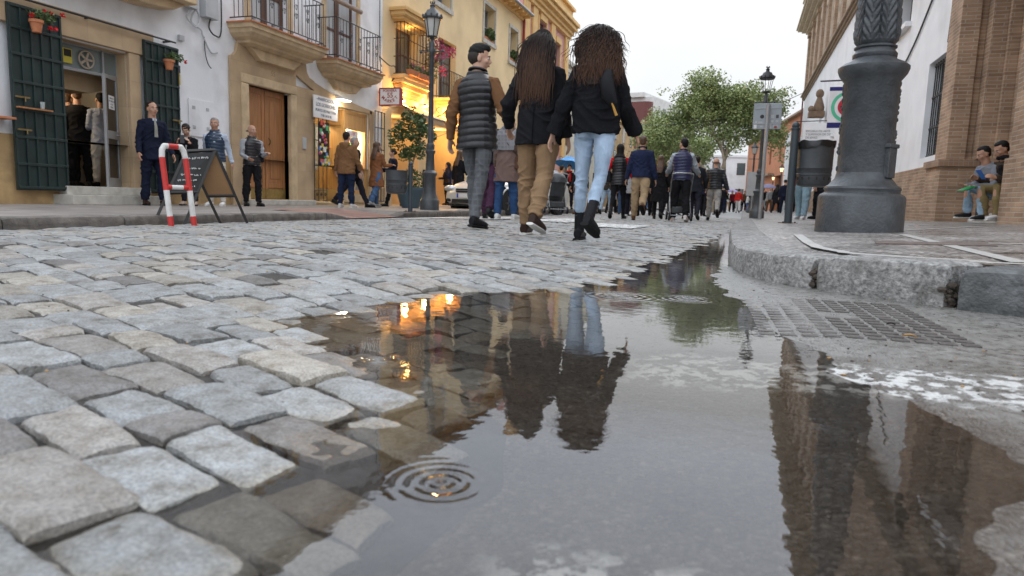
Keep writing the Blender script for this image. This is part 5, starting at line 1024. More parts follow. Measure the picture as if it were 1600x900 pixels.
# giant lamp base
gp = G(1340, 363, .165); dh_ = Vector((gp.x, gp.y, 0)).normalized(); gp = gp+dh_*.33; dpt = -(MC.transposed() @ (gp-Vector((0, 0, CH)))).z; kk = dpt/FPX*.89
gp.z = side_z(gp.x, gp.y)-.01
gl_ = thing('giant_lamp_post', 'huge grey cast iron lamp post with leaf relief filling the right of the view', 'lamp post', gp, R(20))
b = MB(); Pz = lambda h: h*kk/.89
b.lathe([(70*kk, 0), (69*kk, Pz(54)), (66.5*kk, Pz(58)), (60*kk, Pz(61)), (59.5*kk, Pz(64)), (61*kk, Pz(67)), (60*kk, Pz(70)), (54*kk, Pz(73)), (50*kk, Pz(78)), (45*kk, Pz(83)), (42.5*kk, Pz(92))], n=64); b.build('foot', m_pt, gl_)
b = MB(); b.lathe([(42.5*kk, Pz(84)), (43.5*kk, Pz(228)), (47*kk, Pz(232)), (52*kk, Pz(238)), (55*kk, Pz(245)), (55*kk, Pz(249)), (48*kk, Pz(254)), (36*kk, Pz(259)), (33*kk, Pz(262))], n=64); b.build('drum', m_pt, gl_, bevel=0)
b = MB(); b.lathe([(30*kk, Pz(259)), (34*kk, Pz(263)), (34.5*kk, Pz(268)), (31*kk, Pz(272)), (30*kk, Pz(275)), (33*kk, Pz(277)), (33*kk, Pz(279)), (29*kk, Pz(281))], n=48); b.build('ring', m_pt, gl_)
# relief shaft
n = 240; nzr = 190; vs = []; H0, H1 = Pz(281), Pz(281)+.95
for i in range(nzr+1):
    u = i/nzr; z = H0+(H1-H0)*u; r0 = kk*ip(u, [0, .03, .12, .3, .7, 1], [28, 31.5, 32, 30.5, 27, 24])
    for j in range(n):
        th = 2*PI*j/n; q = (th/(2*PI)*8) % 1; v = abs(q-.5)*2        # 0 at rib centre
        ph = (u*12 + v*1.3) % 1; leaf = max(0, math.sin(PI*ph))**.6*(1-v**3)
        vein = math.exp(-(v/.10)**2)*.6; dia = abs(((u*12+.5) % 1)-.5)*2; edge = math.exp(-((1-v)/.16)**2)*(1-dia)*.9
        r = r0*(1+.0*leaf) + kk*(4.2*leaf*(v > .1) + 2.5*vein + 3.2*edge)*min(1, u*14)*min(1, (1-u)*14)
        vs.append((r*math.cos(th), r*math.sin(th), z))
b = MB(); b.add(vs, [(i*n+j, i*n+(j+1) % n, (i+1)*n+(j+1) % n, (i+1)*n+j) for i in range(nzr) for j in range(n)], 0, True); b.build('relief_shaft', m_pt, gl_, fixn=False)
b = MB(); b.lathe([(.13, H1-.01), (.15, H1+.03), (.15, H1+.08), (.10, H1+.12), (.085, H1+.3), (.06, H1+2.6), (.1, H1+2.65), (.1, H1+2.7), (.05, H1+2.75)], n=24); b.build('upper_pole', m_pt, gl_)
b = MB(); a = R(-58)
for z0, z1, w_, t_ in ((Pz(84), Pz(128), .055, .012), (Pz(128), Pz(134), .07, .02)): b.obox((42*kk*math.cos(a), 42*kk*math.sin(a), (z0+z1)/2), (.04+t_*2, w_*2, z1-z0), Matrix.Rotation(a, 3, 'Z'))
b.build('service_cover', m_pt, gl_, bevel=.006); b = MB(); rg_ = random.Random(4)
for i in range(46):
    z = rg_.uniform(.0, 1) ; a = R(-200)+rg_.gauss(0, .12) if i % 2 else R(-28)+rg_.gauss(0, .06); zz = Pz(90+z*135); b.ell((43*kk*math.cos(a), 43*kk*math.sin(a), zz), (.012*rg_.uniform(.5, 1.4), .014, .018), n=6, m=4)
tag(b.build('rust_scabs', m_pt, gl_), None, None, None, 'stuff')
# litter bins
def litter_bin(loc, label, bag, post_h, rz, s=1.0, bh=.46, r=.215, dx=.27, zb=.42):
    t = thing('litter_bin', label, 'litter bin', loc, rz, 'grey litter bins on posts'); b = MB(); b.tube([(0, 0, 0), (0, 0, post_h-.05)], .042*s, n=14); b.lathe([(.05*s, post_h-.07), (.05*s, post_h-.05), (.03*s, post_h-.04)], n=14); b.ell((0, 0, post_h-.015), (.042*s,)*3); b.build('post', mat('dark blue grey post', (.035, .05, .06), .4, bump=.1), t)
    b = MB(); b.box(-.11, -.08, 0, .11, .08, .01)
    for sx in (-1, 1): b.lathe([(.012, .01), (.012, .025)], c=(sx*.085, -.04, 0), n=6)
    b.build('foot_plate', mat('rusty foot', (.07, .045, .03), .7, bump=.2), t)
    b = MB(); b.lathe([(r*.6, zb), (r*.86, zb+.015), (r*.93, zb+.05), (r*.94, zb+.15), (r*.97, zb+.155), (r*.97, zb+.18), (r*.95, zb+.185), (r*.98, zb+.25), (r*1.0, zb+.255), (r*.98, zb+.28), (r, zb+bh), (r*1.03, zb+bh), (r*1.03, zb+bh+.015), (r*.95, zb+bh+.015), (r*.9, zb+.1)], c=(dx, 0, 0), n=32); bb = b.build('bin', m_bk, t); b = MB()
    for k in range(14): a = 2*PI*k/14; b.obox((dx+r*.945*math.cos(a), r*.945*math.sin(a), zb+.115), (.008, .014, .04), Matrix.Rotation(a, 3, 'Z'))
    b.build('slots', m_dk, bb)
    if bag:
        b = MB(); n_ = 48; vs = []
        for i, (rr_, zz, am) in enumerate([(r*.9, zb+bh-.06, 0), (r*1.0, zb+bh+.02, .005), (r*1.06, zb+bh+.03, .01), (r*1.07, zb+bh-.0, .012), (r*1.06, zb+bh-.045, .03)]):
            for j in range(n_): th = 2*PI*j/n_; q = noise.noise(Vector((math.cos(th)*3, math.sin(th)*3, i*.8)))*am; vs.append((dx+(rr_+q)*math.cos(th), (rr_+q)*math.sin(th), zz+q*1.6-(.03 if (i == 4 and math.cos(th) < -.3) else 0)))
        b.add(vs, [(i*n_+j, i*n_+(j+1) % n_, (i+1)*n_+(j+1) % n_, (i+1)*n_+j) for i in range(4) for j in range(n_)], 0, True); b.build('bin_bag', m_bag, t, fixn=False)
    return t
rb = G(1231, 346, .15); db = -(MC.transposed() @ (rb-Vector((0, 0, CH)))).z; kb = db/FPX; rb.z = side_z(rb.x, rb.y)
litter_bin(rb, 'dark round litter bin with black bag on a ball-topped post', True, 151*kb, YAW, 1.0*kb/.0072, bh=66*kb, r=26*kb, dx=34*kb, zb=57*kb)
lb = G(641, 331, .05); dl = -(MC.transposed() @ (lb-Vector((0, 0, CH)))).z; k2 = dl/FPX
litter_bin(lb, 'grey litter bin on a post at the left kerb by the tan coat', False, 75*k2, YAW+PI, 1, bh=35*k2, r=17*k2, dx=22*k2, zb=27*k2)
# red and white barrier
bp_ = G(285, 352, -.05); ba = thing('barrier', 'leaning red and white tubular barrier with chipped paint at the left kerb', 'barrier', bp_, 0); dpp = -(MC.transposed() @ (bp_-Vector((0, 0, CH)))).z; kb = dpp/FPX
m_bw = mat('chipped white paint', (.66, .65, .62), .5, bump=.1, stain=.75, sscale=5, c2=(.7, .69, .66)); m_brd = mat('red barrier paint', (.52, .03, .025), .45, bump=.1, var=.2, vs=9, stain=.2, sscale=9)
A_, B_ = G(268, 356, -.045)-bp_, G(304, 355.5, -.045)-bp_; Hh = 116*kb; up = Vector((-.11, -.02, 1)).normalized()
side = (B_-A_); A2 = A_+up*Hh; B2 = B_+up*Hh
def lp(P, Q, u): return P.lerp(Q, u)
pth = [A_]+[lp(A_, A2, u) for u in (.14, .141, .47, .471, .82)]
cr_ = .13; pts = [A_, lp(A_, A2, .14), lp(A_, A2, .46), lp(A_, A2, .86), lp(A_, A2, .95)+side*.04, A2+side*.16, A2+side*.30, A2+side*.72, A2+side*.86, lp(B_, B2, .95)-side*.04, lp(B_, B2, .86), lp(B_, B2, .46), lp(B_, B2, .14), B_]
cols = [1, 0, 1, 0, 0, 0, 1, 0, 0, 0, 0, 1, 0, ]; cols = [1, 0, 1, 0, 0, 0, 1, 0, 0, 0, 0, 1, 0, 1][:13]
cols = [1, 0, 1, 0, 0, 0, 1, 0, 0, 0, 1, 0, 1]
b = MB()
for i in range(13): b.tube([pts[i], pts[i+1]], .027, n=14, mi=cols[i])
for p in pts[1:-1]: b.ell(p, (.0268,)*3)
b.build('bent_tube', [m_bw, m_brd], ba); b = MB()
C_, D_ = lp(A_, A2, .5), lp(B_, B2, .5); b.tube([lp(C_, D_, .2), lp(C_, D_, .72)], .022, n=12); b.tube([C_, lp(C_, D_, .22)], .024, n=12, mi=1); b.tube([lp(C_, D_, .72), D_], .024, n=12, mi=1); b.build('crossbar', [m_bw, m_brd], ba)
# A-board
ab = thing('menu_board', 'black folding chalkboard menu standing at the left kerb behind the red barrier', 'menu board', (0, 0, 0)); zg = -.05
A_, B_, C_, D_ = G(240, 351, zg), G(288, 351, zg), G(345, 350, zg), G(387, 350.5, zg)
R1 = (A_+C_)/2; R2 = (B_+D_)/2; d1 = 7.0/FPX; R1 = Vector((R1.x, R1.y, zg+121*d1)); R2 = Vector((R2.x, R2.y, zg+126*d1)); 
def slab(P0, P1, P2, P3, th, mt, name, parent):
    nrm = (P1-P0).cross(P3-P0).normalized()*th/2; b = MB(); b.add([p-nrm for p in (P0, P1, P2, P3)]+[p+nrm for p in (P0, P1, P2, P3)], [(0, 3, 2, 1), (4, 5, 6, 7), (0, 1, 5, 4), (1, 2, 6, 5), (2, 3, 7, 6), (3, 0, 4, 7)]); return b.build(name, mt, parent)
m_ch = mat('chalkboard', (.022, .024, .024), .6, var=.25, vs=7, bump=.05); m_hb = mat('brown hardboard', (.22, .12, .05), .7, var=.12, bump=.1); m_bf = mat('black timber frame', (.02, .018, .016), .5, bump=.1)
E_ = .40
P0, P1, P2, P3 = A_.lerp(R1, E_+.03), B_.lerp(R2, E_+.03), B_.lerp(R2, .97), A_.lerp(R1, .97)
fb = slab(P0, P1, P2, P3, .012, m_ch, 'board', ab); Q0, Q1, Q2, Q3 = C_.lerp(R1, E_), D_.lerp(R2, E_), D_.lerp(R2, .97), C_.lerp(R1, .97); slab(Q0, Q1, Q2, Q3, .012, m_hb, 'back_board', ab)
for (a, c_) in ((A_, R1), (B_, R2), (C_, R1), (D_, R2)): b = MB(); b.tube([a, c_], .021, n=4, smooth=False); b.build('leg', m_bf, ab)
b = MB()
for (a, c_) in ((R1, R2), (P0, P1), (Q0, Q1)): b.tube([a, c_], .021, n=4, smooth=False)
b.build('frame_rail', m_bf, ab); b = MB(); ex, ey = (P1-P0), (P3-P0); nr = ex.cross(ey).normalized(); nr = nr if nr.dot(-P0) > 0 else -nr; rg_ = random.Random(8)
for (v, u0, u1, h) in ((.86, .15, .88, .035), (.6, .3, .74, .03), (.45, .16, .58, .03), (.43, .62, .85, .03), (.3, .14, .8, .03), (.15, .1, .82, .028)):
    u = u0
    while u < u1:
        w_ = rg_.uniform(.10, .2); pts = []; ue = min(u+w_, u1); k = int((ue-u)/.014)+3
        for i in range(k): uu = u+(ue-u)*i/k; vv = v+rg_.uniform(-1, 1)*h*.9; pts.append((P0.lerp(P1, uu)).lerp(P3.lerp(P2, uu), vv)+nr*.013)
        b.tube(pts, .0042, n=3, caps=False); u = ue+.04
b.build('chalk_writing', mat('chalk', (.62, .62, .6), .9, bump=0), fb)
# potted tree
pp = G(641, 326, .05); pp = AT(641, 325, 16.6); pp.z = .05; ft = thing('potted_tree', 'leafy small tree in a blue grey pot before the yellow house', 'potted tree', pp); b = MB(); b.lathe([(.2, 0), (.26, .12), (.34, .40), (.37, .44), (.37, .5), (.33, .5), (.31, .44)], n=28); b.build('pot', mat('blue grey pot', (.075, .12, .15), .6, bump=.15), ft)
b = MB(); b.tube([(0, 0, .4), (-.05, 0, .8), (-.03, 0, 1.1), (-.18, .05, 1.5)], [.035, .03, .028, .015]); b.tube([(0, 0, .8), (.05, 0, 1.1), (.16, 0, 1.35), (.3, 0, 1.6)], [.028, .025, .02, .01]); b.tube([(-.03, 0, 1.1), (0, .1, 1.6)], [.02, .008]); b.build('trunk', mat('pale bark', (.34, .26, .17), .8, bump=.3), ft)
b = MB(); rg_ = random.Random(21)
for i in range(46):
    a = rg_.uniform(0, 6.28); h = rg_.uniform(1.15, 2.35); rr_ = (.58-.28*abs(h-1.6))*rg_.uniform(.3, 1); leafcloud(b, (rr_*math.cos(a), rr_*math.sin(a), h), (.15, .15, .13), 42, .05, rnd=rg_)
leafcloud(b, (.05, 0, .68), (.28, .28, .28), 320, .045, rnd=rg_); b.build('crown', mat('tree leaf', (.035, .075, .02), .5, var=.3, vs=20, bump=0, c2=(.10, .15, .035)), ft, fixn=False)
# ---- cars
m_car = mat('silver car paint', (.66, .65, .61), .28, metal=.15, var=.03, bump=0); m_tyre = mat('tyre rubber', (.02, .02, .02), .8, bump=.1); m_rim = mat('alloy rim', (.4, .4, .41), .35, metal=.8, bump=0); m_cg = mat('car glass', (.03, .04, .045), .06, spec=.9, bump=0); m_hl = mat('headlamp glass', (.6, .62, .64), .1, metal=.4, bump=0, spec=.9)
def car(loc, rz, label, paint):
    t = thing('parked_car', label, 'car', loc, rz, 'silver cars in the street'); W2 = .87
    # stations: x, half width, z bottom, z belt ; x forward
    st = [(2.08, .62, .30, .52), (2.02, .74, .22, .66), (1.85, .83, .2, .76), (1.3, W2, .2, .90), (.9, W2, .2, .96), (0, W2, .2, .98), (-1.2, W2, .2, 1.0), (-1.8, .85, .22, 1.0), (-2.02, .78, .28, .92), (-2.08, .7, .35, .8)]
    b = MB(); vs = []; m = 12
    for x, w_, z0, z1 in st:
        sec = [(-w_*.8, z0), (-w_, z0+.12), (-w_*1.0, z0+(z1-z0)*.5), (-w_*.97, z1-.12), (-w_*.9, z1-.03), (-w_*.5, z1+.035), (0, z1+.05), (w_*.5, z1+.035), (w_*.9, z1-.03), (w_*.97, z1-.12), (w_, z0+(z1-z0)*.5), (w_, z0+.12), (w_*.8, z0)]
        vs += [(x, y, z) for y, z in sec]
    m = 13; k = len(st); b.add(vs, [(i*m+j, i*m+(j+1) % m, (i+1)*m+(j+1) % m, (i+1)*m+j) for i in range(k-1) for j in range(m)]+[tuple(range(m)), tuple(range(k*m-1, (k-1)*m-1, -1))], 0, True); o = b.build('body', paint, t); sd = o.modifiers.new('s', 'SUBSURF'); sd.levels = sd.render_levels = 2
    gs = [(1.05, .74, .93, .96), (.45, .68, .95, 1.34), (.1, .62, .95, 1.44), (-.9, .62, .95, 1.45), (-1.5, .62, .95, 1.36), (-1.95, .66, .95, 1.02)]; b = MB(); vs = []
    for x, w_, z0, z1 in gs: vs += [(x, y, z) for y, z in [(-.80, z0), (-w_, z1-.06), (-w_*.75, z1), (0, z1+.03), (w_*.75, z1), (w_, z1-.06), (.80, z0)]]
    m = 7; k = len(gs); b.add(vs, [(i*m+j, i*m+j+1, (i+1)*m+j+1, (i+1)*m+j) for i in range(k-1) for j in range(m-1)]+[tuple(range(m)), tuple(range(k*m-1, (k-1)*m-1, -1))], 0, True); b.build('greenhouse', m_cg, t)
    b = MB(); b.add([(x, y, z+.012) for x, w_, z in ((.35, .60, 1.30), (.1, .6, 1.44), (-.9, .6, 1.45), (-1.5, .58, 1.37)) for y, z in ((-w_, z-.03), (-w_*.7, z), (0, z+.03), (w_*.7, z), (w_, z-.03))], [(i*5+j, i*5+j+1, i*5+j+6, i*5+j+5) for i in range(3) for j in range(4)], 0, True); o = b.build('roof', paint, t); q = o.modifiers.new('s', 'SOLIDIFY'); q.thickness = .02
    for sx in (1.32, -1.28):
        for sy in (-1, 1):
            w_ = thing('wheel', None, None, (sx, sy*.78, .31)); [w_.pop(k) for k in list(w_.keys())]; w_.parent = t; b = MB(); b.lathe([(.2, -.1), (.30, -.1), (.315, -.06), (.315, .06), (.30, .1), (.2, .1)], n=28); o = b.build('tyre', m_tyre, w_); o.rotation_euler = (PI/2, 0, 0); b = MB(); b.lathe([(.205, -.09), (.205, .095), (.19, .1), (.17, .06), (.05, .07), (.04, .09)], n=24)
            for q in range(5): a = 2*PI*q/5; b.obox((.11*math.cos(a), .11*math.sin(a), .085), (.16, .04, .03), Matrix.Rotation(a, 3, 'Z'))
            o = b.build('rim', m_rim, w_); o.rotation_euler = (-PI/2*sy, 0, 0)
            b = MB(); b.tube([(sx+.39*math.cos(a*PI/10), sy*.855, .31+.39*math.sin(a*PI/10)) for a in range(11)], .035, n=6); b.build('wheel_arch', paint, t)
            b = MB(); b.lathe([(.37, -.03), (.37, .028)], n=24); o = b.build('wheel_well', m_tyre, t); o.rotation_euler = (PI/2, 0, 0); o.location = (sx, sy*.835, .33)
    for sy in (-1, 1):
        b = MB(); b.ell((1.93, sy*.62, .66), (.17, .2, .085), n=16, m=10, rot=Matrix.Rotation(-sy*.5, 3, 'Z')); hl = b.build('headlight', m_hl, t); b = MB(); b.ell((2.03, sy*.58, .655), (.05, .06, .05)); b.build('reflector', m_rim, hl)
        b = MB(); b.ell((2.02, sy*.58, .36), (.05, .13, .055)); b.build('fog_light', m_tyre, t); b = MB(); b.ell((.75, sy*.95, 1.0), (.09, .1, .07)); b.build('mirror', paint, t)
    b = MB(); b.box(2.0, -.32, .56, 2.10, .32, .66); b.box(2.02, -.45, .28, 2.115, .45, .38); b.build('grille', m_tyre, t, bevel=.01); b = MB(); b.box(2.06, -.33, .60, 2.11, .33, .615); b.build('chrome_bar', m_rim, t)
    b = MB(); b.box(2.105, -.26, .42, 2.125, .26, .53); pl__ = b.build('number_plate', m_wp2, t); b = MB(); b.box(2.12, -.26, .42, 2.128, -.21, .53); b.build('blue_band', mat('plate blue', (.02, .08, .5), .5, bump=0), pl__)
    b = MB(); b.box(1.98, -.6, .2, 2.06, .6, .24); b.build('lower_lip', m_tyre, t); return t
cp = AT(797, 338, 19.6); cp.z = -.08; car(cp, R(-106), 'silver hatchback car parked facing us behind the man in the grey jeans', m_car)
# blue umbrella
m_ub = mat('blue umbrella cloth', (.05, .28, .66), .6, bump=0, var=.05)
um = thing('umbrella', 'bright blue umbrella held up by the woman with a red scarf', 'umbrella', AT(888, 262, 21.5), 0); b = MB(); n = 8; vs = [(0, 0, .32)]; R_ = .62
for i, (rr_, z) in enumerate(((.3, .27), (.5, .17), (1.0, 0))):
    for j in range(n*2): th = 2*PI*j/(n*2); sc_ = 1 if j % 2 == 0 else .93; vs.append((rr_*R_*sc_*math.cos(th), rr_*R_*sc_*math.sin(th), z+(0 if j % 2 == 0 else .02*i)))
m = n*2; fs = [(0, 1+j, 1+(j+1) % m) for j in range(m)]+[(1+i*m+j, 1+(i+1)*m+j, 1+(i+1)*m+(j+1) % m, 1+i*m+(j+1) % m) for i in range(2) for j in range(m)]; b.add(vs, fs, 0, False); o = b.build('canopy', m_ub, um, fixn=False); q = o.modifiers.new('s', 'SOLIDIFY'); q.thickness = .008
b = MB(); b.tube([(0, 0, .42), (0, 0, -.75)], .011, n=6)
for j in range(8): th = 2*PI*j/8; b.tube([(0, 0, .29), (.6*math.cos(th), .6*math.sin(th), -.01)], .004, n=4)
b.build('shaft', m_al, um); b = MB(); b.tube([(-.25+.07*math.cos(a*.5), -.38, .14+.05*math.sin(a*.5)) for a in range(13)], .008, n=4); b.build('emblem', mat('dark blue print', (.01, .06, .2), .6, bump=0), o); um.rotation_euler = (R(-12), R(5), 0)
def small_umbrella(loc, label, mt):
    u = thing('umbrella', label, 'umbrella', loc); b = MB(); b.lathe([(.5, 0), (.42, .1), (.25, .2), (.02, .26)], n=16); b.build('canopy', mt, u); b = MB(); b.tube([(0, 0, .3), (0, 0, -.6)], .012); b.build('shaft', m_al, u)
small_umbrella(AT(1200, 294, 40), 'grey lilac umbrella in the crowd beside the street lamp base', mat('lilac grey cloth', (.22, .2, .32), .7, bump=0)); small_umbrella(AT(1143, 300, 55), 'pale lilac umbrella in the far crowd left of the lamp', mat('pale lilac cloth', (.4, .34, .6), .7, bump=0))
# strollers
def stroller(loc, rz, label, hood, s=1.0):
    t = thing('stroller', label, 'stroller', loc, rz, 'baby strollers'); t.scale = (s, s, s); b = MB()
    for sy in (-.22, .22): b.tube([(-.45, sy, 1.02), (-.3, sy, .9), (.42, sy, .14)], .014, n=6); b.tube([(-.35, sy, .12), (.12, sy, .62)], .013, n=6); b.tube([(-.35, sy, .12), (.42, sy, .2)], .010, n=6)
    b.tube([(-.45, -.22, 1.02), (-.5, -.15, 1.04), (-.5, .15, 1.04), (-.45, .22, 1.02)], .017, n=6); b.tube([(-.35, -.22, .12), (-.35, .22, .12)], .01, n=6); b.build('frame', m_al, t)
    b = MB(); b.tube([(.1, 0, .42), (-.08, 0, .48), (-.28, 0, .95)], [(.19, .04), (.2, .05), (.18, .04)], n=10, up=(0, 1, 0)); b.tube([(.1, 0, .42), (.32, 0, .22)], [(.17, .04), (.16, .03)], n=8, up=(0, 1, 0)); b.build('seat', m_bk, t)
    b = MB(); b.lathe([(.24, 0), (.225, .1), (.17, .19), (.08, .24), (.01, .25)], c=(-.14, 0, .82), n=18); b.build('hood', hood, t); b = MB(); b.box(-.3, -.18, .16, .12, .18, .32); b.build('basket', m_bk, t, bevel=.03)
    for x in (-.35, .42):
        for sy in (-.24, .24): b = MB(); b.tube([(x, sy-.02, .09), (x, sy+.02, .09)], .09, n=18); w_ = b.build('wheel', m_tyre, t); b = MB(); b.tube([(x, sy-.025, .09), (x, sy+.025, .09)], .045, n=12); b.build('hub', m_al, w_)
    return t
q = AT(868, 339, 18.2); q.z = 0; stroller(q, R(115), 'dark stroller with its hood up left of the pale blue jeans', m_bk)
b = MB(); 
q = AT(1060, 345, 14.6); q.z = .0; stroller(q, R(100), 'black stroller pushed by the man in the navy quilted vest', m_bk, .95)
# plane tree
def plane_tree(loc, label, seed, H, Rr, nl, leafsize, cat_group=None, trunk_r=.26):
    rg = random.Random(seed); t = thing('plane_tree', label, 'tree', loc, 0, cat_group); b = MB(); tips = []
    def br(p, d, L_, r, lv):
        pts = [p]; rr_ = [r]; n = 5
        for i in range(n): d = (d+Vector((rg.gauss(0, .13), rg.gauss(0, .13), rg.gauss(.03, .08)))).normalized(); p = p+d*L_/n; pts.append(p); rr_.append(r*(1-.5*(i+1)/n))
        b.tube(pts, rr_, n=8 if lv < 2 else 5)
        if lv >= 2: tips.extend(pts[2:])
        if lv >= 4: return
        for k in range(3 if lv < 3 else 3):
            a = rg.uniform(0, 6.28); sp = rg.uniform(.45, .95); q = d.orthogonal().normalized(); q = Matrix.Rotation(a, 3, d) @ q
            br(pts[-1-rg.randrange(0, 2)], (d+q*sp+Vector((0, 0, .12))).normalized(), L_*rg.uniform(.62, .85), rr_[-1]*.8, lv+1)
    b.tube([(0, 0, -.3), (0, 0, .4), (.05, 0, H*.17)], [trunk_r*1.3, trunk_r, trunk_r*.9], n=12)
    for k in range(4): a = k*PI/2+rg.uniform(-.3, .3); br(Vector((.05, 0, H*.16)), Vector((math.cos(a)*.45, math.sin(a)*.45, 1.0)).normalized(), H*.28, trunk_r*.55, 1)
    b.build('trunk', mat('plane bark %d' % seed, (.30, .25, .18), .85, var=.3, vs=3, bump=.4, stain=.4, sscale=2), t)
    b = MB(); tips = [p for p in tips]; 
    for i in range(nl//36):
        p = rg.choice(tips); o_ = Vector((rg.gauss(0, .35), rg.gauss(0, .35), rg.gauss(0, .3))); leafcloud(b, p+o_, (.55, .55, .4), 36, leafsize, rnd=rg, flat=1.5)
    b.build('crown', mat('plane leaf %d' % seed, (.20, .27, .09), .55, var=.2, vs=1.2, bump=0, c2=(.38, .44, .18)), t, fixn=False); return t
tp = AT(1118, 326, 47); plane_tree((tp.x, tp.y, -.13), 'big plane tree with fresh pale green leaves in the middle of the far street', 5, 10.5, 4.5, 46000, .08)
tp = AT(1056, 326, 56); plane_tree((tp.x, tp.y, -.13), 'second plane tree behind and left of the big one', 8, 7.6, 4, 14000, .10, trunk_r=.2)
# ================================================================== PEOPLE
def npmesh(me):
    n = len(me.vertices); v = np.empty(n*3, dtype=np.float64); me.vertices.foreach_get('co', v); nn = np.empty(n*3, dtype=np.float64); me.vertices.foreach_get('normal', nn); return v.reshape(-1, 3), nn.reshape(-1, 3)
def remesh(b, voxel, smooth, name, mt, parent, disp=None, after=None):
    me = bpy.data.meshes.new('tmp'); me.from_pydata([tuple(v) for v in b.v], [], b.f); o = bpy.data.objects.new('tmp', me); col.objects.link(o)
    m = o.modifiers.new('r', 'REMESH'); m.mode = 'VOXEL'; m.voxel_size = voxel
    if smooth: s = o.modifiers.new('s', 'SMOOTH'); s.factor = .5; s.iterations = smooth
    dg = bpy.context.evaluated_depsgraph_get(); me2 = bpy.data.meshes.new_from_object(o.evaluated_get(dg)); bpy.data.objects.remove(o); me2.name = name
    if disp is not None and len(me2.vertices):
        v, nn = npmesh(me2); v = v + disp(v, nn); me2.vertices.foreach_set('co', v.ravel())
    me2.polygons.foreach_set('use_smooth', [True]*len(me2.polygons)); me2.materials.clear()
    for q in (mt if isinstance(mt, (list, tuple)) else [mt]): me2.materials.append(q)
    if after is not None:       # extra surface detail joined into the same mesh: MB with material indices
        bm = bmesh.new(); bm.from_mesh(me2); o0 = [bm.verts.new(v) for v in after.v]
        for f, mi, sm in zip(after.f, after.m, after.sm):
            try: q = bm.faces.new([o0[i] for i in f]); q.material_index = mi; q.smooth = sm
            except ValueError: pass
        bm.to_mesh(me2); bm.free()
    ob = bpy.data.objects.new(name, me2); col.objects.link(ob); ob.parent = parent; return ob
def folds(amp, fz=34, seed=0, quilt=0, pitch=.07, z1=None):
    rs = np.random.RandomState(seed+1); ph = rs.rand(8)*6.28; tl = rs.randn(4)*.6
    def f(v, n):
        x, y, z = v[:, 0], v[:, 1], v[:, 2]; w_ = np.sin(9*x+ph[0]+4*z)+np.sin(7*y+ph[1]-5*z)
        d = np.zeros_like(z); wp = np.sin(13*x+ph[0]+6*z)+np.sin(11*y+ph[1]-7*z)+.6*np.sin(23*z+17*x+ph[7])
        for k, (cx, cy, cz, fr) in enumerate(((.7, .2, .8, 1.0), (-.8, .4, .75, 1.35), (.3, -1.0, .8, .8), (-.35, .1, 1.0, 2.1))):
            crs = (1-np.abs(np.sin(fz*fr*.8*(cx*x+cy*y+cz*z)+1.15*wp+ph[k+2])))**2.2; msk = np.clip(np.sin((6+3*k)*z+(9-2*k)*x+7*y*(k-1)+ph[k+1]*2)*1.2+.25, 0, 1); d += crs*msk*(1.0 if k < 3 else .45)
        d = amp*1.5*(d-.25)
        if z1 is not None: d = d*np.clip((z1-z)/.12, 0, 1)-.010*np.clip((z-z1+.03)/.05, 0, 1)
        if quilt: d = d*.4 + quilt*(np.abs(np.sin(np.pi*(z+.01*np.sin(9*x+ph[6]))/pitch))**.6-.6)
        return n*d[:, None]
    return f
SK = {}
def skinm(t=0):
    if t not in SK: c_ = [(.50, .29, .20), (.42, .23, .15), (.56, .35, .26)][t]; SK[t] = mat('skin %d' % t, c_, .55, var=.06, vs=12, bump=.08, bs=120)
    return SK[t]
m_eye = mat('eye white', (.6, .58, .56), .3, bump=0); m_iris = mat('iris dark', (.02, .012, .008), .2, bump=0); m_lip = mat('lip', (.36, .12, .10), .5, bump=0)
CL = {}
def cloth(c_, r=.85, kind=''):
    k = (c_, r, kind)
    if k not in CL:
        if kind == 'jeans': m = mat('denim %d' % len(CL), c_, .85, var=.32, vs=7, bump=.25, bs=320, vscale=(1, 1, .45), spec=.15)
        elif kind == 'plaid':
            m = brickmat('checked cloth %d' % len(CL), tuple(a*.9 for a in c_), tuple(a*1.15 for a in c_), tuple(a*1.28 for a in c_), bw=.055, bh=.055, ms=.009, bump=.02, noisev=.35, off=0)
        elif kind == 'puff': m = mat('quilted nylon %d' % len(CL), c_, .38, var=.15, vs=9, bump=.25, bs=26, spec=.5)
        elif kind == 'knit': m = mat('wool %d' % len(CL), c_, .95, var=.2, vs=60, bump=.6, bs=160, spec=.1)
        else: m = mat('cloth %d' % len(CL), c_, r, var=.16, vs=7, bump=.35, bs=200, spec=.12)
        CL[k] = m
    return CL[k]
def rotv(v, ax, a): return Matrix.Rotation(a, 3, ax) @ v
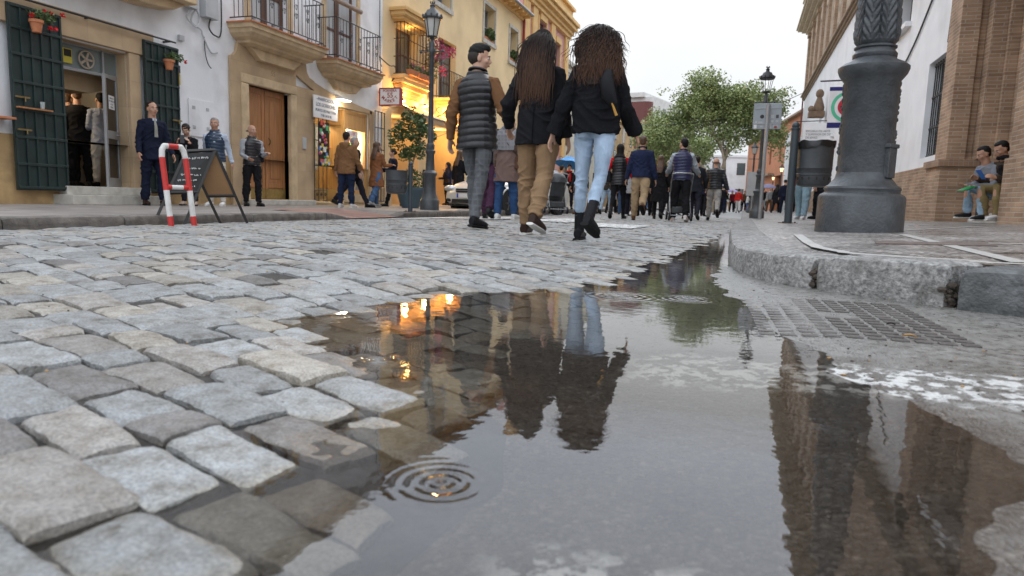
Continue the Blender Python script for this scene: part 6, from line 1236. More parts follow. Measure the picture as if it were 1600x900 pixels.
def skeleton(H, sex, legs, arms, lean, sit=0, twist=0):
    s = H/1.75; J = {'s': s}; hip = Vector((0, 0, .93*s)); J['hip'] = hip; fem = sex == 'f'; hw = .088*s
    for i, sd in enumerate((-1, 1)):
        fl, kn, ab, fp = legs[i]; fl, kn, ab, fp = R(fl), R(kn), R(ab), R(fp); h = hip+Vector((sd*hw, 0, -.01*s)); d = Vector((sd*math.sin(ab), math.sin(fl)*math.cos(ab), -math.cos(fl)*math.cos(ab))); k = h+d*.425*s
        a2 = fl-kn; d2 = Vector((sd*math.sin(ab)*.3, math.sin(a2), -math.cos(a2))).normalized(); an = k+d2*.42*s
        f = Vector((sd*.12, math.cos(fp), -math.sin(fp))).normalized(); hl = an+Vector((0, -math.cos(fp)*.05*s-math.sin(fp)*.06*s, -.055*s*math.cos(fp)+math.sin(fp)*.05*s)); toe = hl+f*.245*s
        J['leg%d' % i] = (h, k, an, hl, toe, f)
    zm = min(min(J['leg%d' % i][3].z, J['leg%d' % i][4].z) for i in (0, 1))-.022*s; off = Vector((0, 0, -zm))
    for i in (0, 1): J['leg%d' % i] = tuple(p+off if j < 5 else p for j, p in enumerate(J['leg%d' % i]))
    J['hip'] = hip+off; hip = J['hip']
    def T(x, y, z): v = rotv(Vector((x, y, z))*s, 'X', -R(lean)); return hip+rotv(v, 'Z', R(twist)*min(1, max(0, z/.45)))
    J['T'] = T; sw = (.148 if fem else .172)
    for i, sd in enumerate((-1, 1)):
        fl, ab, el, inn = [R(q) for q in arms[i]]; sh = T(sd*sw, 0, .432); d = Vector((sd*math.sin(ab), math.sin(fl)*math.cos(ab), -math.cos(fl)*math.cos(ab))); d = rotv(d, 'Z', R(twist)); e = sh+d*.29*s
        a2 = fl+el; d2 = Vector((sd*math.sin(ab)*math.cos(inn)-sd*math.sin(inn), math.sin(a2)*math.cos(inn), -math.cos(a2)*math.cos(inn))).normalized(); d2 = rotv(d2, 'Z', R(twist)); wr = e+d2*.25*s; J['arm%d' % i] = (sh, e, wr, d2)
    J['neck'] = T(0, -.005, .52); return J
def add_hand(b, wr, d, s, sd, curl=.5, fine=True):
    d = d.normalized(); lat = Vector((sd, 0, 0)); u = (Vector((0, 1, 0))-d*d.y); u = u.normalized() if u.length > .2 else Vector((1, 0, 0)); n_ = d.cross(u).normalized()   # u: across the palm (thumb side), n_: palm normal
    if n_.x*sd > 0: n_ = -n_                                        # palm faces the body
    b.tube([wr-d*.02*s, wr+d*.03*s, wr+d*.085*s], [(.026*s, .018*s), (.038*s, .016*s), (.040*s, .013*s)], n=10, up=u)
    for k, (o_, L_) in enumerate(((.03, .072), (.010, .08), (-.011, .074), (-.03, .058))):
        p = wr+d*.075*s+u*o_*s; pts = [p]; dd = d.copy()
        for j in range(3): dd = (dd+n_*curl*(.5 if j == 0 else .9)).normalized(); p = p+dd*L_*s/3*1.05; pts.append(p)
        b.tube(pts, [.0098*s, .0092*s, .0085*s, .0068*s], n=7)
    p = wr+d*.02*s+u*.026*s; d1 = (d*.75+u*.75+n_*.25).normalized(); b.tube([p, p+d1*.04*s, p+d1*.04*s+(d*.9+u*.25+n_*.4).normalized()*.035*s], [.0125*s, .011*s, .0085*s], n=7)
def head_parts(b, det, c, Mh, s, sex, ears=True):
    P = lambda x, y, z: c+Mh @ Vector((x*s, y*s, z*s)); rr = lambda *r: tuple(q*s for q in r)
    b.ell(P(0, -.012, .035), rr(.076, .093, .088), n=20, m=14, rot=Mh); b.ell(P(0, .028, -.02), rr(.060, .064, .085), n=18, m=12, rot=Mh); b.ell(P(0, .052, -.088), rr(.030, .026, .024), rot=Mh); b.ell(P(0, .012, -.06), rr(.052, .052, .045), rot=Mh)
    b.ell(P(0, .078, .028), rr(.048, .016, .012), rot=Mh)                                        # brow
    b.tube([P(0, .088, .015), P(0, .103, -.012), P(0, .108, -.024)], [.008*s, .011*s, .013*s], n=8); b.ell(P(0, .093, -.028), rr(.018, .014, .010), rot=Mh)
    for sd in (-1, 1):
        b.ell(P(sd*.040, .064, -.022), rr(.024, .022, .022), rot=Mh)
        if ears: b.ell(P(sd*.076, -.004, -.008), rr(.010, .020, .032), rot=Mh)
        det.ell(P(sd*.031, .077, .006), rr(.0135, .0115, .009), 1, 8, 6, rot=Mh); det.ell(P(sd*.031, .0865, .006), rr(.0055, .004, .0055), 2, 8, 6, rot=Mh)
        det.tube([P(sd*.014, .094, .027), P(sd*.032, .092, .033), P(sd*.05, .078, .026)], [.0025*s, .0035*s, .002*s], 5, 2)
    b.ell(P(0, .088, -.052), rr(.022, .010, .010), rot=Mh); det.ell(P(0, .0925, -.055), rr(.021, .008, .0065), 3, 10, 6, rot=Mh)
m_h = {'dark': mat('dark brown hair', (.016, .010, .008), .6, var=.3, vs=40, bump=.5, bs=90, spec=.25), 'black': mat('black hair', (.009, .008, .008), .6, var=.3, vs=40, bump=.6, bs=90, spec=.2), 'brown': mat('brown hair', (.085, .045, .024), .5, var=.3, vs=40, bump=.5, bs=90), 'grey': mat('grey hair', (.26, .25, .24), .6, var=.3, vs=40, bump=.5, bs=90), 'stub': mat('cropped stubble', (.028, .02, .016), .8, var=.2, vs=60, bump=.3, bs=200)}
def person(name_label, loc, rz, H=1.72, sex='m', legs=((14, 4, 2, 0), (-14, 14, 2, 14)), arms=((-10, 8, 10, 0), (14, 8, 20, 0)), lean=2, head=(0, 0), skin=0, top=((.02, .02, .025), 'plain', {}), bottom=((.02, .02, .03), 'plain', .014), shoes=((.02, .02, .02), 'shoe'), hair=('short', 'dark'), vest=None, scarf=None, hood=None, bag=None, tie=None, q=1, twist=0, group=None, hold=None, curl=(.45, .45), parent_scale=None):
    t = thing('person', name_label, 'person', loc, rz, group); J = skeleton(H, sex, legs, arms, lean, twist=twist); s = J['s']; T = J['T']; fem = sex == 'f'
    vox = {0: .022, 1: .0125, 2: .0075}[q]*s; Tz = lambda x, y, z: T(x, y, z)
    upx = rotv(Vector((1, 0, 0)), 'Z', R(twist))
    hy, hp = R(head[0]), R(head[1]); Mh = Matrix.Rotation(hy+R(twist), 3, 'Z') @ Matrix.Rotation(-hp-R(lean)*.4, 3, 'X'); nk = J['neck']; hc = nk+rotv(Vector((0, .012, .0)), 'X', -R(lean))*s+Mh @ Vector((0, .0, .135*s))
    # ---- body
    b = MB(); b.tube([Tz(0, 0, z) for z in (-.07, 0, .14, .28, .38, .455, .50)], [(r*s*.93, r2*s*.93) for r, r2 in ((.12, .08), (.155, .105), (.125 if fem else .14, .09), (.14, .105), (.15, .11), (.105, .075), (.06, .055))], n=16, up=upx)
    b.tube([nk-Vector((0, 0, .04*s)), nk+(hc-nk)*.75], [.058*s if fem else .064*s, .050*s if fem else .058*s], n=12); det = MB(); head_parts(b, det, hc, Mh, s, sex)
    for i, sd in enumerate((-1, 1)):
        h, k, an, hl, toe, f = J['leg%d' % i]; b.tube([h, h.lerp(k, .5), k, k.lerp(an, .3), an, an+(hl-an)*.6], [.078*s, .066*s, .048*s, .048*s, .033*s, .032*s], n=10); fu = (Vector((0, 0, 1))-f*f.z).normalized(); b.tube([hl+fu*.025*s+f*.03*s, (hl+toe)/2+fu*.018*s, toe-f*.04*s+fu*.012*s], [(.022*s, .022*s), (.030*s, .020*s), (.026*s, .010*s)], n=8, up=f.cross(fu))
        sh, e, wr, d2 = J['arm%d' % i]; b.tube([T(sd*.09, 0, .43), sh, sh.lerp(e, .5), e, e.lerp(wr, .4), wr, wr+d2*.01], [.055*s, .05*s, .043*s, .034*s, .034*s, .023*s, .023*s], n=10); add_hand(b, wr, d2, s, sd, curl[i])
    body = remesh(b, min(vox, .0095 if q else .018), 1, 'body', [skinm(skin), m_eye, m_iris, m_lip], t, after=det)
    # ---- trousers
    bc, bk, fit = bottom; b = MB(); fx = fit*s
    b.tube([Tz(0, 0, z) for z in (.10, .02, -.05)]+[J['hip']+Vector((0, 0, -.10*s))], [((.135+.00)*s+fx*.4, .098*s+fx*.4), ((.168 if fem else .160)*s+fx*.4, (.122 if fem else .112)*s+fx*.4), (.165*s+fx*.4, .118*s+fx*.3), (.09*s, .07*s)], n=18, up=Vector((1, 0, 0)))
    if fem: 
        for sd in (-1, 1): b.ell(J['hip']+Vector((sd*.07, -.055, -.035))*s, (.085*s, .075*s, .085*s))
    for i in (0, 1):
        h, k, an, hl, toe, f = J['leg%d' % i]; m1 = h.lerp(k, .45)
        b.tube([h+Vector((0, 0, .03*s)), m1, k, k.lerp(an, .35)+Vector((0, -.012*s, 0)), an+(k-an)*(.36 if shoes[1] == 'boot' else .14), an+(k-an)*(.30 if shoes[1] == 'boot' else .035)], [((.098 if fit > .008 else .093)*s+fx*.5), ((.080 if fit > .008 else .075)*s+fx), ((.056 if fit > .008 else .051)*s+fx), ((.054 if fit > .008 else .049)*s+fx*1.05), (.041*s+fx*1.0), (.041*s+fx*1.05)], n=14)
    remesh(b, vox, 2, 'trousers', cloth(bc, .85, bk), t, disp=folds(.0095 if fit > .01 else .0055, 30, seed=len(name_label), z1=J['hip'].z+max(-.12, top[2].get('hem', -.10))*s-.0*s))
    # ---- shoes
    shc, shk = shoes[:2]; sm_ = cloth(shc, .35, 'leather') if shk != 'trainer' else cloth(shc, .6)
    for i in (0, 1):
        h, k, an, hl, toe, f = J['leg%d' % i]; upv = Vector((0, 0, 1)); fu = (upv-f*f.z).normalized(); side = f.cross(fu).normalized(); b = MB()
        b.tube([hl+fu*.03*s-f*.005*s, hl+f*.05*s+fu*.032*s, hl+f*.12*s+fu*.026*s, hl+f*.19*s+fu*.018*s, toe-f*.005*s+fu*.014*s], [(.033*s, .040*s), (.039*s, .046*s), (.045*s, .040*s), (.048*s, .032*s), (.034*s, .022*s)], n=14, up=side)
        top_ = an+(k-an)*(.42 if shk == 'boot' else (.16 if shk == 'ankle' else .02)); b.tube([hl+fu*.04*s+f*.025*s, an, top_], [.040*s, .043*s, .047*s if shk == 'boot' else .042*s], n=12)
        o = remesh(b, vox*.85, 1, 'shoe', sm_, t); b = MB()
        b.tube([hl-f*.02*s-fu*.012*s, hl+f*.06*s-fu*.012*s, hl+f*.16*s-fu*.012*s, toe+f*.006*s-fu*.010*s], [(.033*s, .012*s), (.040*s, .013*s), (.049*s, .013*s), (.032*s, .012*s)], n=12, up=side)
        if shk == 'boot': b.tube([hl-f*.022*s-fu*.02*s, hl+f*.05*s-fu*.02*s], [(.036*s, .016*s)]*2, n=10, up=side)
        b.build('sole', cloth((.62, .6, .56) if shk in ('trainer', 'lightsole', 'ankle') else (.015, .015, .015), .7), o)
    # ---- torso garment
    def torso(b, f, hem, flare, up_to=.50, wst=0):
        zs = [z for z in (hem, hem*.5) if hem < -.12]+[max(hem, -.06), .02, .14, .27, .38, .42, .455, .48, up_to]
        def rr(z):
            if z < -.06: u = (z+.06)/(hem+.06-1e-6); return ((.172+flare*u), (.125+flare*.9*u))
            return (ip(z, [-.06, .02, .14, .27, .38, .455, .5, .54], [.172, .17, (.135 if fem else .152)+wst, .150 if fem else .165, .155 if fem else .175, .118 if fem else .135, .072, .066]), ip(z, [-.06, .02, .14, .27, .38, .455, .5, .54], [.125, .122, .105+wst, .118, .128, .108, .075, .068]))
        b.tube([Tz(0, 0, z) if z > -.1 else J['hip']+Vector((0, R(lean)*z*.0, z*s)) for z in zs], [((rr(z)[0]+f)*s, (rr(z)[1]+f)*s) for z in zs], n=22, up=upx)
    def sleeves(b, f, cuff=0, sides=(0, 1)):
        for i in sides:
            sd = (-1, 1)[i]; sh, e, wr, d2 = J['arm%d' % i]
            b.tube([T(sd*.085, 0, .44), sh+Vector((0, 0, -.004*s)), sh.lerp(e, .5), e, e.lerp(wr, .45), wr-d2*.0*s], [(.050+f*.6)*s, (.052+f*.9)*s, (.050+f)*s, (.043+f)*s, (.039+f)*s, (.029+f+cuff)*s], n=12)
    tc_, tk, to = top; hem = to.get('hem', -.10); b = MB(); torso(b, to.get('fit', .008), hem, to.get('flare', .02), wst=to.get('waist', 0)); sleeves(b, to.get('arm', .010), to.get('cuff', 0))
    for (x, z, dx_, dz_) in (to.get('flap') or []): pass
    remesh(b, vox, 2, to.get('name', 'jacket'), cloth(tc_, to.get('rough', .85), tk), t, disp=folds(.0075, 26, seed=len(name_label)+3, quilt=.010*s if tk == 'puff' else 0))
    if vest: 
        b = MB(); torso(b, vest[2] if len(vest) > 2 else .022, vest[3] if len(vest) > 3 else -.12, .01, up_to=.53); o = remesh(b, vox, 2, 'vest', cloth(vest[0], .5, vest[1]), t, disp=folds(.003, 26, seed=5, quilt=.011*s if vest[1] == 'puff' else 0, pitch=.062*s))
    if to.get('collar') or vest:
        b = MB(); n_ = 20; rc = .066*s; pts = [nk+Vector((rc*math.cos(2*PI*j/n_)*1.05, rc*math.sin(2*PI*j/n_)+.008*s, .022*s-.018*s*math.sin(2*PI*j/n_))) for j in range(n_+1)]; b.tube(pts, [(.012*s, .028*s)]*(n_+1), n=6, caps=False, up=(0, 0, 1), smooth=True); b.build('collar', cloth(vest[0], .5, vest[1]) if vest else cloth(tc_, .85, tk), t)
    if to.get('shirt'):
        b = MB(); p = T(0, .085, .43); b.add([T(-.035, .098, .50), T(.035, .098, .50), T(.0, .150, .22)], [(0, 1, 2)]); o = b.build('shirt_front', cloth(to['shirt']), t, fixn=False); q_ = o.modifiers.new('s', 'SOLIDIFY'); q_.thickness = .006
    if tie: b = MB(); b.tube([T(0, .10, .49), T(0, .148, .36), T(0, .152, .2)], [(.012*s, .006*s), (.024*s, .006*s), (.03*s, .006*s)], n=6, up=(1, 0, 0)); b.build('tie', cloth(tie), t)
    if scarf:
        b = MB(); n_ = 18; pts = [nk+Vector((.085*s*math.cos(2*PI*j/n_), .08*s*math.sin(2*PI*j/n_), .0)) for j in range(n_+1)]; b.tube(pts, .036*s, n=8, caps=False); b.tube([T(-.02, .12, .46), T(-.03, .16, .3), T(-.03, .16, .12)], [(.045*s, .014*s)]*3, n=8, up=(1, 0, 0))
        if len(scarf) > 2: b.tube([T(.0, -.04, .50), T(.0, -.125, .40), T(.0, -.135, .24), T(.0, -.13, .16)], [(.15*s, .05*s), (.17*s, .03*s), (.165*s, .02*s), (.15*s, .015*s)], n=12, up=(1, 0, 0)); b.tube([T(-.12, 0, .46), T(-.17, 0, .38), T(-.18, 0, .2)], [(.07*s), .06*s, .04*s], n=8); b.tube([T(.12, 0, .46), T(.17, 0, .38), T(.18, 0, .2)], [(.07*s), .06*s, .04*s], n=8)
        remesh(b, max(vox, .011), 1, 'scarf', cloth(scarf[0], .9, scarf[1]), t, disp=folds(.004, 20))
    if hood:
        b = MB(); b.tube([T(-.11, -.07, .5), T(0, -.14, .47), T(.11, -.07, .5)], [.045*s, .07*s, .045*s], n=10); b.ell(T(0, -.13, .44), (.10*s, .05*s, .09*s)); remesh(b, max(vox, .012), 1, 'hood', cloth(tc_, .85, tk), t)
    # ---- hair
    hk, hcol = hair; hm = m_h.get(hcol) if isinstance(hcol, str) else cloth(hcol); P = lambda x, y, z: hc+Mh @ Vector((x*s, y*s, z*s)); b = MB()
    nzd = (lambda v, n: n*((np.sin(v[:, 0]*190+np.sin(v[:, 2]*60)*2)*np.sin(v[:, 1]*170)+np.sin(v[:, 2]*140+v[:, 0]*60))*.0016)[:, None])
    if hk == 'short': b.ell(P(0, -.026, .048), (.0805*s, .090*s, .086*s), n=20, m=12, rot=Mh); b.ell(P(0, .018, .097), (.056*s, .056*s, .033*s), rot=Mh); b.ell(P(0, -.055, -.005), (.066*s, .05*s, .06*s), rot=Mh)
    elif hk == 'quiff': b.ell(P(0, -.022, .056), (.0805*s, .091*s, .082*s), n=20, m=12, rot=Mh); b.ell(P(0, .036, .100), (.054*s, .058*s, .040*s), rot=Mh); b.ell(P(0, -.01, .11), (.060*s, .07*s, .035*s), rot=Mh)
    elif hk == 'buzz': b.ell(P(0, -.02, .04), (.0795*s, .0925*s, .090*s), n=20, m=12, rot=Mh)
    elif hk == 'bun': b.ell(P(0, -.018, .04), (.082*s, .098*s, .088*s), n=20, m=12, rot=Mh); b.ell(P(0, -.06, -.01), (.064*s, .045*s, .05*s), rot=Mh); b.ell(P(0, -.115, .01), (.04*s, .035*s, .04*s), rot=Mh)
    elif hk == 'bun_top': b.ell(P(0, -.018, .04), (.082*s, .098*s, .088*s), n=20, m=12, rot=Mh); b.ell(P(0, -.07, .105), (.045*s, .04*s, .04*s), rot=Mh)
    elif hk == 'veil': b.ell(P(0, -.018, .03), (.092*s, .108*s, .105*s), n=20, m=12, rot=Mh); b.tube([P(0, -.03, .0), P(0, -.03, -.10), T(0, -.04, .46)], [(.088*s, .09*s), (.085*s, .09*s), (.14*s, .11*s)], n=14)
    elif hk == 'long': b.ell(P(0, -.018, .042), (.084*s, .099*s, .09*s), n=20, m=12, rot=Mh); b.tube([P(0, -.04, .02), P(0, -.055, -.07), T(0, -.115, .44), T(0, -.135, .30)], [(.08*s, .06*s), (.085*s, .055*s), (.095*s, .035*s), (.07*s, .02*s)], n=14, up=(1, 0, 0)); [b.tube([P(sd*.072, .01, .03), P(sd*.082, .0, -.06), T(sd*.075, .03, .44)], [.022*s, .026*s, .02*s], n=8) for sd in (-1, 1)]
    elif hk == 'pony': b.ell(P(0, -.018, .042), (.082*s, .097*s, .088*s), n=20, m=12, rot=Mh); b.tube([P(0, -.09, .03), P(0, -.13, -.03), P(0, -.11, -.13)], [.028*s, .03*s, .015*s], n=8)
    elif hk == 'bald': b.tube([P(-.078, -.03, .0), P(-.06, -.085, -.005), P(0, -.105, -.005), P(.06, -.085, -.005), P(.078, -.03, .0)], [(.012*s, .03*s)]*5, n=8, up=(0, 0, 1))
    if hk == 'hoodup': b.ell(P(0, -.03, .03), (.10*s, .112*s, .12*s), n=20, m=12, rot=Mh); b.tube([P(0, -.03, -.05), T(0, -.03, .46)], [.095*s, .11*s], n=12); hm = cloth(tc_, .85, tk)
    if b.v: remesh(b, max(.0085, vox), 1, 'hair' if hk not in ('veil', 'hoodup') else 'hood', hm, t, disp=nzd if hk not in ('veil', 'hoodup') else None)
    if bag:
        bt = thing('shoulder_bag', bag[0], 'bag', loc, rz); x, y, z = bag[1]; b = MB(); c_ = T(x, y, z); w_, d_, h_ = bag[2]; b.prism([(c_.x-w_*.5, c_.z-h_*.5), (c_.x+w_*.5, c_.z-h_*.5), (c_.x+w_*.42, c_.z+h_*.4), (c_.x+w_*.2, c_.z+h_*.5), (c_.x-w_*.2, c_.z+h_*.5), (c_.x-w_*.42, c_.z+h_*.4)], 'y', c_.y-d_*.5, c_.y+d_*.5); b.build('bag_body', cloth(bag[3], .35, 'leather'), bt, bevel=.02); b = MB(); sx_ = 1 if x > 0 else -1
        b.tube([c_+Vector((0, 0, h_*.45)), T(sx_*.14, -.13, .3), T(sx_*.12, -.08, .49), T(sx_*.12, .02, .51), T(sx_*.15, .14, .3), c_+Vector((0, d_*.6, h_*.45))] if bag[4] == 'same' else [c_+Vector((0, 0, h_*.45)), T(sx_*.06, -.155, .25), T(-sx_*.11, -.11, .46), T(-sx_*.12, .02, .52), T(0, .15, .3), c_+Vector((0, d_, h_*.4))], .006, n=5); b.build('strap', cloth(bag[3], .35, 'leather'), bt)
    return t, J, hc, Mh
def spot(px, pf, ptop, H, z=None):
    d = H*FPX/(pf-ptop); p = AT(px, pf, d); p.z = ground(p.x, p.y) if z is None else z; return p
# ---- walking trio
BLK = (.012, .012, .014)
t1, J1, h1, M1 = person('young man in black quilted vest and grey checked trousers, head turned right', spot(742, 358, 75, 1.77), R(-6), 1.77, 'm', legs=((14, 8, 0, 0), (-10, 8, 1, 6)), arms=((-14, 12, 30, 0), (-10, 24, 80, 25)), head=(-62, 6), top=((.17, .085, .04), 'plain', {'name': 'sweater', 'arm': .012, 'hem': -.06}), vest=(BLK, 'puff', .026, -.18), bottom=((.105, .112, .12), 'plaid', .006), shoes=(BLK, 'trainer2'), hair=('quiff', 'black'), q=2, lean=-2)
c_ = h1; b = MB(); P = lambda x, y, z: h1+M1 @ Vector((x, y, z)); b.ell(P(0, -.034, .014), (.0815, .084, .080), rot=M1, n=20, m=12)
remesh(b, .008, 1, 'faded_sides', m_h['stub'], t1)
t2, J2, h2, M2 = person('walker in black blazer and tan trousers with very long straight brown hair', spot(836, 367, 50, 1.71), R(-2), 1.71, 'f', legs=((8, 6, 3, 0), (-12, 24, 1, 18)), arms=((-14, 24, 62, 10), (-6, 10, 20, 0)), head=(8, 4), top=(BLK, 'plain', {'hem': -.16, 'fit': .022, 'arm': .018, 'flare': .012, 'waist': .012}), bottom=((.25, .16, .09), 'plain', .016), shoes=((.035, .02, .015), 'ankle'), hair=('long', 'dark'), q=2)
t3, J3, h3, M3 = person('woman in black jacket and pale blue jeans with wind-blown curly brown hair', spot(922, 382, 52, 1.67), R(-4), 1.67, 'f', legs=((6, 4, 3, 0), (-14, 28, 0, 26)), arms=((-12, 22, 14, 0), (10, 14, 30, 0)), head=(-10, 6), top=(BLK, 'knit', {'hem': -.06, 'fit': .026, 'arm': .022, 'flare': .03, 'waist': .03, 'cuff': .014}), bottom=((.32, .41, .52), 'jeans', .002), shoes=(BLK, 'boot'), hair=('long', 'dark'), q=2, lean=0, bag=None)
def mhair():
    m = bpy.data.materials.new('balayage hair'); m.use_nodes = True; t = m.node_tree; b = t.nodes['Principled BSDF']; a = t.nodes.new('ShaderNodeAttribute'); a.attribute_name = 'tip'; r = ramp(t, [0, .5, 1], [(.012, .008, .006), (.026, .015, .011), (.12, .06, .036)]); t.links.new(a.outputs['Fac'], r.inputs[0]); t.links.new(r.outputs[0], b.inputs['Base Color']); b.inputs['Roughness'].default_value = .6; b.inputs['Specular IOR Level'].default_value = .2; return m
m_bal = mhair()
def strands(t, hc, Mh, T, n, length, curl, wind, spread, seed, r=.0042, puff=.03):
    rg = random.Random(seed); b = MB(); tips = []
    for i in range(n):
        az = rg.uniform(-PI, PI); el = rg.uniform(-.25, 1.45)
        x, y, z = .082*math.cos(el)*math.sin(az), -.018-.096*math.cos(el)*math.cos(az), .045+.088*math.sin(el)
        if y > .03 and z < .09: continue
        p = hc+Mh @ Vector((x, y, z)); tgt = Vector((x*spread+rg.gauss(0, .03), -.10-rg.random()*.07, 0)); L_ = length*rg.uniform(.5, 1.1); k = 13; pts = []; ph = rg.uniform(0, 6.28); fr = rg.uniform(2, 3.4); am = curl*rg.uniform(.5, 1.4); wn = wind*rg.uniform(.3, 1.5)
        top_ = p.copy(); out = Mh @ Vector((x, y+.018, (z-.045)*.5)).normalized()
        for j in range(k+1):
            u = j/k; w_ = min(1, u*2.2); w_ = w_*w_*(3-2*w_)
            bx = hc.x+(top_.x-hc.x)*(1-w_)+(tgt.x)*w_; by = top_.y*(1-w_)+(hc.y+tgt.y-.02*u)*w_; bz = top_.z-L_*u**1.15
            q = Vector((bx+wn*u**1.4, by, bz+abs(wn)*u*u*.5))+out*puff*math.sin(min(1, u*2)*PI)*.8
            q += Vector((math.sin(ph+u*6.28*fr), math.cos(ph+u*6.28*fr)*.8, .3*math.sin(ph*2+u*9)))*am*u
            pts.append(q)
        rad = [r*(.9+.5*math.sin(PI*u/k))*(1 if u < k*.7 else max(.12, (k-u)/(k*.3))) for u in range(k+1)]
        o0 = len(b.v); b.tube(pts, [(q_*1.5, q_*.8) for q_ in rad], n=3); tips += [min(1, max(0, (v/3)/k*1.25-.25+rg.uniform(-.08, .12))) for v in range(3*(k+1))]
    o = b.build('hair_locks', m_bal, t, fixn=False); a = o.data.attributes.new('tip', 'FLOAT', 'POINT'); a.data.foreach_set('value', np.array(tips, dtype=np.float32))
strands(t2, h2, M2, J2['T'], 2700, .53, .006, -.015, 1.15, 3, r=.0016, puff=.010); strands(t3, h3, M3, J3['T'], 3200, .40, .016, .075, 1.5, 5, r=.0016, puff=.020); strands(t3, h3, M3, J3['T'], 110, .3, .02, -.11, 1.5, 6, r=.0017)
# handbag of the walking woman
T3 = J3['T']; c_ = T3(.135, -.17, .27); hb = thing('handbag', 'small black shoulder bag with a gold clasp on the back of the curly-haired woman', 'bag', t3.location, t3.rotation_euler.z); b = MB(); b.tube([c_+Vector((.0, 0, .13)), c_+Vector((-.01, -.02, .06)), c_+Vector((.01, -.02, -.05)), c_+Vector((.05, 0, -.12))], [(.03, .018), (.052, .03), (.055, .032), (.03, .02)], n=14, up=(1, 0, 0)); b.build('bag_body', cloth(BLK, .3, 'leather'), hb); b = MB(); b.tube([c_+Vector((0, 0, .12)), T3(.11, -.08, .49), T3(.11, .02, .52), T3(.13, .14, .35)], .006, n=5); b.build('strap', cloth(BLK, .3, 'leather'), hb); b = MB(); b.tube([c_+Vector((.04, -.02, -.11)), c_+Vector((.075, -.01, -.20))], [.007, .012], n=6); b.build('gold_tassel', mat('gold leather', (.45, .24, .05), .4, metal=.5, bump=0), hb)
b = MB(); b.tube([J2['T'](0, -.148, .13), J2['T'](0, -.16, .0), J2['hip']+Vector((0, -.163, -.15))], .004, n=4); b.build('back_vent', cloth((.004, .004, .005)), t2)
for J_, t_ in ((J3, t3),):
    for i in (0, 1):
        h, k, an, hl, toe, f = J_['leg%d' % i]; b = MB()
        for q_ in range(5): p = an+f*(.045+.008*q_)+Vector((0, 0, .05-.022*q_)); b.tube([p-Vector((.02, 0, 0)), p+Vector((.02, 0, 0))], .003, n=4)
        b.build('laces', m_ibk, t_)
# ---- standing and walking people on the left pavement and street
ST0 = ((2, 2, 4, 0), (-2, 2, 4, 0)); WK = ((16, 6, 2, 0), (-14, 24, 1, 22)); WK2 = ((-12, 26, 2, 24), (15, 5, 2, 0)); DN = ((4, 7, 10, 0), (4, 7, 10, 0))
NV = (.011, .014, .030); JN = (.035, .06, .12); GY = (.2, .2, .2)
person('man in dark navy suit and tie standing beside the right green shutter', spot(242, 322, 160, 1.72, .05), R(-112), 1.72, legs=ST0, arms=((5, 10, 20, 0), (0, 10, 25, 0)), head=(5, 0), top=(NV, 'plain', {'hem': -.18, 'shirt': (.45, .52, .62)}), bottom=(NV, 'plain', .016), tie=(.25, .25, .22), hair=('buzz', 'dark'), shoes=((.03, .015, .012), 'shoe'), skin=1)
tW, JW, _, _ = person('woman in black blazer looking down at a phone, behind the menu board', spot(297, 322, 193, 1.46, .05), R(-150), 1.46, 'f', legs=((4, 2, 4, 0), (-4, 2, 4, 0)), arms=((25, 8, 112, 22), (25, 8, 112, 22)), head=(0, 28), lean=8, top=(BLK, 'plain', {'shirt': (.6, .6, .6)}), shoes=((.5, .38, .3), 'shoe'), hair=('bun', 'dark'))
m_ph = mat('phone shell', (.03, .03, .035), .2, bump=0); p_ = (JW['arm0'][2]+JW['arm1'][2])/2+Vector((0, .09, .06)); ph_ = thing('phone', 'phone held up in both hands by the woman in the black blazer', 'phone', tW.location, tW.rotation_euler.z); b = MB(); b.box(p_.x-.035, p_.y-.004, p_.z-.07, p_.x+.035, p_.y+.004, p_.z+.07); b.build('case', m_ph, ph_, bevel=.003)
person('grey-haired man in navy quilted vest, hands behind him, by the menu board', spot(339, 323, 185, 1.58, .05), R(-158), 1.58, legs=ST0, arms=((-22, 10, 12, 0), (-22, 10, 12, 0)), head=(8, 0), top=((.45, .52, .62), 'plain', {'name': 'shirt'}), vest=((.02, .04, .075), 'puff', .02, -.1), bottom=((.5, .46, .4), 'plain', .012), shoes=((.65, .64, .62), 'trainer'), hair=('short', 'grey'), skin=1)
person('bald man with black vest over grey sweater holding a cup by the stone doorway', spot(395, 322, 195, 1.56, .05), R(-118), 1.56, legs=ST0, arms=((5, 8, 95, 10), (0, 10, 70, 20)), head=(15, 0), top=((.36, .37, .39), 'plain', {'name': 'sweater'}), vest=((.02, .018, .02), 'puff', .02, -.1), bottom=((.015, .015, .017), 'plain', .018), hair=('bald', 'stub'), skin=1, bag=('black waist bag of the bald man by the door', (-.17, .02, .1), (.12, .1, .16), BLK, 'other'))
person('man in brown hooded parka and dark jeans seen from behind at the shop', spot(541, 326, 207, 1.62, .05), R(8), 1.62, legs=((-3, 2, 3, 0), (4, 2, 3, 0)), arms=((0, 12, 15, 0), (5, 14, 20, 0)), top=((.20, .105, .05), 'plain', {'hem': -.16, 'fit': .035, 'arm': .022, 'flare': .0}), hood=1, bottom=((.014, .022, .05), 'jeans', .018), shoes=((.6, .58, .56), 'trainer'), hair=('short', 'dark'))
person('grey-haired man in black coat striding right behind the brown parka', spot(553, 323, 210, 1.64, .05), R(-70), 1.64, legs=((22, 2, 0, 0), (-24, 16, 0, 20)), arms=((0, 4, 5, 0), (10, 6, 15, 0)), top=(BLK, 'plain', {'hem': -.2, 'fit': .02}), hair=('short', 'grey'))
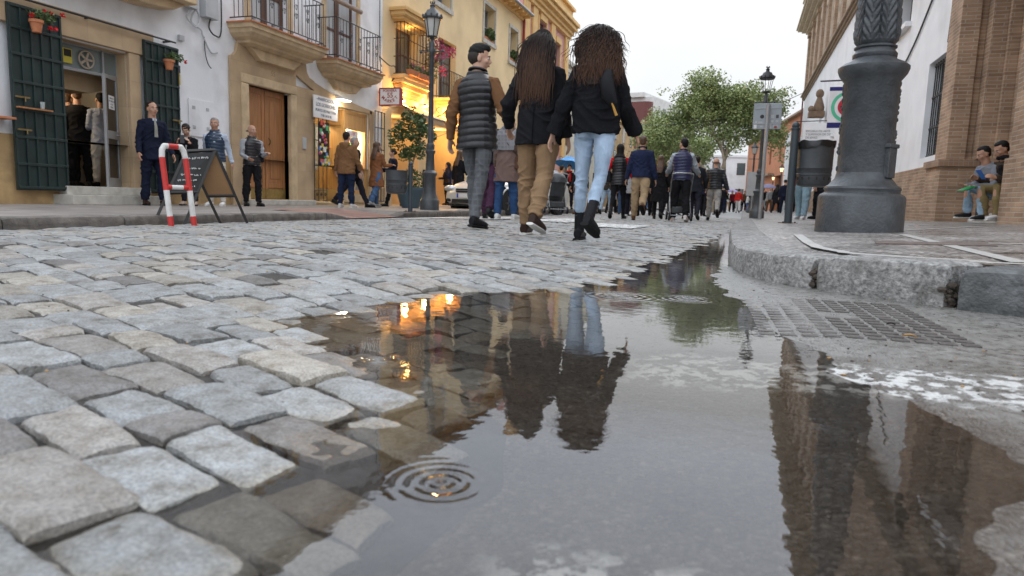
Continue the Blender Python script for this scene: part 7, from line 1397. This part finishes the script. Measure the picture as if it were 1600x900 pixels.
person('woman with long brown hair in a tan coat and jeans, beside the litter bin', spot(588, 326, 222, 1.55, .05), R(-15), 1.55, 'f', legs=((10, 4, 2, 0), (-12, 20, 1, 15)), arms=((0, 10, 20, 0), (18, 10, 80, 10)), head=(-30, 0), top=((.24, .10, .045), 'plain', {'hem': -.38, 'fit': .012, 'flare': .05}), bottom=((.07, .13, .24), 'jeans', .02), shoes=((.3, .3, .3), 'trainer'), hair=('long', 'brown'))
person('woman in navy jacket with tied hair facing left behind the litter bin', spot(614, 326, 234, 1.55, .05), R(120), 1.55, 'f', legs=WK, arms=((20, 8, 70, 10), (15, 8, 70, 10)), head=(20, 0), top=(NV, 'plain', {'hem': -.1}), bottom=(BLK, 'plain', .012), hair=('bun', 'dark'))
person('dark-haired woman in black against the yellow wall right of the street lamp', spot(689, 321, 256, 1.6, .05), R(-165), 1.6, 'f', legs=ST0, arms=((0, 8, 20, 0), (0, 8, 20, 0)), top=(BLK, 'plain', {'hem': -.2}), bottom=((.06, .06, .06), 'plain', .012), hair=('long', 'dark'), q=1)
person('woman in navy hooded jacket, hood up, hand at her mouth by the lamp', spot(699, 323, 256, 1.58, .05), R(150), 1.58, 'f', legs=ST0, arms=((30, 8, 125, 20), (15, 8, 70, 10)), top=((.02, .03, .08), 'plain', {'hem': -.14, 'fit': .03}), bottom=(BLK, 'plain', .012), hair=('hoodup', 'dark'), bag=('small dark crossbody bag of the hooded woman by the lamp', (-.14, .12, .05), (.2, .08, .14), (.05, .04, .035), 'other'), q=1)
person('figure in black coat half hidden left of the silver car bonnet', spot(716, 322, 232, 1.7, .05), R(-20), 1.7, 'f', legs=ST0, top=(BLK, 'plain', {'hem': -.3}), hair=('long', 'brown'), q=1)
person('woman with checked scarf, taupe coat and dark jeans between the two nearest walkers', spot(790, 343, 175, 1.68), R(0), 1.68, 'f', legs=((-4, 4, 3, 0), (6, 4, 3, 0)), arms=((0, 10, 25, 0), (0, 14, 35, 0)), top=((.15, .10, .085), 'plain', {'hem': -.32, 'fit': .02, 'flare': .03}), scarf=((.20, .2, .21), 'plaid', 1), bottom=((.025, .06, .14), 'jeans', .018), shoes=((.6, .6, .58), 'trainer'), hair=('bun', 'dark'), bag=('brown crossbody bag on the right hip of the woman in the checked scarf', (.2, -.02, -.02), (.09, .16, .2), (.08, .04, .025), 'other'))
person('man in black jacket and plum trousers with his arm around the scarf woman', spot(763, 341, 168, 1.78), R(6), 1.78, legs=WK, arms=((0, 10, 15, 0), (-28, 60, 30, 10)), top=((.012, .018, .025), 'plain', {'hem': -.1, 'fit': .02}), bottom=((.06, .025, .05), 'plain', .018), hair=('short', 'dark'))
person('man in navy jacket and taupe trousers mostly hidden by the tan trousers walker', spot(823, 340, 180, 1.76), R(14), 1.76, legs=((18, 4, 2, 0), (-18, 40, 1, 30)), arms=((18, 10, 30, 0), (0, 8, 10, 0)), top=(NV, 'plain', {'hem': -.16}), bottom=((.16, .115, .09), 'plain', .016), hair=('short', 'dark'))
tU, JU, _, _ = person('woman with red scarf and black coat holding the blue umbrella', spot(887, 334, 264, 1.62), R(-165), 1.62, 'f', legs=ST0, arms=((20, 8, 20, 0), (28, 16, 100, 0)), top=(BLK, 'plain', {'hem': -.3}), scarf=((.5, .02, .02), 'plain'), hair=('bun', 'dark'))
um.location = AT(889, 258, 1.62*FPX/70)
person('dark figure in black coat standing right of the woman with the red scarf', spot(905, 336, 252, 1.75), R(170), 1.75, legs=ST0, top=(BLK, 'plain', {'hem': -.35, 'flare': .04}), bottom=(BLK, 'plain', .015), hair=('short', 'dark'), shoes=((.15, .05, .03), 'shoe'), q=1)
person('person in dark jacket and light jeans just right of the pale jeans woman', spot(946, 339, 262, 1.62), R(-5), 1.62, 'f', legs=WK2, top=((.04, .035, .03), 'plain', {'hem': -.12}), bottom=((.3, .4, .5), 'jeans', .01), hair=('long', 'brown'), q=1)
person('woman in black gilet with bright red sleeves and black hood-like hair', spot(964, 343, 224, 1.66), R(2), 1.66, 'f', legs=WK2, arms=((-6, 26, 40, 10), (0, 22, 15, 0)), top=((.55, .01, .015), 'plain', {'name': 'sweater'}), vest=(BLK, 'puff', .03, -.14), bottom=(BLK, 'plain', .004), shoes=(BLK, 'boot'), hair=('veil', 'black'), bag=('black handbag on the left arm of the woman with red sleeves', (-.26, -.04, .05), (.18, .14, .26), BLK, 'same'))
person('person in black and white checked coat between red sleeves and khaki trousers', spot(983, 340, 240, 1.62), R(0), 1.62, 'f', legs=WK, top=((.3, .3, .3), 'plaid', {'hem': -.25}), hair=('short', 'dark'), shoes=((.6, .6, .6), 'trainer'), q=1)
person('man in navy jacket and khaki chinos walking away, brown shoes', spot(998, 344, 211, 1.78), R(2), 1.78, legs=((10, 4, 3, 0), (-16, 46, 1, 46)), arms=((0, 14, 12, 0), (0, 12, 12, 0)), top=((.018, .025, .06), 'plain', {'hem': -.1, 'fit': .028, 'arm': .02, 'collar': 1}), bottom=((.36, .26, .155), 'plain', .02), shoes=((.12, .05, .025), 'shoe'), hair=('short', 'brown'))
person('long-haired woman in black coat and stockings next to the khaki chinos man', spot(1027, 345, 243, 1.66), R(0), 1.66, 'f', legs=WK, top=(BLK, 'plain', {'hem': -.45, 'flare': .04}), bottom=(BLK, 'plain', .0), hair=('long', 'brown'))
person('blond woman in dark coat just left of the quilted vest man', spot(1041, 343, 250, 1.6), R(0), 1.6, 'f', legs=WK2, top=(BLK, 'plain', {'hem': -.4}), bottom=(BLK, 'plain', .0), hair=('short', 'grey'), q=1)
person('man in navy quilted vest and grey sleeves pushing the black stroller', spot(1061, 346, 214, 1.78), R(2), 1.78, legs=((10, 4, 4, 0), (-10, 18, 4, 14)), arms=((28, 16, 40, 0), (28, 16, 40, 0)), head=(35, 0), top=((.38, .43, .47), 'plain', {'name': 'sweater', 'arm': .018}), vest=((.022, .025, .075), 'puff', .03, -.12), bottom=(BLK, 'plain', .016), shoes=((.55, .5, .48), 'trainer'), hair=('short', 'black'))
person('man in dark suit jacket partly hidden right of the quilted vest man', spot(1084, 342, 240, 1.74), R(0), 1.74, legs=WK, top=((.02, .022, .028), 'plain', {'hem': -.16}), hair=('short', 'dark'), q=1)
person('bald man in black padded jacket and pale grey trousers walking away', spot(1113, 347, 248, 1.74), R(2), 1.74, legs=((8, 4, 3, 0), (-16, 40, 1, 40)), arms=((0, 18, 12, 0), (-4, 18, 12, 0)), top=((.015, .017, .02), 'puff', {'hem': -.1, 'fit': .034, 'arm': .026}), bottom=((.33, .32, .30), 'plain', .018), hair=('bald', 'stub'), shoes=(BLK, 'shoe'))
# bar
def IN(px, X): v = FX(px, 230, X); return Vector((X, v.y, .32))
person('man in dark navy suit at the left inside the bar doorway, back turned', IN(108, -11.7), R(25), 1.72, legs=ST0, top=(NV, 'plain', {'hem': -.18}), bottom=(BLK, 'plain', .016), hair=('short', 'brown'), q=1)
person('man in long black suit standing in the middle of the bar doorway, back turned', IN(124, -11.2), R(55), 1.74, legs=ST0, top=(BLK, 'plain', {'hem': -.2, 'fit': .02}), bottom=(BLK, 'plain', .02), hair=('short', 'brown'), q=1)
person('dark-haired bartender in black facing out from behind the bar counter', IN(150, -12.6), R(-130), 1.55, legs=ST0, arms=((10, 8, 80, 20), (10, 8, 80, 20)), top=(BLK, 'plain', {'shirt': (.6, .6, .6)}), hair=('short', 'black'), skin=1, q=1)
person('man in pale blue jacket and white trousers in the bar doorway by the glass door', IN(161, -10.9), R(70), 1.70, legs=((6, 10, 3, 0), (-4, 4, 3, 0)), arms=((10, 6, 60, 10), (10, 6, 55, 10)), top=((.36, .40, .50), 'plain', {'hem': -.14}), bottom=((.56, .54, .5), 'plain', .016), hair=('short', 'black'), skin=1, shoes=(BLK, 'shoe'))
# seated pair in the portal
SIT = ((64, 74, 6, 0), (68, 84, 5, 0))
def seated(label, px, pf, d, z, rz, **k):
    p = AT(px, pf, d); p.z = z; return person(label, p, rz, **k)
tA, JA, _, _ = seated('seated young man in pale jeans holding a green bag on the brick doorstep', 1552, 347, 10.2, .24, R(112), H=1.66, legs=((98, 108, 10, 0), (102, 112, 4, 0)), arms=((8, 6, 78, 30), (8, 6, 82, 30)), lean=26, head=(-8, 12), top=((.2, .21, .23), 'plain', {'name': 'sweatshirt'}), bottom=((.26, .36, .45), 'jeans', .012), shoes=((.02, .02, .02), 'trainer'), hair=('short', 'black'), skin=1)
tB, JB, _, _ = seated('seated man in khaki trousers looking at a blue phone on the brick doorstep', 1580, 347, 9.9, .24, R(112), H=1.72, legs=((98, 106, 8, 0), (96, 108, 4, 0)), arms=((10, 8, 95, 14), (10, 8, 95, 14)), lean=24, head=(-5, 18), top=((.05, .035, .025), 'plain', {'name': 'sweater'}), bottom=((.22, .165, .075), 'plain', .014), shoes=((.58, .56, .55), 'trainer'), hair=('short', 'black'), skin=1, scarf=(BLK, 'plain'))
p_ = (JB['arm0'][2]+JB['arm1'][2])/2+Vector((0, .09, .05)); ph_ = thing('phone', 'bright blue phone in the hands of the seated man in khaki', 'phone', tB.location, tB.rotation_euler.z); b = MB(); b.obox(p_, (.09, .012, .17), Matrix.Rotation(-.7, 3, 'X')); b.build('case', mat('blue phone case', (.02, .12, .45), .35, bump=0), ph_, bevel=.004)
p_ = JA['arm0'][2]+Vector((0, .10, -.03)); gb_ = thing('snack_bag', 'green snack bag in the hand of the seated young man in jeans', 'bag', tA.location, tA.rotation_euler.z); b = MB(); b.tube([p_+Vector((0, -.1, .03)), p_, p_+Vector((0, .12, -.04))], [(.07, .006), (.075, .03), (.07, .006)], n=10, up=(1, 0, 0)); b.build('wrapper', mat('green foil', (.01, .22, .07), .3, bump=.3, bs=20), gb_)
bt = thing('drink_can', 'dark drink can on the pavement at the feet of the seated pair', 'can', AT(1526, 346, 10.1), 0); bt.location.z = .235; b = MB(); b.lathe([(.028, 0), (.033, .01), (.033, .19), (.025, .2)], n=14); b.build('can', m_ibk, bt)
# right side behind the litter bin
person('person in loose pale blue jeans, upper body hidden behind the litter bin', spot(1252, 338, 228, 1.76), R(150), 1.76, legs=((12, 4, 4, 0), (-8, 4, 6, 0)), top=((.02, .022, .025), 'plain', {'hem': -.1}), bottom=((.2, .29, .34), 'jeans', .03), shoes=((.55, .55, .55), 'trainer'), hair=('short', 'dark'))
person('figure in long black coat between the litter bin and the giant lamp post', spot(1282, 341, 232, 1.74), R(30), 1.74, 'f', legs=((8, 4, 4, 0), (-8, 4, 4, 0)), top=(BLK, 'plain', {'hem': -.5, 'flare': .05}), bottom=(BLK, 'plain', .012), hair=('long', 'dark'), q=1)
# ---- far crowd: copies of four figures, each with its own clothes colours
TPL = [person('far template man walking', (0, 0, 0), 0, 1.74, legs=WK, q=0), person('far template man standing', (0, 0, 0), 0, 1.74, legs=ST0, q=0, hair=('buzz', 'dark')), person('far template woman coat', (0, 0, 0), 0, 1.64, 'f', legs=WK2, top=(BLK, 'plain', {'hem': -.3, 'flare': .03}), hair=('long', 'dark'), q=0), person('far template woman', (0, 0, 0), 0, 1.64, 'f', legs=ST0, hair=('bun', 'dark'), q=0)]
TPL = [a[0] for a in TPL]; CN = {'black': BLK, 'navy': NV, 'pink': (.62, .03, .14), 'green': (.03, .08, .05), 'dark red': (.15, .012, .02), 'red': (.55, .03, .025), 'brown': (.12, .07, .04), 'grey': (.25, .25, .26), 'white': (.6, .6, .58), 'tan': (.36, .25, .15), 'blue': (.04, .1, .25), 'lilac': (.3, .25, .42), 'jeans blue': (.06, .12, .24)}
CROWD = [(990, 338, 252, 2, 'black', 'black', 0, 'between red sleeves and khaki man'), (1046, 339, 256, 0, 'black', 'black', 0, 'behind the blond woman'), (1094, 337, 275, 2, 'black', 'black', 0, 'right of the suit jacket'), (1002, 336, 265, 3, 'grey', 'black', 0, 'hidden by the khaki man'), (935, 338, 262, 0, 'navy', 'black', 0, 'past the pale jeans knee'), (968, 336, 268, 0, 'tan', 'black', 0, 'past the red sleeves'), (1120, 336, 285, 3, 'black', 'black', 0, 'at the right elbow of the bald man'), (1080, 336, 278, 0, 'brown', 'navy', 0, 'left of the suit jacket'), (1018, 342, 256, 0, 'black', 'black', 0, 'close behind the khaki man'), (1074, 341, 252, 2, 'black', 'black', 0, 'just left of the dark suit jacket'), (1098, 339, 268, 0, 'navy', 'black', 0, 'left of the bald man'), (973, 339, 258, 0, 'black', 'jeans blue', 0, 'behind the red sleeves'), (955, 336, 270, 2, 'grey', 'black', 0, 'behind the red sleeves'), (1034, 338, 262, 0, 'brown', 'black', 0, 'between the long black coats'), (1010, 336, 270, 3, 'dark red', 'black', 0, 'behind the khaki man'), (1053, 336, 272, 2, 'black', 'navy', 0, 'behind the quilted vest man'), (1085, 335, 283, 1, 'tan', 'navy', 0, 'glimpsed left of the bald man'), (1128, 335, 290, 0, 'black', 'navy', 0, 'right of the bald man'), (875, 335, 258, 0, 'black', 'black', 0, 'behind the first stroller'), (858, 335, 262, 3, 'navy', 'black', 0, 'left of the first stroller'), (1190, 335, 297, 0, 'black', 'grey', 0, 'behind the sign post'), (1238, 336, 292, 2, 'black', 'black', 0, 'right of the bin post'), (1182, 333, 300, 1, 'brown', 'black', 0, 'behind the lamp base'), (1088, 334, 297, 3, 'pink', 'black', 1, 'close behind the bald man'), (1130, 337, 298, 1, 'green', 'navy', 0, 'left of the far crowd'), (1142, 337, 303, 1, 'dark red', 'black', 1, 'beside the green jacket'), (1152, 337, 298, 0, 'red', 'white', 0, 'left of the lamp base'), (1161, 336, 304, 3, 'brown', 'navy', 1, 'right of the red top'), (1168, 336, 307, 3, 'white', 'jeans blue', 0, 'child-size, by the lamp base'), (1176, 337, 287, 1, 'navy', 'grey', 0, 'tallest, touching the lamp base'), (1200, 339, 298, 3, 'grey', 'brown', 1, 'under the lilac umbrella'), (1211, 338, 290, 2, 'black', 'black', 0, 'left of the navy suit'), (1223, 338, 282, 1, 'navy', 'navy', 0, 'touching the bin post'),
  (1097, 333, 300, 0, 'grey', 'jeans blue', 0, 'behind the bald man'), (1104, 333, 303, 2, 'navy', 'black', 0, 'behind the bald man'), (1122, 334, 301, 2, 'black', 'jeans blue', 0, 'right of the bald man'), (1136, 333, 305, 3, 'white', 'tan', 0, 'in the second row'), (1147, 333, 304, 0, 'tan', 'black', 0, 'in the second row'), (1157, 333, 305, 2, 'black', 'grey', 0, 'in the second row'), (1164, 333, 302, 0, 'jeans blue', 'black', 0, 'in the second row'), (1194, 335, 303, 0, 'white', 'black', 0, 'right of the sign post'), (1206, 335, 303, 2, 'tan', 'brown', 0, 'under the lilac umbrella'), (1217, 335, 302, 3, 'dark red', 'black', 0, 'behind the navy suit'), (1010, 333, 292, 0, 'brown', 'jeans blue', 0, 'glimpsed past the khaki man'), (1048, 333, 297, 2, 'grey', 'black', 0, 'glimpsed beside the stroller'), (930, 334, 285, 1, 'black', 'grey', 0, 'glimpsed beside the jeans'), (1092, 331, 306, 1, 'red', 'navy', 0, 'in the last row'), (1111, 331, 307, 3, 'tan', 'navy', 0, 'in the last row'), (1128, 331, 308, 0, 'white', 'black', 0, 'in the last row'), (1150, 331, 309, 2, 'lilac', 'black', 0, 'in the last row'), (1172, 331, 308, 3, 'grey', 'black', 0, 'in the last row')]
for k, (px, pf, pt_, ti, c1, c2n, fc, where) in enumerate(CROWD):
    o = copy_tree(TPL[ti]); H_ = 1.74 if ti < 2 else 1.64; d_ = min(H_*FPX/(pf-pt_), 72); sc_ = (pf-pt_)*d_/FPX/H_
    if 'child' in where: sc_ = .72; d_ = 42
    p = AT(px, pf, d_); o.location = (p.x, p.y, gut(p.y)+.0 if p.x < .1 else -.0); o.rotation_euler.z = R(180 if fc else 0)+rnd.uniform(-.5, .5); o.scale = (sc_,)*3
    o['label'] = '%s in %s top and %s %s, %s' % ('man' if ti < 2 else 'woman', c1, c2n, 'trousers', where); o['group'] = 'people in the far crowd'
    for ch in o.children:
        nm = ch.name.split('.')[0]; cc = {'jacket': c1, 'trousers': c2n}.get(nm)
        if cc: ch.material_slots[0].link = 'OBJECT'; ch.material_slots[0].material = cloth(CN[cc])
for a in TPL:
    for ch in list(a.children_recursive)+[a]: bpy.data.objects.remove(ch)

# small litter that lies about
m_leaf = mat('fallen leaf', (.38, .22, .08), .7, bump=0)
for (px, py, z, r_, lb) in ((1421, 527, .0165, .017, 'curled yellow brown leaf lying on the drain cover'), (1392, 508, .015, .012, 'small dark leaf scrap on the drain cover behind the yellow leaf')):
    g_ = G(px, py, z); b = MB(); vs = []
    for i in range(9):
        u = i/8; w_ = math.sin(PI*u)*.45
        for v in (-1, 0, 1): vs.append((g_.x+(u-.5)*2*r_, g_.y+v*w_*r_, z+abs(v)*.004+.004*math.sin(PI*u)))
    b.add(vs, [(3*i+j, 3*i+j+1, 3*i+j+4, 3*i+j+3) for i in range(8) for j in (0, 1)]); o = tag(b.build('leaf', m_leaf if r_ > .015 else m_dk, fixn=False), lb, 'leaf'); q_ = o.modifiers.new('s', 'SOLIDIFY'); q_.thickness = .0008
b = MB(); rg_ = random.Random(77)
for i in range(520):
    if i < 300: x = rg_.uniform(-2.2, -.5); y = rg_.uniform(.5, 3.2)
    else: x = rg_.uniform(-.3, .9); y = rg_.uniform(1.0, 3.0)
    if x > 0 and y > 2.95: continue
    z = (road_z(x, y)-.006) if i < 300 and x < xb(y) else asph_z(x, y)
    if z < -.001 and i >= 300: continue
    r_ = rg_.uniform(.0012, .0034); b.ell((x, y, z+r_*.5), (r_*rg_.uniform(.7, 2), r_, r_*.6), rg_.choice((0, 0, 1, 2)), 6, 4)
o = b.build('grit', [m_k3, m_leaf, m_k1]); tag(o, 'scattered grit, pebbles and leaf scraps on the road', None, None, 'stuff'); o['category'] = 'grit'
